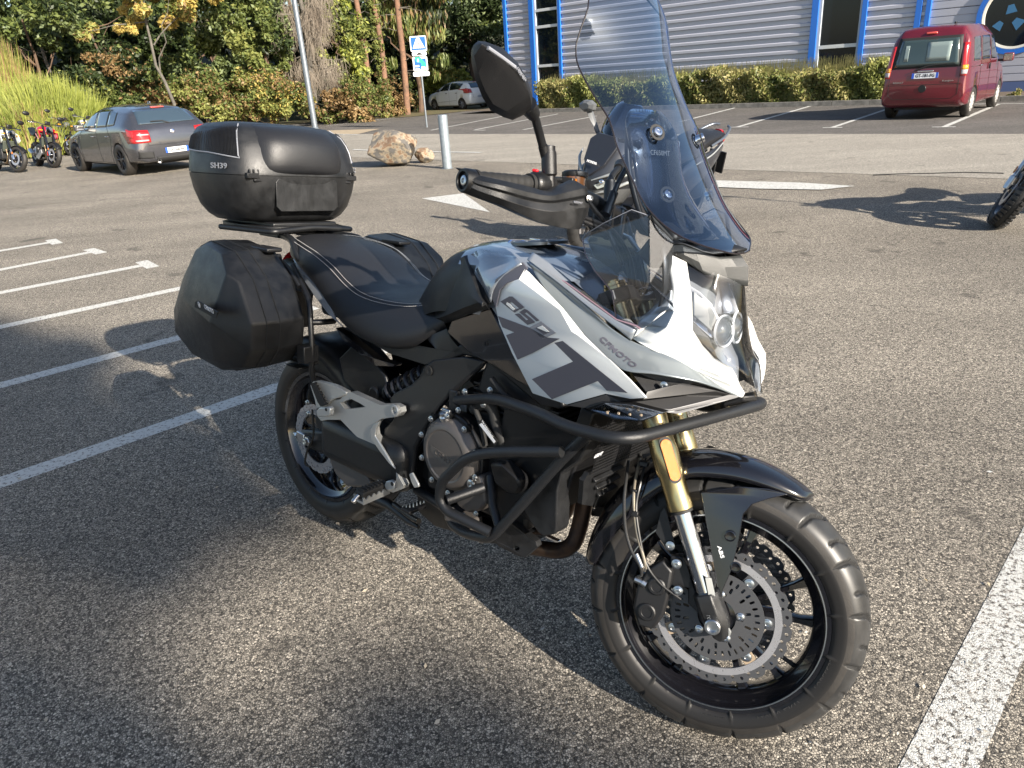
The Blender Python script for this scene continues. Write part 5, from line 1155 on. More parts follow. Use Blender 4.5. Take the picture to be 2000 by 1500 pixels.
# grey strip with the maker's name
st = [[Q(1028, 512, -.180), Q(1056, 552, -.186)], [Q(1060, 532, -.179), Q(1088, 594, -.192)], [Q(1100, 562, -.177), Q(1124, 637, -.198)], [Q(1150, 603, -.175), Q(1160, 677, -.206)], [Q(1190, 638, -.172), Q(1200, 713, -.220)], [Q(1232, 665, -.167), Q(1230, 725, -.222)], [Q(1278, 685, -.160), Q(1268, 729, -.212)], [Q(1316, 701, -.148), Q(1312, 736, -.190)], [Q(1356, 723, -.125), Q(1364, 746, -.150)], [Q(1404, 753, -.088), Q(1410, 761, -.100)], [Q(1440, 773, -.050), Q(1436, 772, -.056)]]
st = [[r[0], r[0] * .70 + r[1] * .30 + np.array([0, .012 * k, 0]), r[0] * .40 + r[1] * .60 + np.array([0, .006 * k, 0]), r[1]] for r, k in zip(st, (.3, .6, 1, 1, 1, 1, 1, .8, .5, .2, 0))]
st = [[p + np.array([0, .004 if i > 5 else 0, 0]) for p in r] for i, r in enumerate(st)]
sa, sb = bothg('fairing_strip', dense(st, 3, 4), K_STRIP, solid=.003)
pS = plane(Q(1150, 640, -.185), Q(1236, 705, -.205), Q(1190, 690, -.202))
for sd in (0, 1):
    o = text('strip_lettering', 'CFMOTO', QP(1207, 683, pS, .004), QP(1238, 708, pS) - QP(1176, 658, pS), QP(1214, 668, pS) - QP(1200, 694, pS), .0165, K_DEC, sa, depth=.002, width=.104, bold=.022)
    wrap(o, sa, .0012)
    if sd:
        for v in o.data.vertices: v.co.y *= -1; v.co.x = v.co.x
        o.parent = sb
# white nose shell
NS = [ # outer (headlight) edge -> middle -> inner rim, from brow down to the tip
 [(1341, 512, -.090), (1322, 503, -.104), (1300, 492, -.112)],
 [(1347, 550, -.096), (1330, 536, -.112), (1306, 525, -.120)],
 [(1352, 590, -.101), (1336, 580, -.122), (1313, 567, -.128)],
 [(1353, 645, -.108), (1332, 640, -.135), (1308, 600, -.142)],
 [(1372, 674, -.094), (1345, 668, -.138), (1285, 622, -.152)],
 [(1395, 699, -.080), (1362, 692, -.130), (1262, 640, -.158)],
 [(1430, 719, -.060), (1385, 715, -.116), (1236, 662, -.165)],
 [(1438, 733, -.052), (1402, 732, -.102), (1275, 682, -.160)],
 [(1446, 752, -.040), (1424, 750, -.078), (1340, 714, -.134)],
 [(1455, 768, -.030), (1440, 768, -.050), (1400, 750, -.090)],
 [(1451, 776, -.033), (1447, 776, -.040), (1440, 774, -.047)]]
rows = dense([[Q(*q) for q in r] for r in NS], 3, 3, su=False)
na, nb = bothg('nose_shell', rows, K_WHT, solid=.004, angle=14)
rm_ = [[Q(1313, 567, -.128), Q(1308, 600, -.142), Q(1285, 622, -.152), Q(1262, 640, -.158), Q(1236, 662, -.165)], [Q(1309, 570, -.122), Q(1297, 592, -.133), Q(1278, 610, -.142), Q(1262, 624, -.148), Q(1248, 634, -.155)], [Q(1305, 578, -.100), Q(1285, 594, -.110), Q(1270, 608, -.118), Q(1258, 618, -.122), Q(1246, 630, -.130)]]
bothg('nose_rim', dense(rm_, 4, 3), K_WHT, solid=.003)
tw = [[Q(1234, 664, -.166), Q(1204, 640, -.170), Q(1150, 600, -.174), Q(1100, 560, -.176), (Q(1060, 530, -.178)), Q(1030, 508, -.178)], [Q(1240, 650, -.166), Q(1206, 628, -.168), Q(1150, 590, -.170), Q(1101, 552, -.172), Q(1063, 524, -.172), Q(1033, 504, -.172)], [Q(1246, 636, -.156), Q(1206, 616, -.158), Q(1150, 580, -.158), Q(1102, 540, -.156), Q(1068, 512, -.156), Q(1040, 494, -.156)]]
bothg('fairing_top_edge', dense(tw, 4, 4), K_SIL, solid=.003)
# brow between screen and lamp
bw_ = [[(1300, 474, -.108), (1303, 482, -.110), (1305, 492, -.112)], [(1333, 478, -.098), (1337, 498, -.099), (1341, 512, -.091)], [(1358, 487, -.084), (1366, 512, -.080), (1375, 534, -.072)], [(1382, 496, -.064), (1394, 522, -.055), (1408, 549, -.042)], [(1404, 502, -.044), (1416, 522, -.034), (1424, 552, -.026)]]
full = [[Q(*q) for q in r] for r in bw_]
full = full + [[np.array([1.368, 0, 1.066]), np.array([1.388, 0, 1.045]), np.array([1.392, 0, 1.006])]] + [[mir(p) for p in r] for r in full[::-1]]
grid('screen_brow', dense(full, 2, 3, su=False, sv=False), mat('brow_grey_plastic', (.034, .036, .036), .42, bump=.3, bscale=800), BIKE, solid=.004, angle=10)
cp = [Q(*q) for q in ((1268, 425, -.11), (1300, 474, -.108), (1333, 478, -.098), (1358, 487, -.084), (1392, 498, -.055))]
cpl = [cp[0], cp[1], cp[2], cp[3], cp[4], np.array([1.380, -.0, 1.075])]
rows = [[p, p + np.array([-.06, 0, .012])] for p in cpl] + [[mir(p), mir(p) + np.array([-.06, 0, .012])] for p in cpl[-2::-1]]
grid('cockpit_cowl', dense(rows, 2, 2), K_PL, BIKE, solid=.004)
# headlight: bowl, reflectors, projector, clear cover
HE = [Q(*q) for q in ((1341, 514, -.088), (1347, 550, -.094), (1352, 590, -.099), (1353, 645, -.106), (1395, 699, -.078), (1430, 719, -.058), (1446, 752, -.038), (1454, 770, -.028))]
ctr = [np.array([1.385, 0, 1.006]), np.array([1.390, 0, .975]), np.array([1.396, 0, .940]), np.array([1.404, 0, .900]), np.array([1.412, 0, .865]), np.array([1.424, 0, .835]), np.array([1.434, 0, .81]), np.array([1.442, 0, .790])]
def hrow(k, push, inset=0.0):
    a, c = HE[k], ctr[k]; L = []
    for t in (0, .25, .5, .75, 1):
        p = a * (1 - t) + c * t; p = p + np.array([push * math.sin(t * math.pi / 2) + .012 * math.sin(t * math.pi), 0, 0]); L.append(p)
    L[0] = L[0] + np.array([-.003, .003, 0]); return L + [mir(p) for p in L[-2::-1]]
HL = grid('headlight_cover', dense([hrow(k, 0) for k in range(8)], 3, 2), LENS, BIKE)
grid('headlight_bowl', [[p + np.array([-.035 - .03 * math.sin(math.pi * j / 8), 0, 0]) for j, p in enumerate(hrow(k, -.0))] for k in range(8)], mat('lamp_bowl_grey', (.26, .28, .31), .22, metal=.5), HL, sub=1)
K_REF = mat('lamp_reflector', (.82, .85, .92), .14, metal=.55)
for s in (0, 1):
    def lm(o): return o
    L1 = [Q(*q) for q in ((1353, 556, -.086), (1378, 572, -.066), (1400, 594, -.052), (1416, 625, -.044), (1413, 645, -.048), (1402, 663, -.058), (1354, 620, -.096))]
    L1 = [p - np.array([.012, 0, 0]) for p in L1]; L1 = [mir(p) for p in L1] if s else L1
    c = np.mean(L1, axis=0); rr = [[c + (p - c) * f - np.array([d, 0, 0]) for p in L1] for f, d in ((1, 0), (.96, .012), (.6, .030), (.25, .036))]
    grid('lamp_reflector', rr, K_REF, HL, closed_v=True, caps=False, solid=.001, angle=30)
    ci = np.mean(L1, axis=0); prism('lamp_inner_glass', [[ci + (p - ci) * .74 + np.array([.003, 0, 0]) for p in L1]], (-.004, 0, 0), mat('projector_glass2', (.10, .115, .13), .08, metal=.2, coat=1), HL, bevel=.002)
    sy = -1 if not s else 1
    pj = np.array([1.368, sy * .028, .915]); lathe('lamp_projector', pj, (1, sy * .15, .1), [(.030, -.03), (.030, .0), (.0275, .002), (.025, -.002), (.021, .004), (.011, .009), (1e-5, .010)], mat('projector_glass', (.07, .085, .105), .06, metal=.2, coat=1), HL, 40, angle=30)
    lathe('lamp_ring', pj, (1, sy * .15, .1), [(.0305, -.002), (.0322, .003), (.0335, -.002)], mat('pale_ring', (.6, .64, .7), .3), HL, 40)
    L2 = [Q(*q) for q in ((1356, 622, -.100), (1396, 662, -.070), (1412, 700, -.055), (1432, 722, -.048), (1446, 752, -.034), (1430, 725, -.062), (1396, 703, -.080), (1356, 650, -.108))]
    L2 = [p - np.array([.012, 0, 0]) for p in L2]; L2 = [mir(p) for p in L2] if s else L2
    prism('lamp_light_blade', [L2], (-.01, 0, 0), K_PL, HL)
prism('nose_chin', [[Q(1453, 774, -.030), np.array([1.442, 0, .792]), mir(Q(1453, 774, -.030)), np.array([1.39, .04, .775]), np.array([1.39, -.04, .775])]], (0, 0, -.012), K_PL, BIKE, bevel=.003)
# black under-nose and indicator
un = [Q(*q) for q in ((1107, 792, -.222), (1183, 771, -.230), (1232, 780, -.232), (1256, 780, -.234), (1264, 765, -.225), (1295, 757, -.200), (1328, 750, -.170), (1400, 764, -.100), (1442, 774, -.046), (1440, 776, -.050), (1325, 803, -.165), (1300, 802, -.180), (1240, 800, -.214), (1160, 800, -.226))]
both('under_nose_panel', un, .010, mat('under_nose_grey', (.040, .040, .042), .42), bevel=.002)
ut = [Q(*q) for q in ((1290, 799, -.186), (1312, 799, -.176), (1428, 770, -.062), (1443, 775, -.047), (1438, 777, -.052), (1326, 808, -.166), (1302, 805, -.182))]
both('under_nose_trim', [p + np.array([0, -.002, 0]) for p in ut], .008, mat('trim_grey', (.16, .16, .165), .35), bevel=.001)
iv = [Q(*q) for q in ((1228, 722, -.206), (1268, 726, -.196), (1312, 732, -.172), (1364, 742, -.135), (1430, 768, -.058), (1400, 768, -.09), (1328, 760, -.155), (1270, 775, -.205))]
ia0, ib0 = both('air_intake', iv, .03, K_PL)
for s_, pr in ((0, ia0), (1, ib0)):
    c = Q(1297, 753, -.186); b = MB(); bolt(b, mir(c) if s_ else c, (.3, 1 if s_ else -1, 0), .0065, .004); b.build('bolt', K_STEEL, pr)
il = [Q(*q) for q in ((1145, 800, -.232), (1176, 787, -.238), (1230, 790, -.236), (1300, 808, -.212), (1255, 826, -.215), (1200, 822, -.226))]
both('indicator_housing', [p + np.array([-.005, .004, 0]) for p in il], .02, K_PL, bevel=.002)
ia = [Q(*q) for q in ((1153, 801, -.240), (1180, 789, -.245), (1232, 793, -.243), (1292, 808, -.220), (1252, 822, -.222), (1202, 817, -.234))]
xa, xb = both('indicator_lens', ia, .001, sheet('indicator_clear', (.9, .92, .95), rough=.08, boost=2.0), bevel=0)
K_INR = mat('indicator_reflector', (.42, .48, .58), .18, metal=.5, bump=1.0, bscale=260)
both('indicator_reflector', [p + np.array([-.001, .007, 0]) for p in ia], .002, K_INR)
for k in range(4):
    for q in range(2):
        u, v = 1180 + 22 * k + 6 * q, 797 + 9 * q + k * 1.5; p = Q(u, v, -.2375 + .004 * k)
        for s, par in ((0, xa), (1, xb)): boxo('indicator_led', mir(p) if s else p, (.0055, .002, .0055), mat('amber_led', (.45, .36, .26), .2), par, bevel=.0008)
# ---- tall windscreen
ED = [(1160, -60, -.125), (1150, 0, -.145), (1133, 60, -.165), (1125, 92, -.172), (1130, 130, -.176), (1160, 186, -.178), (1190, 235, -.178), (1205, 285, -.175), (1225, 330, -.172), (1260, 400, -.165), (1310, 450, -.150), (1362, 476, -.115), (1420, 493, -.050)]
CN = [(1.085, 1.600), (1.107, 1.546), (1.124, 1.500), (1.137, 1.462), (1.149, 1.425), (1.172, 1.370), (1.197, 1.318), (1.219, 1.275), (1.244, 1.232), (1.284, 1.170), (1.320, 1.122), (1.345, 1.092), (1.370, 1.068)]
rows = []
for (u, v, y), (cx_, cz_) in zip(ED, CN):
    e = Q(u, v, y) if v > -50 else np.array([1.015, y, 1.585]); c = np.array([cx_, 0, cz_]); L = []
    for t in np.linspace(0, 1, 13):
        w = abs(e[1]); yy = -w * (1 - t); 
        f = 1 - (1 - t) ** 2.0
        L.append(np.array([e[0] + (c[0] - e[0]) * f, yy, e[2] + (c[2] - e[2]) * f]))
    rows.append(L + [mir(p) for p in L[-2::-1]])
WS = grid('windscreen', dense(rows, 3, 1), SCREEN, BIKE)
rim_pts = [r[0] for r in rows] + rows[-1][1:-1] + [r[-1] for r in rows[::-1]] + rows[0][1:-1][::-1]; rim_pts.append(rim_pts[0])
tube('screen_rim', spline(rim_pts, 4), .0017, EDGE, WS, n=6)
for sy in (-1, 1):
    for (x, z) in ((1.207, 1.289), (1.243, 1.174)):
        c = np.array([x + .002, sy * .090, z]); nn = unit((.80, sy * .38, .42)); b = MB(); b.ring(c, nn, [(.0095, -.012), (.0095, .002), (.0085, .0045), (.005, .005), (.0045, .003), (1e-5, .003)], 24)
        b.build('screen_bolt', K_CHR, WS, angle=25)
        lathe('screen_washer', c - nn * .002, nn, [(.0115, 0), (.0165, 0), (.0165, .002), (.0115, .002)], K_RUB, WS, 28, close=True)
# moulded bracket of the original low screen behind it
SCR2 = sheet('smoked_screen_bracket', (.42, .48, .56), rough=.05, boost=2.2)
br_ = []
for z, x, w in ((1.335, 1.165, .052), (1.315, 1.178, .092), (1.28, 1.198, .104), (1.23, 1.208, .090), (1.19, 1.222, .098), (1.15, 1.245, .108), (1.11, 1.285, .112), (1.085, 1.315, .11)):
    br_.append([np.array([x - .026 - abs(t) ** 2 * .022 + (0.006 if abs(t) < .8 else 0), t * w, z]) for t in np.linspace(-1, 1, 13)])
grid('inner_screen', br_, SCR2, WS, sub=1, solid=.003)
for t in (-.72, .72):
    tube('screen_rib', [r[6] * (1 - abs(t)) + (r[0] if t < 0 else r[-1]) * abs(t) + np.array([.006, 0, 0]) for r in br_[2:6]], .0018, K_DECL, WS, n=6, sp=True)
text('screen_lettering', 'CF650MT', np.array([1.195, -.050, 1.252]), (.3, 1, 0), (-.3, 0, 1), .010, K_GLET, WS, depth=.0006, width=.052)
# screen stays and cockpit
for s in (0, 1):
    for nm, pts, r in (('screen_stay', ((1318, 462, -.12), (1296, 430, -.11), (1270, 330, -.10), (1268, 250, -.085)), .006),):
        P = [Q(*q) for q in pts]; P = [p - np.array([.05, 0, 0]) for p in P]; P = [mir(p) for p in P] if s else P; tube(nm, P, r, K_MATT, BIKE, sp=True)
prism('cockpit_side_cover', [[Q(u, v, .06) for u, v in ((1146, 470), (1158, 448), (1190, 446), (1226, 462), (1252, 500), (1262, 545), (1255, 585), (1236, 560), (1214, 528), (1190, 545), (1168, 535))]], (0, .02, 0), K_GLOSS, BIKE, bevel=.004)
dash = MB(); dash.box((1.235, 0, 1.075), (.05, .20, .09), np.array([[.8, 0, .6], [0, 1, 0], [-.6, 0, .8]])); dash.build('instrument_cluster', K_PL, BIKE, bevel=.01)
inn = []
for y in (-.15, -.1, -.05, 0, .05, .1, .15): inn.append([np.array([1.27, y, 1.09]), np.array([1.30, y * .95, 1.0]), np.array([1.26, y * .9, .90]), np.array([1.20, y * .8, .84])])
grid('cockpit_inner_panel', inn, K_MATT, BIKE, sub=1, solid=.004)
# clear hand deflectors beside the fairing
DF = [(1138, 466, -.176), (1145, 457, -.176), (1180, 436, -.174), (1234, 410, -.168), (1266, 421, -.160), (1268, 490, -.164), (1269, 553, -.170), (1245, 605, -.170), (1230, 622, -.170), (1243, 637, -.166), (1204, 624, -.168), (1200, 598, -.172), (1196, 571, -.174), (1178, 548, -.176), (1162, 529, -.178), (1143, 495, -.178)]
dfp = [Q(*q) for q in DF]
DG = [(1268, 421, -.160), (1312, 468, -.122), (1316, 475, -.122), (1316, 590, -.136), (1320, 606, -.140), (1300, 640, -.150), (1285, 650, -.155), (1262, 642, -.160), (1246, 637, -.164), (1232, 621, -.170), (1247, 604, -.170), (1269, 553, -.170)]
dgp = [Q(*q) for q in DG]
for s in (0, 1):
    a = [mir(p) for p in dfp] if s else dfp; g_ = [mir(p) for p in dgp] if s else dgp
    d = prism('hand_deflector', [a], (.0, -.0015 if not s else .0015, 0), CLEAR, BIKE)
    prism('deflector_front', [g_], (.0012, 0, 0), sheet('clear_plastic_specked', (.86, .89, .93), rough=.04, boost=1.2, haze=.015) if 'clear_plastic_specked' not in MATS else MATS['clear_plastic_specked'], d)
    tube('deflector_edge', a[:5], .0014, K_DECL, d, n=6); tube('deflector_edge', [a[10], a[11], a[12], a[13], a[14], a[15], a[0]], .0014, EDGEP, d, n=6)
    tube('deflector_seal', [g_[0], g_[1]], .0042, K_RUB, d, n=8)
    L = [Q(*q) for q in ((1098, 548, -.172), (1106, 552, -.172), (1204, 624, -.169), (1243, 637, -.167), (1250, 642, -.167))]; L = [mir(p) for p in L] if s else L
    tube('deflector_foot', L, .0022, EDGEP, d, n=6)
    L = [Q(*q) for q in ((1098, 548, -.172), (1120, 550, -.175), (1162, 529, -.178), (1204, 624, -.169))]; L = [mir(p) for p in L] if s else L
    prism('deflector_lower_pane', [L], (0, .0015, 0), CLEAR, d)
    c = Q(1254, 570, -.165); c = mir(c) if s else c; lathe('deflector_standoff', c, (0, 1 if not s else -1, 0), [(.0085, 0), (.0085, .03), (.006, .03), (.006, 0)], CLEAR, d, 20, close=True)
# ---- handlebar, guards, mirrors
hb = [np.array([1.050, -.06, 1.130]), np.array([1.040, -.12, 1.140]), np.array([.975, -.19, 1.150]), QS(1034, 360, -.245), QS(922, 352, -.378)]
hb = [mir(p) for p in hb[::-1]] + [np.array([1.05, 0, 1.128])] + hb
HB = steer(tube('handlebar', hb, .0135, K_MATT, BIKE, fil=.04))
for dy in (-.045, .045): steer(boxo('bar_clamp', (1.045, dy, 1.105), (.045, .025, .075), K_MATT, BIKE, bevel=.006))
gd = [ # stations from bar end to inner end: (top inner edge, top ridge, mid ridge, groove, low ridge, bottom) as photo points with lateral distance
 [(918, 331, -.396), (914, 333, -.402), (913, 342, -.408), (913, 352, -.408), (912, 362, -.406), (914, 376, -.396)],
 [(936, 342, -.390), (930, 350, -.402), (930, 358, -.404), (931, 361, -.400), (932, 372, -.400), (938, 386, -.388)],
 [(985, 353, -.365), (982, 362, -.380), (982, 372, -.380), (983, 377, -.374), (984, 390, -.375), (988, 405, -.360)],
 [(1040, 366, -.310), (1036, 376, -.326), (1034, 386, -.327), (1034, 392, -.320), (1036, 406, -.322), (1040, 428, -.310)],
 [(1072, 374, -.272), (1076, 382, -.284), (1074, 392, -.286), (1074, 397, -.279), (1078, 413, -.281), (1074, 440, -.272)],
 [(1098, 366, -.240), (1108, 375, -.244), (1107, 388, -.246), (1107, 393, -.240), (1110, 410, -.242), (1108, 447, -.236)],
 [(1125, 353, -.205), (1147, 366, -.196), (1149, 380, -.197), (1149, 386, -.192), (1152, 404, -.193), (1134, 448, -.200)]]
rows = [[QS(*q) for q in r] for r in gd]
rows = [[r[0] + np.array([-.030, 0, .002]) * (1 if i < 4 else .5)] + r + [r[-1] + np.array([-.022, .002, .002])] for i, r in enumerate(rows)]
rows = dense(rows, 4, 1, sv=False)
for s in (0, 1):
    rr = [[mir(p) for p in r] for r in rows] if s else rows
    hgd = steer(grid('hand_guard', rr, K_PLG, BIKE, solid=.003, bevel=.0015, angle=25))
    be = np.array([.893, -.405, 1.130]); be = mir(be) if s else be; ax_ = unit((-.30, -.93, -.0)) * np.array([1, -1 if s else 1, 1]); ax_ = unit((-.45, -.88 if not s else .88, -.05))
    be2 = QS(903, 352, -.402); be2 = mir(be2) if s else be2
    lathe('bar_end', be2 - ax_ * .012, ax_, [(.0225, -.01), (.0225, .008), (.0205, .0125), (.0165, .0125), (.0150, .006), (1e-5, .006)], K_PL, hgd, 36, angle=30)
    lathe('bar_end_bolt', be2 - ax_ * .006, ax_, [(.0095, 0), (.0095, .004), (.0075, .005), (.0050, .005), (.0045, .002), (1e-5, .002)], K_STEEL, hgd, 24, angle=30)
    c = QS(1151, 388, -.198); c = mir(c) if s else c; b = MB(); bolt(b, c, (.8, -.5 if not s else .5, 0), .006, .006); b.build('guard_bolt', K_STEEL, hgd)
    text('guard_mark', '650MT', (mir(QS(1122, 395, -.232)) if s else QS(1122, 395, -.232)) + np.array([.006, 0, 0]), (.6, .8, 0) if not s else (-.6, .8, 0), (0, 0, 1), .004, K_DECL, hgd, depth=.004, width=.02)
    gr = MB(); P0 = QS(925, 352, -.375); P1 = QS(1034, 360, -.245); d_ = unit(P1 - P0); prof = []
    L = np.linalg.norm(P1 - P0)
    for k in range(26): prof.append((.0175 if k % 3 else .0160, L * k / 25))
    V, Fc = lathegeo(P0, d_, prof, 24); gr.add(V, Fc); gr.ring(P1, d_, [(.021, -.004), (.021, .004)], 24); gr.ring(P0, d_, [(.020, 0), (.020, .006)], 24)
    if s: gr.V = [tuple(mir(np.array(v))) for v in gr.V]
    steer(gr.build('grip', K_RUB, BIKE, angle=30))
    sw = MB(); c = np.array([.985, -.235, 1.150]); V, Fc = lathegeo(P1 + d_ * .004, d_, [(.020, 0), (.0255, .006), (.027, .02), (.027, .045), (.022, .055), (.016, .058)], 20); sw.add(V, Fc)
    sw.box(P1 + d_ * .03 + np.array([-.012, 0, -.004]), (.04, .04, .036))
    if s: sw.V = [tuple(mir(np.array(v))) for v in sw.V]
    o = steer(sw.build('switch_housing', K_PLG, BIKE, bevel=.003, angle=40))
    c = P1 + d_ * .012 + np.array([0, 0, .027]); c = mir(c) if s else c; boxo('kill_switch', c, (.012, .010, .006), K_RED, o, bevel=.002)
    # mirror stem and clamp
    mb_ = QS(1073, 345, -.215); mt_ = QS(1072, 305, -.218); P = [mb_, mt_]
    stem = [QS(1066, 302, -.222), QS(1060, 285, -.235), QS(1052, 255, -.262), QS(1042, 222, -.300), QS(1030, 205, -.325)]
    if s: stem = [mir(p) for p in stem]; mb_, mt_ = mir(mb_), mir(mt_)
    mo = steer(lathe('mirror_clamp', mb_, unit(mt_ - mb_), [(.012, -.02), (.012, 0), (.0155, .004), (.0155, .045), (.0135, .050), (.0135, .058), (.006, .06), (1e-5, .06)], K_PL, BIKE, 28, angle=30))
    tube('mirror_stem', stem, .0085, K_MATT, mo, sp=True)
    tube('mirror_collar', [stem[-2] * .9 + stem[-3] * .1, stem[-1]], [.0125, .018], K_PL, mo)
    b = MB(); b.tube([stem[0] + (mt_ - stem[0]) * 1.0 + np.array([0, 0, -.004]), stem[0], stem[1]], [.014, .0115, .0095], 14); b.build('mirror_joint', K_PL, mo)
    ho = [(925, 84, -.500), (934, 76, -.495), (948, 77, -.485), (983, 90, -.455), (1012, 118, -.41), (1032, 152, -.375), (1042, 186, -.352), (1041, 205, -.345), (1026, 214, -.352), (1008, 222, -.368), (990, 216, -.390), (964, 202, -.425), (948, 176, -.455), (934, 140, -.483), (926, 106, -.498)]
    H0 = [QS(*q) for q in ho]
    if s: H0 = [mir(p) for p in H0]
    c = np.mean(H0, axis=0); sgn = 1 if s else -1
    fn = unit(np.array([.55, sgn * .75, .30]))
    def shift(k, f): return [c + (p - c) * k + fn * f for p in H0]
    # ridge line runs from the tip to the stem: raised back shell with an offset crest
    rr = [shift(.93, -.030), shift(.99, -.026), shift(1.0, -.016), shift(.985, -.004)]
    crest = [QS(*q) for q in ((938, 96, -.495), (975, 118, -.465), (1002, 140, -.425), (1022, 168, -.385), (1030, 192, -.362))]
    if s: crest = [mir(p) for p in crest]
    def cr_at(p):
        ts = np.linspace(0, 1, 21); C_ = [np.array([np.interp(t, np.linspace(0, 1, 5), [q[i] for q in crest]) for i in range(3)]) for t in ts]
        d = [np.linalg.norm(q - p) for q in C_]; return C_[int(np.argmin(d))]
    rr.append([p * .30 + cr_at(p) * .70 + fn * .010 for p in shift(.97, 0)]); rr.append([p * .06 + cr_at(p) * .94 + fn * .013 for p in shift(.9, 0)])
    ms_ = grid('mirror_shell', rr, K_PL, mo, closed_v=True, caps=True, angle=28, bevel=.0015)
    b = MB(); t_ = [cr_at(shift(.9, 0)[k]) for k in (0,)]
    a0 = crest[0] * .7 + crest[1] * .3 + fn * .014; a1 = crest[2] + fn * .014; b.tube([a0, a0 * .5 + a1 * .5 + fn * .001, a1], .0035, 8); b.build('mirror_inlay', K_DECL, ms_)
    text('mirror_lettering', 'CFMOTO', (crest[2] + crest[3]) / 2 + fn * .015, (crest[3] - crest[2]) * (1 if not s else -1), np.cross(fn, crest[3] - crest[2]) * (1 if not s else -1), .006, K_DECL, ms_, depth=.003, width=.036)
    prism('mirror_glass', [shift(.9, -.030)], -fn * .001, K_CHR, mo)
# brake fluid reservoir, levers, cables
rc_ = QS(1122, 352, -.150); up_ = unit((-.08, 0, 1))
rv = steer(lathe('fluid_reservoir', rc_ + np.array([0, 0, -.03]), up_, [(.017, 0), (.0235, .004), (.0245, .034), (.0245, .036)], K_AMB, BIKE, 28, angle=30))
lathe('reservoir_lid', rc_ + np.array([0, 0, .0055]), up_, [(.0265, 0), (.0275, .002), (.0275, .009), (.0235, .012), (1e-5, .012)], K_PL, rv, 28, angle=30)
boxo('reservoir_gauge', rc_ + np.array([.012, -.0225, -.008]), (.004, .003, .016), K_ORG, rv)
b = MB(); b.rod(QS(1072, 350, -.215), QS(1112, 352, -.155), .006); b.box(QS(1110, 354, -.17), (.03, .03, .012)); steer(b.build('master_cylinder', K_MATT, BIKE, bevel=.002))
for s in (0, 1):
    lv = [np.array([.990, -.17, 1.140]), np.array([.992, -.21, 1.132]), np.array([.970, -.28, 1.110]), np.array([.940, -.34, 1.100]), np.array([.935, -.36, 1.100])]
    lv = [mir(p) for p in lv] if s else lv; steer(tube('hand_lever', lv, [.008, .008, .0065, .006, .008], K_MATT, BIKE))
for nm, pts, r in (('control_cable', ((1150, 395, -.15), (1165, 415, -.13), (1178, 432, -.11), (1200, 480, -.09), (1215, 520, -.08)), .005), ('throttle_cable', ((1140, 425, -.18), (1170, 437, -.14), (1200, 455, -.08), (1228, 500, -.04), (1240, 560, -.04)), .0055), ('throttle_cable', ((1138, 432, -.18), (1170, 446, -.14), (1195, 465, -.08), (1222, 510, -.04), (1234, 560, -.04)), .0055)):
    steer(tube(nm, [QS(*q) for q in pts], r, K_PL, BIKE, sp=True))
    steer(tube(nm, [mir(QS(*q)) for q in pts], r, K_PL, BIKE, sp=True))
# phone holder bar above the cockpit
b = MB(); a0 = Q(1188, 405, -.06); a1 = Q(1206, 360, -.03); b.rod(a0 + (a0 - a1) * .3, a0, .012); b.rod(a0, a0 * .35 + a1 * .65, .0095); b.rod(a0 * .35 + a1 * .65, a1, .006); b.rod(a1, Q(1222, 330, .0), .006)
b.build('accessory_mount', K_PL, BIKE, angle=40)
# ---- frame, engine, guards and everything low down
K_TRE = mat('trellis_black', (.012, .012, .013), .35)
# frame spar: matt black beam from the steering head over the engine to the subframe
sp_ = [Q(*q) for q in ((838, 712, -.150), (900, 672, -.150), (950, 668, -.155), (1000, 690, -.165), (1050, 745, -.170), (1100, 788, -.175), (1100, 800, -.175), (1050, 790, -.170), (990, 740, -.162), (945, 704, -.155), (905, 694, -.15), (850, 716, -.15))]
both('frame_spar', sp_, .035, K_MATT, bevel=.006, seg=3)
fc_ = [Q(*q) for q in ((827, 716, -.158), (842, 704, -.158), (905, 697, -.158), (946, 706, -.160), (935, 722, -.160), (880, 770, -.165), (845, 812, -.168), (824, 848, -.170), (810, 875, -.170), (806, 922, -.168), (797, 946, -.165), (788, 942, -.165), (774, 890, -.166), (746, 862, -.168), (748, 838, -.168), (766, 820, -.168), (770, 800, -.168), (758, 782, -.165), (768, 768, -.162), (800, 752, -.160), (815, 738, -.158))]
fpa, fpb = both('pivot_cover', fc_, .02, mat('pivot_cover_black', (.012, .0125, .014), .36, rvar=.05, vscale=20), bevel=.008, seg=3)
lathe('cover_plug', Q(838, 724, -.160), (0, -1, 0), [(.013, 0), (.013, .003), (.010, .0035), (1e-5, .001)], K_RUB, fpa, 24)
tb = [Q(*q) for q in ((668, 640, -.14), (700, 655, -.14), (760, 690, -.145), (830, 712, -.15), (905, 690, -.15), (880, 660, -.15), (872, 642, -.145), (800, 672, -.15), (740, 662, -.15), (690, 640, -.14))]
both('subframe_fairing', tb, .05, K_MATT, bevel=.006)
ts = [Q(*q) for q in ((655, 640, -.12), (672, 652, -.125), (730, 700, -.13), (770, 712, -.13), (768, 716, -.13), (732, 714, -.13), (700, 690, -.125), (668, 662, -.12))]
both('tail_underside', ts, .03, K_GLOSS, bevel=.003)
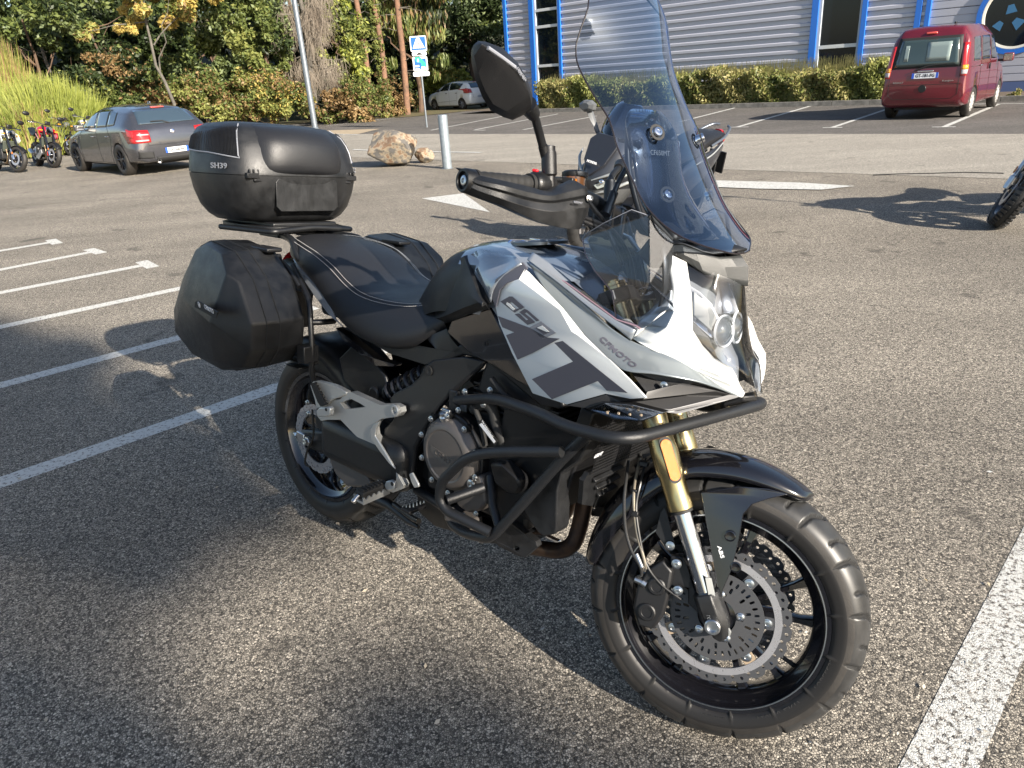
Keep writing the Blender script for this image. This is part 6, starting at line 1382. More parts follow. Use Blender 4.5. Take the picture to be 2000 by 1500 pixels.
# engine block, cylinders and clutch cover
eb = MB()
eb.box((.80, 0, .47), (.36, .30, .22)); eb.box((.86, 0, .60), (.26, .24, .14)); eb.box((.92, 0, .70), (.22, .30, .12), np.array([[.94, 0, .34], [0, 1, 0], [-.34, 0, .94]]))
eb.box((.70, 0, .36), (.34, .22, .08)); eb.build('engine_block', K_ENG, BIKE, bevel=.012, seg=3)
for k in range(6): boxo('cooling_fin', (.92, 0, .63 + .014 * k), (.27, .29, .006), K_ENG, BIKE, bevel=.001)
cl = Q(878, 888, -.185)
ccv = []
for (d, k) in ((.03, 1.06), (.0, 1.06), (-.004, 1.04)): ccv.append((d, k))
ccg = lathe('clutch_cover', cl, (0, -1, 0), [(.098, -.05), (.098, -.004), (.094, .002), (.086, .012), (.078, .017), (.070, .018), (.066, .016), (.060, .0165), (1e-5, .0175)], K_CASE, BIKE, 56, angle=25)
lathe('cover_gasket_flange', cl, (0, -1, 0), [(.107, -.045), (.107, -.012), (.104, -.009), (.096, -.009)], K_ENG, BIKE, 56, angle=30)
for k in range(10):
    a = 2 * math.pi * k / 10 + .35; c = cl + np.array([.1035 * math.cos(a), -.006, .1035 * math.sin(a)]); b = MB(); b.ring(c + np.array([0, .02, 0]), (0, -1, 0), [(.010, 0), (.010, .014)], 14); b.build('cover_boss', K_ENG, ccg); b = MB(); bolt(b, c, (0, -1, 0), .0062, .006); b.build('cover_bolt', K_STEEL, ccg)
text('cover_lettering', 'CFMOTO', cl + np.array([.006, -.0175, -.006]), (1, 0, -.28), (.1, 0, 1), .016, K_CASE, ccg, depth=.002, width=.085, shear=.2)
pb = prism('cover_lettering_plaque', [[cl + np.array([x, -.0172, z]) for x, z in ((-.052, .016), (.060, -.006), (.062, -.018), (.050, -.034), (-.035, -.012), (-.052, .003))]], (0, -.0008, 0), mat('bronze_plaque', (.13, .12, .11), .5, metal=.4), ccg)
lathe('oil_filler_cap', Q(867, 813, -.190), unit((0, -.4, 1)), [(.012, -.02), (.012, .0), (.009, .004), (.009, .012), (1e-5, .013)], K_STEEL, ccg, 20, angle=30)
boxo('clutch_arm', Q(872, 803, -.185), (.03, .008, .012), K_STEEL, BIKE, bevel=.002)
lo_ = [Q(*q) for q in ((905, 935, -.19), (938, 928, -.19), (945, 955, -.19), (948, 985, -.19), (935, 1000, -.19), (915, 1003, -.185), (890, 985, -.185), (880, 950, -.185))]
prism('water_pump_cover', [lo_], (0, .06, 0), K_CASE, BIKE, bevel=.010, seg=4)
lathe('drain_bolt', Q(921, 946, -.193), (0, -1, 0), [(.013, 0), (.013, .004), (.009, .006), (.006, .006), (1e-5, .003)], K_STEEL, BIKE, 24, angle=30)
for (u, v) in ((885, 1001), (930, 1003), (906, 1006)):
    b = MB(); bolt(b, Q(u, v, -.185), (0, -1, 0), .006, .006); b.build('sump_bolt', K_STEEL, BIKE)
boxo('starter_cover', Q(905, 1012, -.16), (.10, .05, .035), K_CASE, BIKE, bevel=.008)
# left side alternator cover (seen from the other side)
lathe('alternator_cover', (.80, .16, .50), (0, 1, 0), [(.095, 0), (.095, .03), (.085, .045), (1e-5, .05)], K_CASE, BIKE, 40, angle=30)
# hoses and small fittings above the clutch cover
for nm, pts, r, m in (('coolant_hose', ((925, 800, -.15), (945, 790, -.155), (962, 800, -.155), (970, 830, -.155), (985, 870, -.15)), .014, K_RUB), ('wiring_loom', ((905, 770, -.16), (925, 795, -.165), (940, 830, -.165), (948, 870, -.16)), .007, K_RUB), ('wiring_loom', ((960, 740, -.17), (985, 770, -.17), (1010, 790, -.165)), .008, K_RUB)):
    tube(nm, [Q(*q) for q in pts], r, m, BIKE, sp=True)
for (u, v, y) in ((909, 765, -.17), (896, 801, -.17), (945, 790, -.17), (958, 762, -.168)):
    b = MB(); bolt(b, Q(u, v, y), (0, -1, 0), .0065, .006); b.build('frame_bolt', K_STEEL, BIKE)
stk = plane(Q(934, 823, -.175), Q(942, 815, -.175), Q(972, 865, -.175))
lb = [QP(u, v, stk) for u, v in ((933, 825), (942, 818), (973, 862), (966, 870))]
lp = prism('warning_label', [lb], stk[1] * .001, K_RUB, BIKE)
prism('label_panel', [[QP(u, v, stk, .0012) for u, v in ((936, 829), (941, 826), (968, 862), (965, 866))]], stk[1] * .0005, K_WLET, lp)
text('label_lettering', 'WARNING', QP(952, 838, stk, .0013), QP(968, 860, stk) - QP(946, 826, stk), QP(956, 833, stk) - QP(950, 841, stk), .005, K_WLET, lp, depth=.0005, width=.05)
# dark shroud panels between bars and radiator
sh1 = [Q(*q) for q in ((985, 800, -.155), (1010, 798, -.165), (1060, 820, -.175), (1130, 850, -.185), (1142, 858, -.185), (1110, 895, -.18), (1060, 935, -.175), (1030, 960, -.17), (1000, 940, -.165), (985, 880, -.16), (978, 840, -.155))]
both('radiator_shroud', sh1, .012, mat('shroud_satin_black', (.009, .009, .0095), .30), bevel=.003)
sh2 = [Q(*q) for q in ((1142, 858, -.205), (1150, 862, -.200), (1132, 900, -.200), (1096, 925, -.205), (1088, 960, -.205), (1086, 1035, -.200), (1082, 1044, -.2), (1062, 1048, -.2), (1050, 1040, -.2), (1028, 1010, -.195), (1020, 985, -.19), (1040, 955, -.19), (1085, 905, -.195), (1120, 872, -.2))]
sa1, sb1 = both('radiator_side_guard', sh2, .05, K_PLG, bevel=.010, seg=3)
hb_ = [Q(*q) for q in ((955, 905, -.20), (975, 905, -.215), (1012, 938, -.215), (1017, 955, -.21), (1012, 966, -.2), (985, 962, -.2), (965, 945, -.2))]
both('horn_cover', hb_, .04, K_PL, bevel=.008)
hb2 = [Q(*q) for q in ((1000, 985, -.18), (1040, 965, -.18), (1050, 1000, -.17), (1046, 1030, -.17), (1020, 1010, -.17))]
both('lower_bracket', hb2, .02, K_PL, bevel=.004)
# radiator with mesh, slatted guard
cR = lambda x, y, z: np.array([x, y, z])
rx = 1.115
boxo('radiator_core', (rx, 0, .60), (.035, .34, .26), K_ENG, BIKE, R=np.array([[.96, 0, .26], [0, 1, 0], [-.26, 0, .96]]), bevel=.004)
b = MB()
for k in range(46): b.rod((rx + .058 + .000, -.172 + k * .0076, .585), (rx + .092, -.172 + k * .0076, .715), .0012, n=4, caps=False)
for k in range(17): t = k / 16; b.rod((rx + .058 + .034 * t + .001, -.172, .585 + .13 * t), (rx + .058 + .034 * t + .001, .172, .585 + .13 * t), .0012, n=4, caps=False)
mo_ = b.build('radiator_mesh', K_PL, BIKE, smooth=False); mo_['kind'] = 'stuff'
gu = [[(rx + .052, y, z) for y, z in ((-.175, .588), (0, .575), (.175, .588), (.185, .57), (.16, .50), (.06, .455), (.03, .47), (-.03, .47), (-.06, .455), (-.16, .50), (-.185, .57))]]
for sy in (-1, 1):
    for k in range(3):
        z = .565 - k * .026; w = .15 - k * .022
        h_ = [(rx + .052, sy * .035, z), (rx + .052, sy * w, z + .006), (rx + .052, sy * (w - .006), z - .009), (rx + .052, sy * .045, z - .013)]
        gu.append(h_ if sy > 0 else h_[::-1])
prism('radiator_guard', [[np.array([x + (z - .58) * .26, y, z]) for x, y, z in l] for l in gu], (-.012, 0, 0), K_PLG, BIKE)
for sy in (-1, 1):
    for k in range(3):
        z = .558 - k * .026; w = .150 - k * .02
        MB().box((rx + .058 + (z - .58) * .26, sy * (.04 + w) / 2, z + .004), (.012, w - .035, .008), np.array([[.8, 0, .5], [0, 1, 0], [-.5, 0, .8]])).build('guard_slat', K_PLG, BIKE, bevel=.002)
text('guard_lettering', '650MT', QX(1164, 887, rx + .075) + np.array([.006, 0, 0]), (0, 1, 0), (.26, 0, 1), .009, K_WLET, BIKE, depth=.0006, width=.030, shear=.2)
hn = Q(1155, 965, -.02)
lathe('horn', hn, (1, -.1, .1), [(.012, -.03), (.038, -.012), (.040, 0), (.034, .003), (.030, -.002), (.012, -.006), (1e-5, -.004)], K_PL, BIKE, 32, angle=30)
tube('horn_wire', [hn + np.array([.0, .03, -.01]), hn + np.array([.02, .055, -.02]), hn + np.array([.01, .05, .01]), hn + np.array([-.02, .04, .03])], .003, K_RUB, BIKE, sp=True)
# exhaust: two downpipes curving under the engine, plus the box under the swingarm
for pts, r in ((((1148, 935, -.055), (1140, 990, -.06), (1130, 1035, -.065), (1118, 1062, -.07), (1095, 1075, -.07), (1060, 1072, -.07), (1000, 1060, -.06)), .0205), (((1120, 950, .02), (1108, 990, .02), (1092, 1015, .01), (1070, 1030, .0), (1020, 1030, .0)), .0205)):
    tube('exhaust_downpipe', [Q(*q) for q in pts], r, K_EXH, BIKE, sp=True, n=20)
boxo('collector_box', (.74, .03, .265), (.28, .16, .09), K_MATT, BIKE, bevel=.03, seg=4)
boxo('side_stand_spring', Q(1080, 1052, .02), (.05, .012, .012), K_CHR, BIKE, bevel=.004)
eg = [Q(*q) for q in ((647, 856, -.172), (659, 854, -.172), (680, 864, -.172), (693, 877, -.172), (702, 898, -.172), (712, 925, -.172), (724, 945, -.172), (715, 953, -.172), (690, 952, -.172), (676, 950, -.172), (655, 928, -.172), (647, 912, -.172), (637, 880, -.172))]
prism('exhaust_end_guard', [eg], (0, .10, 0), K_EXC, BIKE, bevel=.016, seg=4)
boxo('silencer', (.37, -.13, .40), (.40, .14, .15), K_MATT, BIKE, bevel=.04, seg=4)
# belly plate and skid
sk_ = [Q(*q) for q in ((958, 1052, -.175), (985, 1018, -.175), (998, 1022, -.175), (1046, 1058, -.165), (1049, 1068, -.165), (1026, 1088, -.165), (1012, 1086, -.165), (975, 1068, -.17))]
hole = [Q(1009 + 6 * math.cos(a), 1071 + 4.5 * math.sin(a), -.166) for a in np.linspace(0, 2 * math.pi, 13)[:-1]]
for s_ in (0, 1):
    prism('skid_bracket', [[mir(p) for p in sk_] if s_ else sk_, ([mir(p) for p in hole] if s_ else hole)[::-1]], (0, .018 if not s_ else -.018, 0), K_PLG, BIKE, bevel=0)
bp2 = [Q(*q) for q in ((812, 945, -.14), (880, 1010, -.15), (960, 1045, -.16), (1000, 1060, -.16), (960, 1062, -.15), (890, 1040, -.14), (850, 1028, -.13), (818, 1000, -.13))]
both('belly_panel', bp2, .12, K_MATT, bevel=.01)
# swingarm, shock, hugger
for sy in (-1, 1):
    L = [(.60, sy * .12, .43), (.62, sy * .12, .37), (.30, sy * .115, .315), (.03, sy * .115, .285), (-.055, sy * .115, .290), (-.060, sy * .115, .335), (.0, sy * .115, .350), (.25, sy * .115, .400)]
    sw_ = prism('swingarm', [L], (0, -sy * .028, 0), K_MATT, BIKE, bevel=.008, seg=3)
    b = MB(); b.ring((0, sy * .118, .314), (0, sy, 0), [(.017, 0), (.017, .010), (.012, .011), (.012, .020), (.008, .021), (1e-5, .019)], 6); b.build('axle_nut', K_STEEL, sw_, smooth=False)
    boxo('chain_adjuster', (-.045, sy * .118, .314), (.045, .012, .036), K_STEEL, sw_, bevel=.003); b = MB(); b.rod((-.066, sy * .116, .314), (-.092, sy * .116, .314), .005); b.ring((-.070, sy * .116, .314), (-1, 0, 0), [(.010, 0), (.010, .008)], 6); b.build('adjuster_bolt', K_STEEL, sw_, smooth=False)
b = MB(); L = [np.array([x, -.10, z]) for x, z in ((.02, .43), (.06, .445), (.09, .42), (.085, .37), (.04, .35), (.01, .375))]
prism('rear_calliper', [L], (0, .04, 0), K_ENG, BIKE, bevel=.006)
b = MB(); bolt(b, Q(602, 786, -.12), (0, -1, 0), .007, .008); bolt(b, Q(604, 808, -.12), (0, -1, 0), .007, .008); b.build('calliper_pin', K_STEEL, BIKE)
tube('rear_brake_hose', [Q(*q) for q in ((610, 800, -.13), (612, 850, -.13), (600, 880, -.125), (596, 905, -.12), (606, 912, -.115))], .0035, K_RUB, BIKE, sp=True, n=8)
s0, s1 = Q(760, 770, -.10), Q(838, 730, -.10)
dsh = unit(s1 - s0); Ls = np.linalg.norm(s1 - s0)
lathe('shock_absorber', s0, dsh, [(.012, -.02), (.024, 0), (.028, .006), (.028, .014), (.016, .016), (.016, Ls - .01), (.026, Ls - .008), (.026, Ls + .02), (.012, Ls + .025)], K_MATT, BIKE, 28, angle=30)
a_, b2_ = basis(dsh); P = [s0 + dsh * (.014 + (Ls - .02) * t) + .0285 * (a_ * math.cos(t * 2 * math.pi * 5.5) + b2_ * math.sin(t * 2 * math.pi * 5.5)) for t in np.linspace(0, 1, 120)]
tube('shock_spring', P, .0062, mat('spring_black', (.02, .021, .026), .3), BIKE, n=10)
lathe('shock_mount', Q(741, 768, -.10), (0, -1, 0), [(.024, -.03), (.024, .02), (.018, .024), (1e-5, .024)], K_MATT, BIKE, 24, angle=30)
rows = []
for a in (40, 60, 80, 100, 118):
    r = .335 + (.012 if a > 60 else 0); row = []
    for y, d in ((-.105, .055), (-.100, .02), (-.075, .002), (0, -.002)): row.append(RA_ + np.array([(r - d) * math.cos(rad(a)), y, (r - d) * math.sin(rad(a))]))
    rows.append(row + [mir(p) for p in row[-2::-1]])
grid('rear_hugger', dense(rows, 3, 2), K_MATT, BIKE, solid=.003)
hs = [Q(*q) for q in ((662, 700, -.105), (690, 672, -.11), (720, 690, -.11), (752, 735, -.115), (760, 765, -.115), (735, 775, -.115), (700, 772, -.11), (672, 745, -.105))]
both('hugger_side', hs, .012, K_MATT, bevel=.004)
tailp = [Q(*q) for q in ((612, 640, -.10), (650, 660, -.10), (640, 700, -.09), (615, 690, -.09))]
bx_ = MB(); bx_.box((-.02, 0, .85), (.30, .20, .10)); bx_.box((.22, 0, .80), (.30, .22, .10)); bx_.box((.48, 0, .77), (.25, .20, .10)); bx_.build('under_seat_tray', K_MATT, BIKE, bevel=.02)
lathe('tail_lamp', (-.22, 0, .86), (-1, 0, .1), [(.0, -.02), (.05, -.01), (.055, .01), (.03, .02), (1e-5, .02)], mat('red_lens', (.4, .01, .01), .15, coat=1), BIKE, 24)
boxo('number_plate_hanger', (-.28, 0, .72), (.02, .18, .20), K_PL, BIKE, R=np.array([[.95, 0, .3], [0, 1, 0], [-.3, 0, .95]]), bevel=.004)
# footpeg bracket
yb = -.196
fb = [Q(u, v, yb) for u, v in ((619, 812), (621, 800), (640, 783), (664, 780), (676, 768), (686, 766), (712, 778), (741, 791), (770, 790), (780, 796), (782, 806), (776, 814), (744, 818), (733, 826), (729, 836), (731, 850), (745, 872), (762, 900), (775, 925), (788, 948), (785, 955), (768, 962), (752, 958), (736, 936), (734, 922), (724, 896), (712, 868), (690, 846), (665, 820), (640, 820), (627, 822))]
fh = [Q(u, v, yb) for u, v in ((664, 787), (674, 800), (714, 795), (700, 786), (685, 779))][::-1]
fo = [Q(758 + 4 * math.cos(a), 903 + 7 * math.sin(a), yb) for a in np.linspace(0, 2 * math.pi, 13)[:-1]][::-1]
for s_ in (0, 1):
    LL = [fb, fh, fo]; LL = [[mir(p) for p in l] for l in LL] if s_ else LL
    bb = prism('footpeg_bracket', LL, (0, .022 if not s_ else -.022, 0), K_ALU, BIKE)
    mdf = bb.modifiers.new('b', 'BEVEL'); mdf.width = .0035; mdf.segments = 3; mdf.limit_method = 'ANGLE'; mdf.angle_limit = rad(50); bb.data.polygons.foreach_set('use_smooth', [True] * len(bb.data.polygons)); sharp(bb.data, 40)
    M_ = (lambda p: mir(p)) if s_ else (lambda p: p); sg = -1 if not s_ else 1
    # raised rib along the arm
    rb = [Q(u, v, yb - .003) for u, v in ((726, 838), (733, 828), (745, 822), (738, 836), (736, 850), (752, 876), (775, 915), (764, 905), (745, 880), (728, 856))]
    prism('bracket_rib', [[M_(p) for p in rb]], (0, sg * .007, 0), K_ALU, bb, bevel=.002)
    # boss with pivot hole
    lathe('bracket_boss', M_(Q(774, 801, yb)), (0, sg, 0), [(.0165, -.004), (.0165, .006), (.0145, .008), (.0098, .008), (.0090, -.006), (1e-5, -.006)], K_ALU, bb, 28, angle=30)
    lathe('boss_bolt', M_(Q(775, 802, yb - .001)), (0, sg, 0), [(.007, -.004), (.007, .0), (.004, .001), (1e-5, -.001)], K_STEEL, bb, 16, angle=30)
    # passenger peg, folded up
    pp = [Q(u, v, y) for u, v, y in ((605, 752, -.212), (611, 745, -.212), (619, 744, -.212), (650, 752, -.205), (676, 766, -.2), (676, 771, -.2), (664, 776, -.202), (650, 780, -.206), (628, 796, -.214), (617, 798, -.214), (614, 780, -.214))]
    po = prism('passenger_peg', [[M_(p) for p in pp]], (0, -sg * .018, 0), K_ALU, bb, bevel=.003)
    rp = [Q(u, v, -.218) for u, v in ((610, 748), (618, 746), (640, 790), (630, 793), (624, 784))]
    prism('peg_rubber', [[M_(p) for p in rp]], (0, sg * .008, 0), K_RUB, po, bevel=.002)
    for k in range(8):
        t = k / 7; p = (Q(617, 748, -.222) * (1 - t) + Q(638, 788, -.222) * t); boxo('peg_tooth', M_(p), (.008, .006, .004), K_RUB, po)
    ck = [Q(u, v, -.214) for u, v in ((626, 800), (632, 794), (650, 792), (654, 796), (654, 810), (648, 812), (632, 812), (627, 810))]
    prism('peg_clevis', [[M_(p) for p in ck]], (0, sg * .016, 0), K_ALU, bb, bevel=.004)
    lathe('clevis_pin', M_(Q(637, 800, -.2305)), (0, sg, 0), [(.0050, 0), (.0050, .001), (1e-5, .0005)], K_RUB, bb, 16)
    # rider peg: alloy cradle sticking out, rubber block on top
    p0, p1 = M_(Q(752, 946, -.205)), M_(Q(700, 968, -.300)); dv = p1 - p0
    pgr = MB(); ex = unit(dv); ez = unit(np.array([.0, 0, 1]) - np.dot((0, 0, 1), ex) * ex); ey = np.cross(ez, ex); Rp = np.array([ex, ey, ez]).T; Lp = np.linalg.norm(dv)
    out = []
    for i, t in enumerate(np.linspace(0, 1, 22)): out.append(p0 + dv * t + ez * (-.006 + (.004 if i % 4 < 2 else -.003)))
    bot = [p0 + dv * t - ez * .022 for t in (1, .85, .5, .15, 0)]
    cr_ = prism('peg_cradle', [[p + ey * .020 for p in out + bot]], -ey * .004, K_ALU, bb); prism('peg_cradle_side', [[p - ey * .020 for p in out + bot]], ey * .004, K_ALU, bb)
    MB().box(p0 + dv * .5 + ez * -.018, (Lp, .036, .006), Rp).build('peg_base', K_ALU, bb, bevel=.001)
    rb_ = MB().box(p0 + dv * .5 + ez * .0, (Lp * .96, .034, .022), Rp).build('peg_rubber', K_RUB, bb, bevel=.005)
    for k in range(7): MB().box(p0 + dv * (.10 + .13 * k) + ez * .013, (.005, .026, .006), Rp).build('peg_ridge', K_RUB, bb, bevel=.001)
    MB().rod(p1, p1 + ex * .02 - ez * .012, .006).rod(p1 + ex * .012 - ez * .008, p1 + ex * .018 - ez * .012, .0075).build('peg_feeler', K_STEEL, bb)
    kk = [Q(u, v, -.212) for u, v in ((757, 945), (760, 938), (768, 936), (776, 940), (777, 953), (768, 957), (760, 954))]
    prism('peg_pivot', [[M_(p) for p in kk]], (0, sg * .012, 0), K_ALU, bb, bevel=.003); lathe('peg_pin', M_(Q(766, 945, -.2245)), (0, sg, 0), [(.006, 0), (.006, .001), (1e-5, .0)], K_RUB, bb, 16)
    # heel guard below and brake/shift pedal
    hg = [Q(u, v, -.185) for u, v in ((718, 880), (730, 905), (742, 930), (748, 950), (772, 958), (782, 944), (800, 930), (806, 948), (812, 952), (803, 960), (785, 950))]
    tube('pedal_arm', [M_(Q(*q)) for q in ((770, 985, -.18), (790, 1000, -.19), (806, 1012, -.20), (818, 1018, -.21))], .008, K_MATT, BIKE)
    ped = MB().box(M_(Q(808, 992, -.225)), (.035, .06, .010)).build('pedal_pad', K_PL, BIKE, bevel=.002)
    for k in range(4):
        for q in range(4): MB().rod(M_(Q(797 + 7 * k, 991 - k * .8, -.225)) + np.array([0, .012 * (q - 1.5), .004]), M_(Q(797 + 7 * k, 991 - k * .8, -.225)) + np.array([0, .012 * (q - 1.5), .010]), .0025, .0012, n=6).build('pedal_stud', K_STEEL, ped)
    wl = [Q(u, v, -.19) for u, v in ((802, 925), (808, 922), (820, 944), (821, 950), (812, 952), (806, 940))]
    prism('case_bracket', [[M_(p) for p in wl]], (0, sg * .006, 0), K_ALU, BIKE, bevel=.002)
# side stand (left) touching the asphalt
ssp = [np.array([.60, .13, .30]), np.array([.66, .20, .12]), np.array([.68, .235, .045])]
ss_ = BR @ ssp[2] + BT
tube('side_stand', ssp, .011, K_MATT, BIKE)
ft = BR.T @ (np.array([(BR @ ssp[2] + BT)[0], (BR @ ssp[2] + BT)[1], .006]) - BT); MB().rod(ssp[2], ft + np.array([0, 0, .004]), .012, .030).build('stand_foot', K_MATT, BIKE)
tube('centre_stand_leg', [Q(*q) for q in ((720, 968, -.15), (760, 985, -.16), (800, 1018, -.17), (818, 1030, -.18))], [.016, .015, .012, .005], K_MATT, BIKE)
# crash bars
K_BAR = mat('powder_coated_black', (.013, .014, .016), .38, bump=.25, bscale=1200)
ub_ = [Q(893, 782, -.165), Q(968, 777, -.205), Q(1055, 808, -.245), Q(1105, 833, -.262), Q(1218, 862, -.268)]
tube('upper_crash_bar', fillet(ub_ + [Q(1502, 786, .175)] + [Q(1440, 783, .235), Q(1398, 796, .262)], .06), .0128, K_BAR, BIKE, n=18)
cpb = [Q(u, v, .24) for u, v in ((1388, 790), (1400, 784), (1450, 780), (1470, 785), (1430, 800), (1405, 804))]
pl2 = prism('bar_coupling_plate', [cpb], (0, .006, 0), K_BAR, BIKE, bevel=.001)
for u in (1423, 1440): b = MB(); bolt(b, Q(u, 791, .238), (0, -1, 0), .007, .006); b.build('coupling_bolt', K_STEEL, pl2)
ubl = [mir(p) for p in ub_]
tube('upper_crash_bar', fillet([mir(ub_[0]), mir(ub_[1]), mir(ub_[2]), Q(1398, 796, .262) + np.array([-.05, .0, -.01]), Q(1398, 796, .262)], .05), .0128, K_BAR, BIKE, n=12)
lb1 = [Q(1097, 882, -.245), Q(1000, 882, -.262), Q(945, 885, -.268), Q(908, 896, -.272), Q(862, 940, -.275), Q(858, 975, -.275), Q(872, 998, -.272), Q(958, 1040, -.235)]
lb2 = [Q(1150, 845, -.215), Q(1090, 905, -.218), Q(1020, 985, -.222), Q(966, 1044, -.225), Q(952, 1052, -.222), Q(908, 1042, -.20), Q(884, 1026, -.18), Q(876, 1005, -.16), Q(872, 985, -.13)]
lb3 = [Q(873, 977, -.272), Q(945, 952, -.19)]; lb4 = [Q(814, 957, -.13), Q(860, 985, -.19), Q(880, 1000, -.23)]; lb5 = [Q(958, 930, -.17), Q(962, 985, -.20), Q(975, 1030, -.22)]
for s_ in (0, 1):
    for pts, fl in ((lb1, .03), (lb2, .03), (lb3, 0), (lb4, .03), (lb5, 0)):
        P = [mir(p) for p in pts] if s_ else pts
        tube('lower_crash_bar', fillet(P, fl) if fl else P, .0125 if pts is not lb5 else .011, K_BAR, BIKE, n=18)
    P = [Q(882, 786, -.155), Q(893, 782, -.167)]; P = [mir(p) for p in P] if s_ else P
    MB().box((P[0] + P[1]) / 2, (.03, .012, .06)).build('bar_mount', K_BAR, BIKE, bevel=.003)
# ================================================================== CARS
def ring_body(st, nx=5, ny=3):
    """st: stations from front (x small) to rear; each (x, zsill, zmid, zbelt, ztop, w_sill, w_mid, w_belt, w_roof)"""
    rows = []
    for x, z0, z1, z2, z3, w0, w1, w2, w3 in st:
        h = [(x, 0, z0), (x, -w0 * .85, z0), (x, -w0, z0 + .06), (x, -w1, z1), (x, -w2, z2), (x, -(w2 * .35 + w3 * .65), z2 + (z3 - z2) * .72), (x, -w3 * .86, z3 - .035), (x, -w3 * .5, z3 - .008), (x, 0, z3)]
        rows.append([np.array(p, float) for p in h] + [mir(np.array(p, float)) for p in h[-2:0:-1]])
    n = len(rows[0]); R = []
    for r in rows:
        rr = r + [r[0]]; R.append(lin(rr, 1)[:-1])
    cols = [spline([r[j] for r in R], nx) for j in range(n)]
    rows = [[c[i] for c in cols] for i in range(len(cols[0]))]
    out = []
    for r in rows:          # round the section
        q = r[-1:] + r + r[:1]; o = []
        for i in range(1, len(q) - 1):
            a, b, c = q[i - 1], q[i], q[i + 1]; o += [b * .82 + a * .18, b * .94 + (a + c) * .03, b * .82 + c * .18]
        out.append(o)
    return out
def vehicle(name, label, cat, st, pos, heading, scale, paint_, arches, wr, ww, track, glass, group=None):
    root = empty(name, tuple(pos)); root.rotation_euler = (0, 0, heading); root.scale = (scale,) * 3; tag(root, label, cat, group)
    rows = ring_body(st); n = len(rows[0])
    for rr, dx in ((rows[0], -.015), (rows[-1], .015)): pass
    b = grid('body', rows, [paint_, K_RUB], root, closed_v=True, caps=True, angle=42)
    for x in arches:
        cu = lathe('arch', (x, 0, wr * .98), (0, 1, 0), [(wr * 1.13, -1.2), (wr * 1.13, 1.2)], K_RUB, None, 40)
        cu2 = lathe('arch', (x, 0, wr * .98), (0, 1, 0), [(wr * 1.13, -.55 * track), (wr * 1.13, .55 * track)], K_RUB, None, 40)
        md = b.modifiers.new('a', 'BOOLEAN'); md.operation = 'DIFFERENCE'; md.solver = 'EXACT'; md.object = cu
        dg = bpy.context.evaluated_depsgraph_get(); bm0 = b.matrix_world.copy(); b.parent = None; b.matrix_world = Matrix.Identity(4); dg.update()
        me = bpy.data.meshes.new_from_object(b.evaluated_get(dg)); b.modifiers.clear(); b.data = me; b.parent = root
        bpy.data.objects.remove(cu); bpy.data.objects.remove(cu2)
    b.matrix_parent_inverse.identity(); b.matrix_basis.identity(); b.name = 'body'
    # wheel wells and underbody
    MB().box(((arches[0] + arches[1]) / 2, 0, .42), ((arches[1] - arches[0]) * 1.35, (track - ww) * .92, .46)).build('underbody', K_RUB, root)
    return root, b
def ray_patch(b, P, dirv, off, nu=10, nv=6):
    """quad corner points P (4) swept on to body b along dirv"""
    me = b.data; t = BVHTree.FromPolygons([v.co.copy() for v in me.vertices], [tuple(p.vertices) for p in me.polygons]); d = Vector(dirv).normalized(); rows = []
    P = [np.asarray(p, float) for p in P]
    for i in range(nu + 1):
        r = []; u = i / nu
        for j in range(nv + 1):
            v = j / nv; p = (P[0] * (1 - u) + P[1] * u) * (1 - v) + (P[3] * (1 - u) + P[2] * u) * v; o = Vector(p) - d * 4
            h = t.ray_cast(o, d)
            r.append(np.array(h[0] + h[1].normalized() * off * (1 if h[1].dot(-d) > 0 else -1)) if h[0] is not None else p)
        rows.append(r)
    return rows
def patch(name, b, P, dirv, m, parent, off=.004, nu=10, nv=6, thick=.004):
    return grid(name, ray_patch(b, P, dirv, off, nu, nv), m, parent, solid=thick, angle=60)
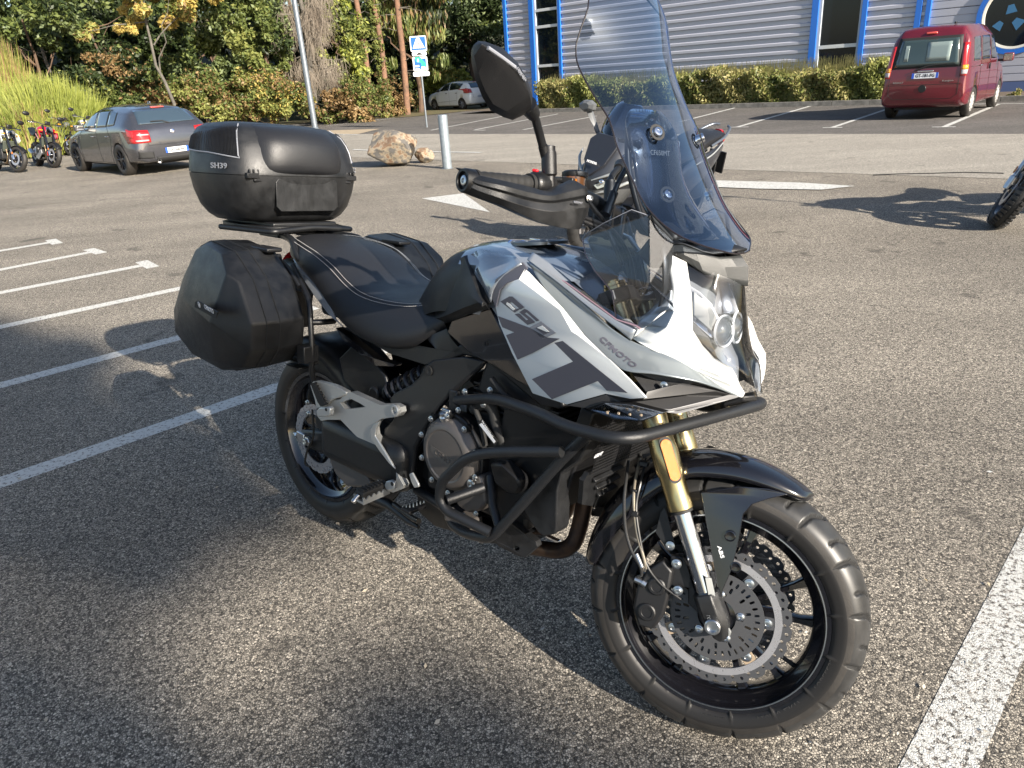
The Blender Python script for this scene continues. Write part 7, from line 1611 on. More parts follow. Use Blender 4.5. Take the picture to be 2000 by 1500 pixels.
def carwheel(root, x, y, r, w, sy, rimm, spokes=5, style='spoke', steerang=0.0):
    W = empty('wheel', (x, y, r), steerang, root)
    prof = [(r * .62, -w * .42), (r * .70, -w * .5), (r * .90, -w * .5), (r * .985, -w * .40), (r, -w * .2), (r, w * .2), (r * .985, w * .4), (r * .90, w * .5), (r * .70, w * .5), (r * .62, w * .42)]
    lathe('tyre', (0, 0, 0), (0, 1, 0), prof, K_TYRE, W, 48, close=True, angle=50)
    lathe('rim', (0, 0, 0), (0, 1, 0), [(r * .70, -w * .46), (r * .67, -w * .47), (r * .64, -w * .38), (r * .60, 0), (r * .64, w * .38), (r * .67, w * .47), (r * .70, w * .46)], rimm, W, 48, close=True)
    lathe('brake_drum', (0, 0, 0), (0, 1, 0), [(r * .42, -w * .1), (r * .42, w * .1)], K_DISC, W, 32)
    if style == 'cap':
        lathe('hubcap', (0, sy * w * .40, 0), (0, sy, 0), [(r * .66, 0), (r * .60, .012), (r * .30, .018), (r * .12, .026), (1e-5, .028)], rimm, W, 40, angle=20)
        for k in range(10): a = 2 * math.pi * k / 10; boxo('cap_slot', (r * .50 * math.cos(a), sy * (w * .40 + .0155), r * .50 * math.sin(a)), (.045, .004, .022), K_RUB, W, R=np.array([[math.cos(a), 0, -math.sin(a)], [0, 1, 0], [math.sin(a), 0, math.cos(a)]]))
    else:
        for k in range(spokes):
            a = 2 * math.pi * (k + .3) / spokes; b = MB()
            for s in ((-1, 1) if style == 'double' else (0,)):
                a1 = a + s * .10; a2 = a + s * .22; c1 = np.array([r * .12 * math.cos(a1), sy * w * .36, r * .12 * math.sin(a1)]); c2 = np.array([r * .66 * math.cos(a2), sy * w * .42, r * .66 * math.sin(a2)])
                b.rod(c1, c2, r * .055, r * .045, n=6)
            b.build('spoke', rimm, W, smooth=False)
        lathe('hub', (0, sy * w * .30, 0), (0, sy, 0), [(r * .16, 0), (r * .15, .04), (1e-5, .045)], rimm, W, 20)
    return W
def plate(root, c, ex, ez, s, w=.50, h=.105):
    ex = unit(ex); nz = np.cross(ex, unit(ez)); c = np.asarray(c, float)
    P = lambda x0, x1, z0, z1, d: [c + ex * x0 + unit(ez) * z0 + nz * d, c + ex * x1 + unit(ez) * z0 + nz * d, c + ex * x1 + unit(ez) * z1 + nz * d, c + ex * x0 + unit(ez) * z1 + nz * d]
    p = prism('number_plate', [P(-w / 2, w / 2, -h / 2, h / 2, 0)], nz * .006, mat('plate_white', (.75, .76, .78), .35), root)
    for s_ in (-1, 1): prism('plate_band', [P(s_ * w / 2 - (.045 if s_ > 0 else 0), s_ * w / 2 + (0 if s_ > 0 else .045), -h / 2, h / 2, .0065)], nz * .001, mat('plate_blue', (.02, .09, .50), .35), p)
    text('plate_lettering', s, c + nz * .007, ex, ez, h * .62, mat('plate_black', (.01, .01, .012), .5), p, depth=.001, width=w * .72, bold=.035); return p
GL = mat('car_glass', (.012, .018, .020), .04, coat=1.0, spec=.8)
TAIL = mat('tail_lamp_red', (.38, .010, .010), .15, coat=1.0); TAILB = mat('tail_lamp_bright', (.75, .10, .08), .2, coat=1); TLW = mat('lamp_white', (.42, .36, .36), .15, coat=1); TAM = mat('lamp_amber', (.8, .30, .02), .2, coat=1)
PG = mat('graphite_metallic', (.115, .118, .135), .24, metal=.75, coat=1.0); PW = mat('car_white', (.78, .80, .82), .25, coat=1.0); PR = mat('car_red', (.135, .010, .020), .25, metal=.2, coat=1.0)
K_GAP = mat('panel_gap', (.004, .004, .004), .8)
def gapline(b, pts, dirv, root, r=.004):
    me = b.data; t = BVHTree.FromPolygons([v.co.copy() for v in me.vertices], [tuple(p.vertices) for p in me.polygons]); d = Vector(dirv).normalized(); out = []
    P = []
    for i in range(len(pts) - 1):
        for k in range(8): P.append(np.array(pts[i], float) * (1 - k / 8) + np.array(pts[i + 1], float) * k / 8)
    P.append(np.array(pts[-1], float))
    for p in P:
        h = t.ray_cast(Vector(p) - d * 4, d)
        if h[0] is not None: out.append(np.array(h[0]) - np.array(d) * .0005)
    if len(out) > 2: tube('panel_gap', out, r, K_GAP, root, n=5)
# --- graphite hatchback: x runs from nose (0) to tail; local frame has X backwards, so heading points from nose to tail
HB = [(.0, .30, .42, .56, .60, .55, .60, .56, .48), (.06, .22, .42, .62, .68, .74, .78, .72, .60), (.35, .20, .45, .74, .80, .84, .87, .80, .68), (.75, .19, .46, .82, .88, .86, .885, .83, .72), (1.10, .18, .46, .88, .95, .86, .885, .85, .72), (1.40, .18, .46, .92, 1.10, .86, .885, .86, .66), (1.75, .18, .46, .93, 1.30, .86, .885, .86, .60), (2.10, .18, .46, .94, 1.40, .86, .885, .865, .58), (2.60, .18, .46, .95, 1.425, .86, .885, .87, .58), (3.10, .18, .47, .965, 1.41, .86, .885, .87, .57), (3.50, .19, .48, .98, 1.375, .86, .885, .865, .56), (3.80, .22, .50, .99, 1.33, .86, .885, .855, .54), (3.98, .24, .50, .98, 1.20, .84, .88, .83, .58), (4.14, .25, .50, .93, 1.05, .80, .86, .80, .62), (4.25, .27, .50, .86, .93, .76, .82, .74, .62), (4.30, .32, .50, .72, .78, .64, .72, .66, .56)]
def G2(u, v): g = G(u, v); return np.array([g[0], g[1], 0])
rl = G2(247, 343); fl_ = G2(150, 338); rrw = G2(385, 325)
hd = unit(fl_ - rl) ; hd2 = unit(np.array([(rl - rrw)[1], -(rl - rrw)[0], 0])); hd2 = hd2 if np.dot(hd2, hd) > 0 else -hd2; hd = unit(hd + hd2); lf = np.array([-hd[1], hd[0], 0])
hsc = .94; wb = 2.69 * hsc; rear_c = rl - lf * (.885 * hsc - .02)
nose = rear_c + hd * (3.47 * hsc)
car1, b1 = vehicle('grey_hatchback', 'dark grey five-door hatchback parked beside the row of motorcycles', 'car', HB, nose, math.atan2(-hd[1], -hd[0]), hsc, PG, (.80, 3.47), .325, .22, 1.55, GL)
for x in (.80, 3.47):
    for sy in (-1, 1): carwheel(car1, x, sy * .785, .325, .225, sy, mat('dark_rim', (.035, .035, .04), .3, metal=.7), 5, 'double')
for s in (-1, 1):
    D = (0, -s, 0); Y = lambda x, z: (x, s * .9, z)
    patch('side_window', b1, [Y(1.62, .985), Y(2.34, .985), Y(2.30, 1.335), Y(2.02, 1.325)], D, GL, car1); patch('side_window', b1, [Y(2.42, .985), Y(3.02, 1.0), Y(2.96, 1.335), Y(2.39, 1.34)], D, GL, car1); patch('side_window', b1, [Y(3.08, 1.005), Y(3.42, 1.03), Y(3.36, 1.27), Y(3.02, 1.33)], D, GL, car1)
    gapline(b1, [Y(1.25, .28), Y(1.25, .80), Y(1.58, .96)], D, car1); gapline(b1, [Y(2.38, .26), Y(2.38, .97)], D, car1); gapline(b1, [Y(3.05, .99), Y(3.16, .75), Y(3.02, .45), Y(3.0, .27)], D, car1); gapline(b1, [Y(1.28, .25), Y(3.0, .26)], D, car1)
    for x in (2.16, 2.98): boxo('door_handle', (x, s * .885, .80), (.17, .03, .028), PG, car1, bevel=.008)
    mr_ = MB(); mr_.box((1.72, s * .97, 1.0), (.12, .20, .13)); mr_.box((1.68, s * .88, .95), (.06, .08, .03)); mo = mr_.build('door_mirror', PG, car1, bevel=.03, seg=3); boxo('mirror_glass', (1.785, s * .97, 1.0), (.006, .15, .09), K_CHR, car1)
    tl = patch('tail_lamp', b1, [(4.3, s * .50, .66), (4.3, s * .86, .66), (4.3, s * .86, .92), (4.3, s * .50, .90)], (-1, 0, 0), TAIL, car1, .01, 8, 6)
    patch('lamp_stripe', b1, [(4.3, s * .52, .80), (4.3, s * .74, .81), (4.3, s * .74, .835), (4.3, s * .52, .825)], (-1, 0, 0), TLW, tl, .018, 6, 2); patch('lamp_stripe', b1, [(4.3, s * .54, .69), (4.3, s * .78, .69), (4.3, s * .78, .72), (4.3, s * .54, .72)], (-1, 0, 0), TLW, tl, .018, 6, 2)
    patch('tail_lamp', b1, [Y(4.0, .80), Y(4.20, .76), Y(4.18, .90), Y(3.98, .95)], D, TAIL, car1, .008)
    patch('bumper_vent', b1, [(4.3, s * .50, .34), (4.3, s * .80, .36), (4.3, s * .80, .50), (4.3, s * .50, .47)], (-1, 0, 0), K_RUB, car1, .008)
    lathe('exhaust_tip', (4.22, s * .42, .27), (1, 0, 0), [(.042, 0), (.042, .08), (.036, .08), (.036, .02)], K_STEEL, car1, 20)
patch('rear_window', b1, [(4.3, -.62, 1.015), (4.3, .62, 1.015), (4.3, .52, 1.29), (4.3, -.52, 1.29)], (-1, 0, 0), mat('blue_grey_glass', (.035, .055, .075), .05, coat=1), car1, .006, 16, 8)
patch('windscreen', b1, [(0, -.66, 1.0), (0, .66, 1.0), (0, .55, 1.34), (0, -.55, 1.34)], (1, 0, 0), GL, car1, .006, 12, 8)
patch('brake_light', b1, [(4.3, -.14, 1.315), (4.3, .14, 1.315), (4.3, .14, 1.34), (4.3, -.14, 1.34)], (-1, 0, 0), TAILB, car1, .012, 8, 2)
patch('rear_diffuser', b1, [(4.35, -.46, .26), (4.35, .46, .26), (4.35, .46, .36), (4.35, -.46, .36)], (-1, 0, 0), K_RUB, car1, .008)
gapline(b1, [(4.3, -.60, .93), (4.3, -.56, .60), (4.3, .56, .60), (4.3, .60, .93)], (-1, 0, 0), car1)
pc_ = ray_patch(b1, [(4.3, 0, .47)] * 4, (-1, 0, 0), .012, 1, 1)[0][0]; plate(car1, pc_, (0, 1, 0), (0, 0, 1), 'GP-368-BH')
ec = ray_patch(b1, [(4.3, 0, .84)] * 4, (-1, 0, 0), .004, 1, 1)[0][0]; em = lathe('round_emblem', ec, (1, 0, .15), [(.044, -.01), (.044, .006), (.038, .009), (1e-5, .010)], K_CHR, car1, 28, angle=30); lathe('emblem_field', ec + np.array([.010, 0, .0015]), (1, 0, .15), [(.030, 0), (.030, .002), (1e-5, .002)], TLW, em, 24)
for a in (0, 1): prism('emblem_quarter', [[ec + np.array([.0135, 0, .002])] + [ec + np.array([.0135, .028 * math.cos(t), .028 * math.sin(t) + .002]) for t in np.linspace(a * math.pi, a * math.pi + math.pi / 2, 7)]], (.001, 0, 0), mat('emblem_blue', (.03, .12, .4), .3), em)
tube('rear_wiper', [(4.19, .02, 1.01), (4.17, -.12, 1.06), (4.165, -.36, 1.065)], .011, K_RUB, car1); boxo('roof_aerial', (3.45, 0, 1.42), (.14, .03, .06), PG, car1, bevel=.012)
# --- red family van
VB = [(.0, .32, .50, .66, .72, .52, .60, .56, .48), (.08, .24, .50, .76, .82, .72, .76, .70, .60), (.40, .22, .52, .88, .95, .80, .82, .76, .66), (.80, .21, .52, .96, 1.06, .82, .83, .79, .68), (1.10, .21, .52, 1.02, 1.28, .82, .83, .80, .66), (1.45, .21, .52, 1.05, 1.60, .82, .83, .81, .66), (1.80, .21, .52, 1.06, 1.78, .82, .83, .81, .66), (2.30, .21, .52, 1.06, 1.83, .82, .83, .81, .67), (2.90, .21, .52, 1.06, 1.84, .82, .83, .81, .67), (3.40, .22, .52, 1.06, 1.83, .82, .83, .81, .67), (3.72, .23, .52, 1.05, 1.80, .82, .83, .80, .66), (3.84, .24, .52, 1.03, 1.70, .80, .82, .79, .66), (3.93, .27, .50, .99, 1.45, .79, .81, .77, .66), (3.98, .30, .48, .92, 1.20, .77, .80, .76, .66), (4.02, .34, .46, .70, .80, .74, .78, .74, .66)]
lw, rw_ = G2(1752, 229), G2(1872, 229); ax_v = unit(rw_ - lw); hdv = np.array([-ax_v[1], ax_v[0], 0]); hdv = hdv if np.dot(hdv, kn) > 0 else -hdv; hdv = np.array([math.cos(rad(47)), math.sin(rad(47)), 0])
vsc = .95; vc = (lw + rw_) / 2; nose_v = vc + hdv * (3.30 * vsc)
van, b2v = vehicle('red_family_van', 'dark red family van parked nose-in against the grey hall', 'van', VB, nose_v, math.atan2(-hdv[1], -hdv[0]), vsc, PR, (.75, 3.30), .30, .18, 1.42, GL)
for x in (.75, 3.30):
    for sy in (-1, 1): carwheel(van, x, sy * .735, .30, .17, sy, mat('hubcap_silver', (.55, .54, .52), .4, metal=.4), 5, 'cap')
GV2 = mat('van_glass', (.035, .055, .055), .05, coat=1.0)
patch('rear_window', b2v, [(4.1, -.60, 1.06), (4.1, .60, 1.06), (4.1, .53, 1.56), (4.1, -.53, 1.56)], (-1, 0, 0), GV2, van, .006, 16, 10)
rw0 = ray_patch(b2v, [(4.1, -.66, 1.02), (4.1, .66, 1.02), (4.1, .585, 1.61), (4.1, -.585, 1.61)], (-1, 0, 0), .003, 16, 10)
grid('window_surround', rw0, K_RUB, van, solid=.003)
# things seen through the glass are drawn as the pale far windows and seat backs inside
for (y0, y1, z0, z1, nm, m) in ((-.02, .42, 1.14, 1.50, 'far_window_glow', mat('through_glass_pale', (.20, .25, .24), .2, coat=1)), (-.44, -.36, 1.16, 1.46, 'far_window_glow', mat('through_glass_pale', (.20, .25, .24), .2))):
    patch(nm, b2v, [(4.1, y0, z0), (4.1, y1, z0), (4.1, y1, z1), (4.1, y0, z1)], (-1, 0, 0), m, van, .010, 6, 4)
lathe('headrest', (3.965, -.08, 1.235), (1, 0, .2), [(.115, 0), (.11, .008), (1e-5, .012)], K_RUB, van, 24)
for s in (-1, 1):
    D = (0, -s, 0); Y = lambda x, z: (x, s * .85, z)
    patch('side_window', b2v, [Y(3.05, 1.10), Y(3.62, 1.10), Y(3.58, 1.55), Y(3.05, 1.56)], D, GV2, van); patch('side_window', b2v, [Y(2.15, 1.10), Y(2.90, 1.10), Y(2.90, 1.57), Y(2.15, 1.58)], D, GL, van); patch('side_window', b2v, [Y(1.28, 1.09), Y(2.02, 1.10), Y(2.02, 1.58), Y(1.62, 1.54)], D, GL, van)
    patch('tail_lamp', b2v, [(4.1, s * .665, .84), (4.1, s * .765, .84), (4.1, s * .715, 1.46), (4.1, s * .625, 1.46)], (-1, 0, 0), TAIL, van, .010, 3, 10)
    patch('lamp_amber', b2v, [(4.1, s * .675, .96), (4.1, s * .765, .96), (4.1, s * .76, 1.04), (4.1, s * .67, 1.04)], (-1, 0, 0), TAM, van, .016, 3, 3); patch('lamp_white', b2v, [(4.1, s * .675, .87), (4.1, s * .765, .87), (4.1, s * .765, .955), (4.1, s * .675, .955)], (-1, 0, 0), TLW, van, .016, 3, 3)
    gapline(b2v, [Y(2.08, .28), Y(2.08, 1.62)], D, van); gapline(b2v, [Y(2.98, .50), Y(2.98, 1.62)], D, van); gapline(b2v, [Y(1.15, .4), Y(1.25, 1.05)], D, van); gapline(b2v, [Y(2.98, 1.0), Y(3.80, 1.0)], D, van)
    boxo('door_handle', (2.22, s * .835, .96), (.03, .03, .12), K_PL, van, bevel=.008); boxo('door_handle', (3.05, s * .835, 1.0), (.16, .03, .03), K_CHR, van, bevel=.008)
    mm = MB(); mm.box((1.42, s * 1.02, 1.10), (.09, .20, .17)); mo = mm.build('door_mirror', PR, van, bevel=.03, seg=3); boxo('mirror_arm', (1.40, s * .88, 1.04), (.07, .12, .05), K_PL, van, bevel=.01); boxo('mirror_glass', (1.468, s * 1.02, 1.10), (.006, .16, .13), mat('mirror_pale', (.45, .48, .45), .1, metal=.8), van)
gapline(b2v, [(4.1, -.62, 1.68), (4.1, -.655, 1.1), (4.1, -.66, .50), (4.1, -.55, .42), (4.1, .55, .42), (4.1, .66, .50), (4.1, .655, 1.1), (4.1, .62, 1.68)], (-1, 0, 0), van)
gapline(b2v, [(4.1, -.70, .70), (4.1, .70, .70)], (-1, 0, 0), van)
pc_ = ray_patch(b2v, [(4.1, .02, .875)] * 4, (-1, 0, 0), .012, 1, 1)[0][0]; plate(van, pc_, (0, 1, 0), (-.06, 0, 1), 'GT-181-FG')
boxo('plate_lamp', pc_ + np.array([.0, 0, .085]), (.03, .30, .03), K_CHR, van, bevel=.008)
pc2 = ray_patch(b2v, [(4.1, .0, .62)] * 4, (-1, 0, 0), .006, 1, 1)[0][0]; lathe('tailgate_badge', pc2, (1, 0, 0), [(.075, 0), (.07, .008), (1e-5, .010)], K_PL, van, 24)
text('van_lettering', 'RENAULT', ray_patch(b2v, [(4.1, -.48, .755)] * 4, (-1, 0, 0), .006, 1, 1)[0][0], (0, 1, 0), (0, 0, 1), .032, K_STEEL, van, depth=.003, width=.20)
text('van_lettering', 'Kangoo', ray_patch(b2v, [(4.1, .46, .760)] * 4, (-1, 0, 0), .006, 1, 1)[0][0], (0, 1, 0), (0, 0, 1), .040, K_STEEL, van, depth=.003, width=.20)
tube('rear_wiper', [(4.03, -.20, .98), (4.01, .05, 1.06), (4.00, .40, 1.085)], .013, K_RUB, van); boxo('high_brake_light', (3.86, 0, 1.68), (.06, .2, .04), TAILB, van, bevel=.012); boxo('roof_aerial', (3.6, .35, 1.84), (.10, .04, .04), K_PL, van, bevel=.01)
# --- white hatchback
WHT = [(.0, .30, .45, .62, .68, .50, .58, .54, .45), (.06, .22, .46, .70, .78, .68, .74, .68, .58), (.35, .20, .48, .80, .90, .80, .83, .76, .66), (.75, .19, .48, .88, .98, .82, .845, .79, .68), (1.05, .18, .48, .93, 1.10, .82, .845, .81, .66), (1.40, .18, .48, .95, 1.32, .82, .845, .82, .62), (1.80, .18, .48, .97, 1.45, .82, .845, .825, .58), (2.30, .18, .48, .99, 1.49, .82, .845, .83, .58), (2.80, .18, .48, 1.01, 1.48, .82, .845, .83, .57), (3.25, .19, .49, 1.03, 1.44, .82, .845, .82, .55), (3.55, .22, .50, 1.04, 1.38, .81, .84, .80, .54), (3.75, .24, .50, 1.0, 1.22, .79, .83, .78, .58), (3.90, .26, .50, .92, 1.02, .75, .81, .74, .60), (3.98, .32, .50, .76, .84, .66, .74, .68, .56)]
wsc = .83; hv = unit(np.array([-.656, .755, 0])); lv_ = np.array([-hv[1], hv[0], 0]); rlw = G2(904, 214.5)
nose_w = rlw - lv_ * (.80 * wsc) + hv * (3.27 * wsc)
car3, b3 = vehicle('white_hatchback', 'small white hatchback parked in front of the wood beside the dark oak', 'car', WHT, nose_w, math.atan2(-hv[1], -hv[0]), wsc, PW, (.72, 3.27), .30, .19, 1.47, GL)
for x in (.72, 3.27):
    for sy in (-1, 1): carwheel(car3, x, sy * .745, .30, .19, sy, mat('grey_alloy', (.30, .31, .33), .35, metal=.6), 7, 'spoke')
for s in (-1, 1):
    D = (0, -s, 0); Y = lambda x, z: (x, s * .86, z)
    patch('side_window', b3, [Y(1.25, 1.0), Y(2.15, 1.03), Y(2.15, 1.40), Y(1.75, 1.36)], D, GL, car3); patch('side_window', b3, [Y(2.22, 1.035), Y(3.15, 1.08), Y(3.28, 1.34), Y(2.22, 1.41)], D, GL, car3)
    gapline(b3, [Y(1.15, .3), Y(1.12, .9)], D, car3); gapline(b3, [Y(2.18, .25), Y(2.18, 1.0)], D, car3); gapline(b3, [Y(2.95, 1.05), Y(2.85, .60), Y(2.75, .3)], D, car3); gapline(b3, [Y(1.15, .42), Y(2.85, .50)], D, car3, .006)
    for x in (1.95, 2.85): boxo('door_handle', (x, s * .855, .88), (.15, .03, .03), K_PLG, car3, bevel=.008)
    patch('tail_lamp', b3, [(3.9, s * .60, .86), (3.9, s * .86, .86), (3.9, s * .84, 1.10), (3.9, s * .62, 1.06)], (-1, 0, 0), TAIL, car3, .012, 6, 6); patch('tail_lamp', b3, [Y(3.62, .95), Y(3.92, .86), Y(3.84, 1.02), Y(3.60, 1.12)], D, TAIL, car3, .010)
    mm = MB(); mm.box((1.35, s * .95, 1.03), (.10, .16, .12)); mm.build('door_mirror', K_PLG, car3, bevel=.03)
patch('rear_window', b3, [(3.9, -.56, 1.10), (3.9, .56, 1.10), (3.9, .48, 1.36), (3.9, -.48, 1.36)], (-1, 0, 0), mat('blue_tinted_glass', (.03, .07, .12), .05, coat=1), car3, .006, 12, 6)
gapline(b3, [(3.9, -.60, 1.05), (3.9, -.55, .62), (3.9, .55, .62), (3.9, .60, 1.05)], (-1, 0, 0), car3)
pc_ = ray_patch(b3, [(3.95, 0, .66)] * 4, (-1, 0, 0), .012, 1, 1)[0][0]; prism('number_plate', [[pc_ + np.array([0, y, z]) for y, z in ((-.25, -.055), (.25, -.055), (.25, .055), (-.25, .055))]], (.008, 0, 0), mat('plate_greyblue', (.35, .40, .5), .4), car3)
patch('brake_light', b3, [(3.9, -.12, 1.385), (3.9, .12, 1.385), (3.9, .12, 1.41), (3.9, -.12, 1.41)], (-1, 0, 0), TAIL, car3, .012, 4, 2)
lathe('badge', ray_patch(b3, [(3.95, 0, .93)] * 4, (-1, 0, 0), .01, 1, 1)[0][0], (1, 0, 0), [(.05, 0), (.045, .01), (1e-5, .01)], K_CHR, car3, 4)
tube('rear_wiper', [(3.86, .0, 1.08), (3.80, .2, 1.14), (3.78, .38, 1.16)], .012, K_RUB, car3)
# ================================================================== OTHER TWO-WHEELERS
def spin(o, M): o.matrix_local = M; return o
def moto(name, label, pos, az, lean, steer_, tankm, opts, group='motorcycles parked in the row on the left'):
    """naked roadster; X forward, origin under the rear axle"""
    root = empty(name); tag(root, label, 'motorcycle', group)
    root.matrix_world = Matrix.Translation(Vector(pos)) @ Matrix.Rotation(az, 4, 'Z') @ Matrix.Rotation(-lean, 4, 'X')
    WBm = 1.40; R = .30; rk = rad(25); axs = np.array([-math.sin(rk), 0, math.cos(rk)])
    pf = np.array([WBm, 0, R]) - .03 * np.array([math.cos(rk), 0, math.sin(rk)])
    Sm = Matrix.Translation(Vector(pf)) @ Matrix.Rotation(steer_, 4, Vector(axs)) @ Matrix.Translation(-Vector(pf))
    def wheel(nm, x, w, st_):
        W = empty(nm, parent=root); W.matrix_local = (Sm if st_ else Matrix.Identity(4)) @ Matrix.Translation((x, 0, R))
        lathe('tyre', (0, 0, 0), (0, 1, 0), [(.222, -w * .42), (.235, -w * .49), (.262, -w * .5), (.283, -w * .38), (.298, -w * .16), (.30, 0), (.298, w * .16), (.283, w * .38), (.262, w * .5), (.235, w * .49), (.222, w * .42)], opts.get('tyre', K_TYRE), W, 56, close=True, angle=60)
        if opts.get('knobs'):
            nb = MB()
            for k in range(44):
                a = 2 * math.pi * k / 44
                for y, sk_ in ((-.34, .3), (.34, -.3)):
                    c = np.array([.293 * math.cos(a + sk_ * .1), y * w, .293 * math.sin(a + sk_ * .1)]); e1 = np.array([-math.sin(a), 0, math.cos(a)]); e3 = unit(np.array([math.cos(a), y * 1.2, math.sin(a)])); e2 = np.cross(e3, e1); nb.box(c, (.024, w * .38, .012), np.array([e1, e2, e3]).T)
            nb.build('tread_blocks', K_TRUB, W, smooth=False)['kind'] = 'stuff'
        lathe('rim', (0, 0, 0), (0, 1, 0), [(.226, -w * .40), (.215, -w * .42), (.205, -w * .3), (.200, 0), (.205, w * .3), (.215, w * .42), (.226, w * .40)], opts.get('rim', K_GLOSS), W, 48, close=True)
        for k in range(5):
            a = 2 * math.pi * k / 5 + .4; b = MB()
            for s in (-.14, .14): b.rod((.03 * math.cos(a), 0, .03 * math.sin(a)), (.205 * math.cos(a + s), 0, .205 * math.sin(a + s)), .014, .010, n=6)
            b.build('spoke', opts.get('rim', K_GLOSS), W, smooth=False)
        lathe('hub', (0, 0, 0), (0, 1, 0), [(.035, -.07), (.045, -.05), (.045, .05), (.035, .07)], K_GLOSS, W, 20)
        for sy in ((-1, 1) if st_ else (-1,)): lathe('brake_disc', (0, sy * .06, 0), (0, 1, 0), [(.095, -.002), (.145, -.002), (.145, .002), (.095, .002)], K_DISC, W, 48, close=True)
        return W
    wheel('front_wheel', WBm, .115, True); wheel('rear_wheel', 0, .16, False)
    FAx = np.array([WBm, 0, R])
    for y in (-.095, .095):
        f = spin(lathe('fork_leg', FAx + (0, y, 0) + axs * .24, axs, [(.026, 0), (.028, .4), (.028, .50), (.02, .51)], opts.get('fork', K_GLOSS), root, 16), Sm)
        spin(lathe('fork_tube', FAx + (0, y, 0) - axs * .02, axs, [(.024, 0), (.028, .03), (.028, .10), (.019, .11), (.019, .26)], opts.get('forklow', K_CHR), root, 16), Sm)
        spin(boxo('brake_calliper', FAx + (-.12, y * .75, .03), (.05, .035, .11), opts.get('cal', K_ENG), root, bevel=.01), Sm)
        spin(lathe('side_reflector', FAx + (-.02, y * 1.25, .13), (0, y, 0), [(.028, 0), (.028, .008), (1e-5, .010)], K_ORG, root, 16), Sm)
    rows = []
    for a in (30, 50, 75, 100, 125, 150): rows.append([FAx + np.array([.325 * math.cos(rad(a)), y, .325 * math.sin(rad(a))]) + np.array([0, 0, -abs(y) * .35]) for y in (-.062, -.03, 0, .03, .062)])
    spin(grid('front_mudguard', dense(rows, 2, 2), opts.get('fender', K_PL), root, solid=.004), Sm)
    # tank as a lofted teardrop
    rows = []
    for x, zc, w, h in ((.42, .80, .07, .05), (.50, .87, .11, .09), (.62, .93, .14, .13), (.78, .97, .165, .16), (.94, .97, .175, .17), (1.06, .93, .15, .15), (1.12, .87, .10, .09)):
        rows.append([np.array([x, w * math.cos(t), zc - h * .5 + h * .5 * math.sin(t) * 1.1]) for t in np.linspace(0, 2 * math.pi, 15)[:-1]])
    grid('fuel_tank', dense(rows, 3, 1), tankm, root, closed_v=True, caps=True, angle=60)
    for s in (-1, 1):
        sh = [(.98, s * .17, .93), (1.14, s * .20, .86), (1.22, s * .20, .72), (1.12, s * .19, .66), (.98, s * .18, .76), (.88, s * .17, .86)]
        prism('tank_shroud', [sh], (0, -s * .02, 0), tankm, root, bevel=.01)
        prism('side_trim', [[(.80, s * .185, .80), (1.0, s * .19, .70), (1.04, s * .19, .66), (.98, s * .19, .66), (.80, s * .185, .76)]], (0, -s * .01, 0), opts.get('trim', K_SIL), root, bevel=.004)
        spin(tube('mirror_stem', [np.array([1.00, s * .25, 1.05]), np.array([.98, s * .33, 1.13]), np.array([.97, s * .38, 1.17])], .006, K_PL, root), Sm)
        rows = [[np.array([.965 + dx, s * .40 + .085 * k * math.cos(t), 1.20 + .052 * k * math.sin(t) + s * .0]) for t in np.linspace(0, 2 * math.pi, 13)[:-1]] for dx, k in ((-.02, .9), (-.01, 1), (.015, .9), (.03, .4))]
        spin(grid('mirror', rows, K_PL, root, closed_v=True, caps=True), Sm)
        spin(lathe('grip', np.array([1.0, s * .26, 1.03]), (-.25, s, .0), [(.016, 0), (.018, .01), (.018, .12), (.02, .125), (.02, .13)], K_RUB, root, 14), Sm)
        spin(tube('lever', [np.array([1.04, s * .22, 1.02]), np.array([1.06, s * .28, 1.015]), np.array([1.02, s * .37, 1.01])], .006, K_CHR, root), Sm)
        spin(boxo('indicator', (1.17, s * .18, .86), (.05, .08, .03), TAM, root, bevel=.01), Sm)
        prism('footrest_plate', [[(.50, s * .14, .48), (.60, s * .15, .42), (.52, s * .15, .30), (.44, s * .14, .32), (.40, s * .14, .44)]], (0, s * .02, 0), K_SIL, root, bevel=.004)
        tube('footrest', [(.52, s * .15, .32), (.52, s * .25, .32)], .012, K_RUB, root)
        tube('swingarm', [(.50, s * .10, .36), (.25, s * .11, .34), (0, s * .10, .30)], [.035, .03, .024], K_MATT, root)
    spin(tube('handlebar', [np.array([.98, -.36, 1.03]), np.array([1.02, -.20, 1.04]), np.array([1.08, -.06, 1.0]), np.array([1.08, .06, 1.0]), np.array([1.02, .20, 1.04]), np.array([.98, .36, 1.03])], .011, K_MATT, root, fil=.05), Sm)
    rows = []
    for x, z, w, zb in ((-.28, .93, .05, .90), (-.20, .94, .09, .88), (0, .88, .11, .80), (.15, .82, .12, .74), (.35, .80, .13, .72), (.48, .83, .10, .76)): rows.append(sym([(x, -w * .7, zb), (x, -w, (z + zb) / 2), (x, -w * .8, z - .01), (x, 0, z)]))
    grid('seat', dense(rows, 3, 2), K_LEATH, root, closed_v=False, solid=.01)
    for s in (-1, 1): prism('tail_panel', [[(-.30, s * .07, .92), (-.05, s * .11, .85), (.10, s * .12, .74), (.0, s * .12, .72), (-.25, s * .07, .86)]], (0, -s * .02, 0), opts.get('tail', tankm), root, bevel=.008)
    eb_ = MB(); eb_.box((.72, 0, .42), (.36, .28, .26)); eb_.box((.86, 0, .58), (.22, .24, .20), np.array([[.9, 0, .4], [0, 1, 0], [-.4, 0, .9]])); eb_.build('engine', K_ENG, root, bevel=.03, seg=3)
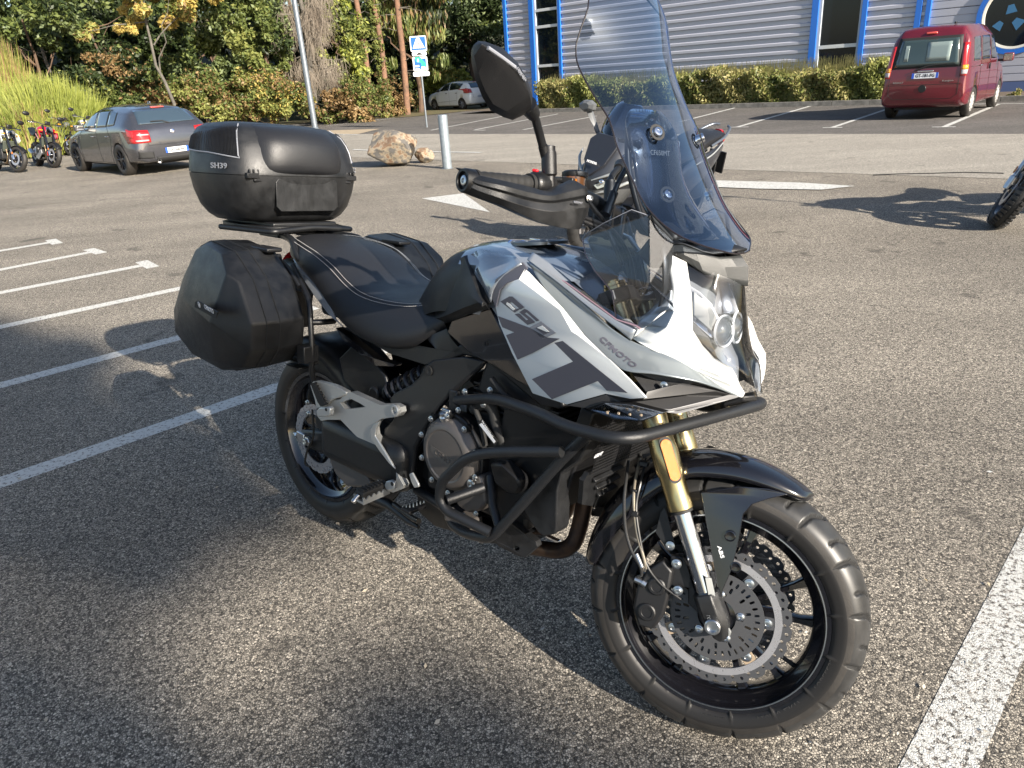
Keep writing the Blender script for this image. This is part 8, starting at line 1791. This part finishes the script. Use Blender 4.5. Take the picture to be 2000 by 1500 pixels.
    for s in (-1, 1): lathe('engine_cover', (.70, s * .14, .42), (0, s, 0), [(.085, 0), (.08, .03), (1e-5, .035)], opts.get('case', K_CASE), root, 28, angle=30)
    boxo('radiator', (1.02, 0, .60), (.05, .26, .26), mat('radiator_greenish', (.06, .07, .055), .5), root, bevel=.01, R=np.array([[.93, 0, .3], [0, 1, 0], [-.3, 0, .93]]))
    for y in (-.07, .0, .07): tube('exhaust_downpipe', [(1.02, y, .52), (1.06, y, .38), (.98, y, .24), (.75, y * .5, .20)], .018, mat('bronze_pipe', (.35, .25, .15), .3, metal=.9), root, sp=True)
    boxo('exhaust_box', (.55, 0, .22), (.40, .22, .12), K_MATT, root, bevel=.04); lathe('silencer', (.42, -.17, .30), (-1, -.1, .35), [(.04, 0), (.055, .03), (.055, .26), (.035, .30)], K_STEEL, root, 20)
    tube('frame', [(1.12, 0, .88), (.80, -.13, .78), (.50, -.14, .55), (.45, -.12, .36)], .022, K_MATT, root, sp=True); tube('frame', [(1.12, 0, .88), (.80, .13, .78), (.50, .14, .55), (.45, .12, .36)], .022, K_MATT, root, sp=True)
    hl = spin(lathe('headlight', (1.22, 0, .88), (1, 0, -.1), [(.02, -.10), (.07, -.05), (.082, 0), (.075, .02), (1e-5, .028)], opts.get('hl', K_CHR), root, 28, angle=40), Sm)
    spin(boxo('instrument_pod', (1.14, 0, 1.04), (.05, .12, .09), K_PL, root, bevel=.015), Sm)
    if opts.get('stripe'): prism('belly_fairing', [[(.95, -.15, .42), (1.00, -.15, .34), (.70, -.16, .18), (.45, -.15, .22), (.60, -.15, .36)]], (0, .02, 0), opts['stripe'], root, bevel=.006); prism('belly_fairing', [[(.95, .15, .42), (1.00, .15, .34), (.70, .16, .18), (.45, .15, .22), (.60, .15, .36)]], (0, -.02, 0), opts['stripe'], root, bevel=.006)
    tube('side_stand', [(.55, .12, .30), (.58, .22, .06)], .012, K_MATT, root)
    return root
MR = mat('moto_red', (.55, .008, .03), .22, coat=1.0); MW = mat('moto_white', (.62, .66, .62), .22, coat=1.0); MKK = mat('moto_black', (.012, .012, .014), .2, coat=1.0)
REDC = mat('calliper_red', (.65, .03, .01), .35)
def front_at(u, v, az, steer_=0, wb=1.40):
    g = G(u, v); return (g[0] - wb * math.cos(az), g[1] - wb * math.sin(az), 0)
azm = rad(-38)
moto('white_motorcycle', 'white naked motorcycle at the far left, cut by the photo edge', front_at(38, 337, azm), azm, rad(9), rad(16), MW, dict(trim=mat('pink_trim', (.6, .3, .32), .4), fork=K_GLOSS))
moto('red_motorcycle', 'bright red naked motorcycle between the white one and the grey hatchback', front_at(108, 328, rad(-46)), rad(-46), rad(9), rad(14), MR, dict(cal=REDC, trim=mat('pink_trim2', (.55, .25, .27), .4), stripe=mat('belly_grey', (.30, .30, .31), .4), case=K_ENG))
moto('black_motorcycle', 'black naked motorcycle half hidden behind the red one', front_at(140, 304, rad(-44)), rad(-44), rad(9), rad(12), MKK, dict())
moto('black_and_white_motorcycle', 'motorcycle with a white nose showing over the bonnet of the grey hatchback', front_at(185, 300, rad(-44)), rad(-44), rad(9), rad(12), mat('moto_greywhite', (.5, .52, .53), .25, coat=1), dict(tail=MKK, hl=MW))
# --- motorcycle cut by the right edge: its rear wheel is in view
g = G(1935, 443); azr = rad(-12)
TRB = moto('trail_motorcycle', 'dark trail motorcycle cut off by the right edge, treaded wheel in view', (0, 0, 0), 0, 0, rad(36), MKK, dict(knobs=1, fork=mat('fork_gunmetal', (.10, .10, .11), .3, metal=.7), forklow=K_STEEL, tyre=mat('trail_tyre', (.02, .02, .02), .7)), group=None)
# wheel plane seen almost edge-on, handlebar turned towards the lane: the front contact point sits on the surveyed spot
azb = rad(203); lean_b = rad(14)
TRB.matrix_world = Matrix.Translation((g[0] + .08 - 1.40 * math.cos(azb), g[1] - 1.40 * math.sin(azb), .0)) @ Matrix.Rotation(azb, 4, 'Z') @ Matrix.Rotation(-lean_b, 4, 'X')
# --- maxi scooter
def scooter():
    root = empty('maxi_scooter'); tag(root, 'black maxi scooter with a silver chin parked behind the windscreen of the touring motorcycle', 'scooter')
    fw = G(1128, 478); rwh = G(1400, 362); d = rwh - fw; az = math.atan2(-d[1], -d[0]); fwp = fw + np.array([0.02, .02, 0])
    WBs = 1.56; org = np.array([fwp[0] - WBs * math.cos(az), fwp[1] - WBs * math.sin(az), 0])
    root.matrix_world = Matrix.Translation((1.734, 6.974, 0)) @ Matrix.Rotation(rad(-138.8), 4, 'Z') @ Matrix.Rotation(-rad(12), 4, 'X') @ Matrix.Diagonal((.885, .885, .885, 1))
    SK2 = mat('scooter_satin_black', (.020, .022, .028), .28, coat=.4); SG2 = mat('scooter_matt_grey', (.10, .105, .11), .4); SS = mat('scooter_silver_edge', (.42, .44, .44), .3, metal=.5)
    for nm, x, r, w in (('front_wheel', WBs, .27, .12), ('rear_wheel', 0, .26, .15)):
        W = empty(nm, (x, 0, r), parent=root)
        lathe('tyre', (0, 0, 0), (0, 1, 0), [(r * .72, -w * .42), (r * .80, -w * .5), (r * .92, -w * .42), (r, 0), (r * .92, w * .42), (r * .80, w * .5), (r * .72, w * .42)], K_TRUB, W, 48, close=True, angle=60)
        gb_ = MB()
        for k in range(22):
            a = 2 * math.pi * k / 22
            for s in (-1, 1):
                P = [np.array([(r * 1.002 - .035 * (t ** 2) * 1.0) * math.cos(a + t * .16 * (1 if k % 2 else .6)), s * w * (.06 + .40 * t), (r * 1.002 - .035 * t ** 2) * math.sin(a + t * .16 * (1 if k % 2 else .6))]) for t in np.linspace(0, 1, 5)]; gb_.tube(P, .0028, 4)
        gb_.build('tread_groove', K_RUB, W, smooth=False)['kind'] = 'stuff'
        lathe('rim', (0, 0, 0), (0, 1, 0), [(r * .74, -w * .4), (r * .68, -w * .42), (r * .66, 0), (r * .68, w * .42), (r * .74, w * .4)], K_GLOSS, W, 40, close=True); lathe('brake_disc', (0, -.05, 0), (0, 1, 0), [(.07, -.002), (.125, -.002), (.125, .002), (.07, .002)], K_DISC, W, 40, close=True); lathe('hub', (0, 0, 0), (0, 1, 0), [(.05, -.05), (.05, .05)], K_GLOSS, W, 16)
        for k in range(5): a = 2 * math.pi * k / 5; MB().rod((0, 0, 0), (r * .68 * math.cos(a), 0, r * .68 * math.sin(a)), .018, .012, n=6).build('spoke', K_GLOSS, W, smooth=False)
    rows = []
    for a in (20, 45, 75, 105, 140): rows.append([np.array([WBs + .29 * math.cos(rad(a)), y, .27 + .295 * math.sin(rad(a)) - abs(y) * .4]) for y in (-.075, -.04, 0, .04, .075)])
    grid('front_mudguard', dense(rows, 2, 2), SK2, root, solid=.004)
    # front shield: rows upward, each from left edge round the nose to right edge
    rows = []
    for z, xn, w, xb in ((.40, 1.50, .13, 1.30), (.50, 1.58, .20, 1.30), (.60, 1.64, .26, 1.28), (.68, 1.655, .30, 1.26), (.76, 1.63, .335, 1.22), (.86, 1.57, .33, 1.18), (.96, 1.50, .29, 1.16), (1.04, 1.43, .23, 1.14), (1.10, 1.38, .19, 1.14)):
        rows.append([np.array([xb + (xn - xb) * (1 - abs(t) ** 2.1), w * t, z + .03 * abs(t)]) for t in np.linspace(-1, 1, 13)])
    grid('front_shield', dense(rows, 2, 1), [SK2, SG2], root, solid=.012, angle=30, mfun=lambda i, j: 1 if i < 4 else 0)
    for s in (-1, 1):
        L = [(1.635, s * .06, .655), (1.60, s * .17, .72), (1.50, s * .27, .80), (1.47, s * .29, .775), (1.56, s * .20, .69), (1.62, s * .10, .625)]
        h = prism('headlight', [[np.array(p) + np.array([.012, 0, 0]) for p in L]], (-.02, 0, 0), mat('scooter_lamp', (.55, .60, .58), .12, metal=.5, coat=1), root, bevel=.004)
        lathe('lamp_cell', np.array([1.60, s * .13, .70]) + np.array([.02, 0, 0]), (1, s * .4, .2), [(.022, 0), (.022, .01), (.012, .016), (1e-5, .012)], K_CHR, h, 16)
        tube('silver_trim', [(1.645, s * .03, .690), (1.60, s * .15, .755), (1.52, s * .25, .815), (1.40, s * .325, .86)], [.006, .012, .013, .006], SS, root, sp=True)
        tube('silver_trim', [(1.60, s * .05, .57), (1.545, s * .16, .62), (1.44, s * .27, .70), (1.34, s * .31, .73)], [.006, .014, .015, .006], SS, root, sp=True)
        rows = []
        for x, z0, z1, y in ((1.30, .36, .80, .27), (1.15, .28, .72, .27), (.95, .24, .46, .25), (.70, .26, .52, .24), (.45, .32, .70, .22), (.20, .42, .76, .20), (-.10, .56, .80, .16), (-.32, .70, .84, .09)): rows.append([np.array([x, s * (y * .8), z0]), np.array([x, s * y, z0 + (z1 - z0) * .3]), np.array([x, s * y * 1.02, z0 + (z1 - z0) * .7]), np.array([x, s * y * .85, z1])])
        grid('side_fairing', dense(rows, 2, 2), SK2, root, solid=.008)
        tube('grab_rail', [(.02, s * .17, .84), (-.20, s * .16, .90), (-.36, s * .11, .96), (-.42, s * .05, .97)], .014, mat('rail_slate', (.12, .14, .17), .3, metal=.5), root, sp=True)
        tube('side_crease', [(.30, s * .215, .70), (0, s * .19, .76), (-.28, s * .115, .83)], .008, SS, root, sp=True)
        rows = [[np.array([1.30 + dx, s * .42 + .098 * k * math.cos(t), 1.21 + .055 * k * math.sin(t) + .01 * math.cos(t)]) for t in (-.5, .4, 1.2, 2.0, 2.8, 3.6, 4.6, 5.4)] for dx, k in ((-.03, .85), (-.02, 1), (.02, .95), (.045, .55))]
        grid('mirror', rows, SG2, root, closed_v=True, caps=True, smooth=False)
        prism('mirror_stalk', [[(1.28, s * .25, .98), (1.32, s * .25, .98), (1.32, s * .41, 1.16), (1.28, s * .385, 1.17)]], (-.03, 0, 0), SG2, root, bevel=.008)
        tube('handlebar', [(1.10, s * .06, 1.02), (1.08, s * .30, 1.03)], .016, K_RUB, root)
    ws_ = []
    for z, x, w in ((1.02, 1.45, .17), (1.10, 1.40, .19), (1.20, 1.34, .185), (1.28, 1.29, .15), (1.31, 1.27, .10)): ws_.append([np.array([x - .08 * abs(t) ** 2, w * t, z]) for t in np.linspace(-1, 1, 11)])
    grid('windshield', dense(ws_, 2, 1), sheet('scooter_screen', (.30, .36, .46), rough=.03, boost=1.8), root, solid=.003)
    pn = [(1.655 - .0, 0, .72), (1.60, .12, .84), (1.50, .16, 1.0), (1.46, .10, 1.06), (1.47, -.10, 1.06), (1.50, -.16, 1.0), (1.60, -.12, .84)]
    o = prism('nose_panel', [[np.array(p) + np.array([.012, 0, 0]) for p in pn]], (-.02, 0, 0), SK2, root, bevel=.006)
    text('nose_lettering', 'HONDA', np.array([1.635, -.0, .842]), (0, 1, 0), (-.45, 0, 1), .022, K_WLET, root, depth=.006, width=.11)
    rows = []
    for x, z, w, zb in ((-.36, .90, .05, .86), (-.25, .93, .12, .86), (.05, .92, .16, .82), (.22, .86, .17, .76), (.32, .80, .17, .72), (.55, .78, .16, .68), (.70, .80, .10, .70)): rows.append(sym([(x, -w * .8, zb), (x, -w, (z + zb) / 2), (x, -w * .85, z - .01), (x, 0, z)]))
    grid('seat', dense(rows, 3, 2), K_LEATH, root, solid=.01)
    MB().box((.25, 0, .42), (.60, .30, .26)).box((.95, 0, .30), (.50, .36, .10)).build('engine_and_floor', K_MATT, root, bevel=.03)
    lathe('silencer', (.25, -.22, .32), (-1, -.05, .18), [(.03, 0), (.06, .04), (.065, .32), (.04, .38)], K_MATT, root, 24); lathe('tail_lamp', (-.36, 0, .86), (-1, 0, 0), [(.08, -.03), (.08, 0), (.05, .02), (1e-5, .02)], TAIL, root, 20)
    boxo('number_plate_holder', (-.42, 0, .60), (.02, .2, .22), K_PL, root); boxo('mudflap', (-.30, 0, .48), (.02, .16, .30), K_PL, root, bevel=.006)
    for y in (-.10, .10): tube('fork_leg', [(WBs, y * .8, .27), (WBs - .10, y, .52)], .022, K_MATT, root)
    tube('side_stand', [(.55, .2, .26), (.60, .30, .06)], .012, K_MATT, root)
    return root
scooter()

# ------------------------------------------------------------------ trees behind the camera that throw the broad shade across the lot
def shade_tree(label, base, h, blobs, n=9000):
    root = empty('shade_tree', tuple(base)); tag(root, label, 'tree', 'tall trees behind the photographer'); mb = MB(); limb(mb, (0, 0, 0), (0, 0, h * .7), .22, .10, .15, 8); mb.build('trunk', K_BARK, root)
    crown('crown', root, blobs, [('mid', 2), ('dark', 2)], n, .22, 60, 0, .42); return root
sdir = np.array([math.cos(SUN_AZ), math.sin(SUN_AZ), 0]); sper = np.array([-sdir[1], sdir[0], 0]); tel = math.tan(SUN_EL)
sb_ = sdir * 26
def LZ(lat, z, r, rz): p = sper * lat; return (p[0], p[1], z, r, r, rz)
tr_ = empty('tall_tree', tuple(sb_ - sper * 1.6)); tag(tr_, 'tall full-crowned tree standing behind the photographer towards the sun', 'tree')
mb = MB(); limb(mb, (0, 0, 0), (0, 0, 11.5), .28, .12, .2, 10)
for k in range(5): limb(mb, (0, 0, 8 + k * .7), tuple(np.array([rng_.normal(), rng_.normal(), 12 + rng_.normal()]) * np.array([1.2, 1.2, 1])), .10, .03, .15, 6)
mb.build('trunk', K_BARK, tr_)
off_ = 1.6
crown('crown', tr_, [LZ(-1.0 + off_, 13.7, 1.75, 1.75), LZ(-.55 + off_, 11.55, 1.80, 1.40), LZ(-3.4 + off_, 12.8, 1.8, 2.2), LZ(-1.6 + off_, 9.6, 2.0, 1.5), LZ(.38 + off_, 12.15, .85, .60), LZ(.02 + off_, 13.1, .90, .95)], [('mid', 2), ('dark', 2)], 42000, .20, 220, 0, .26)
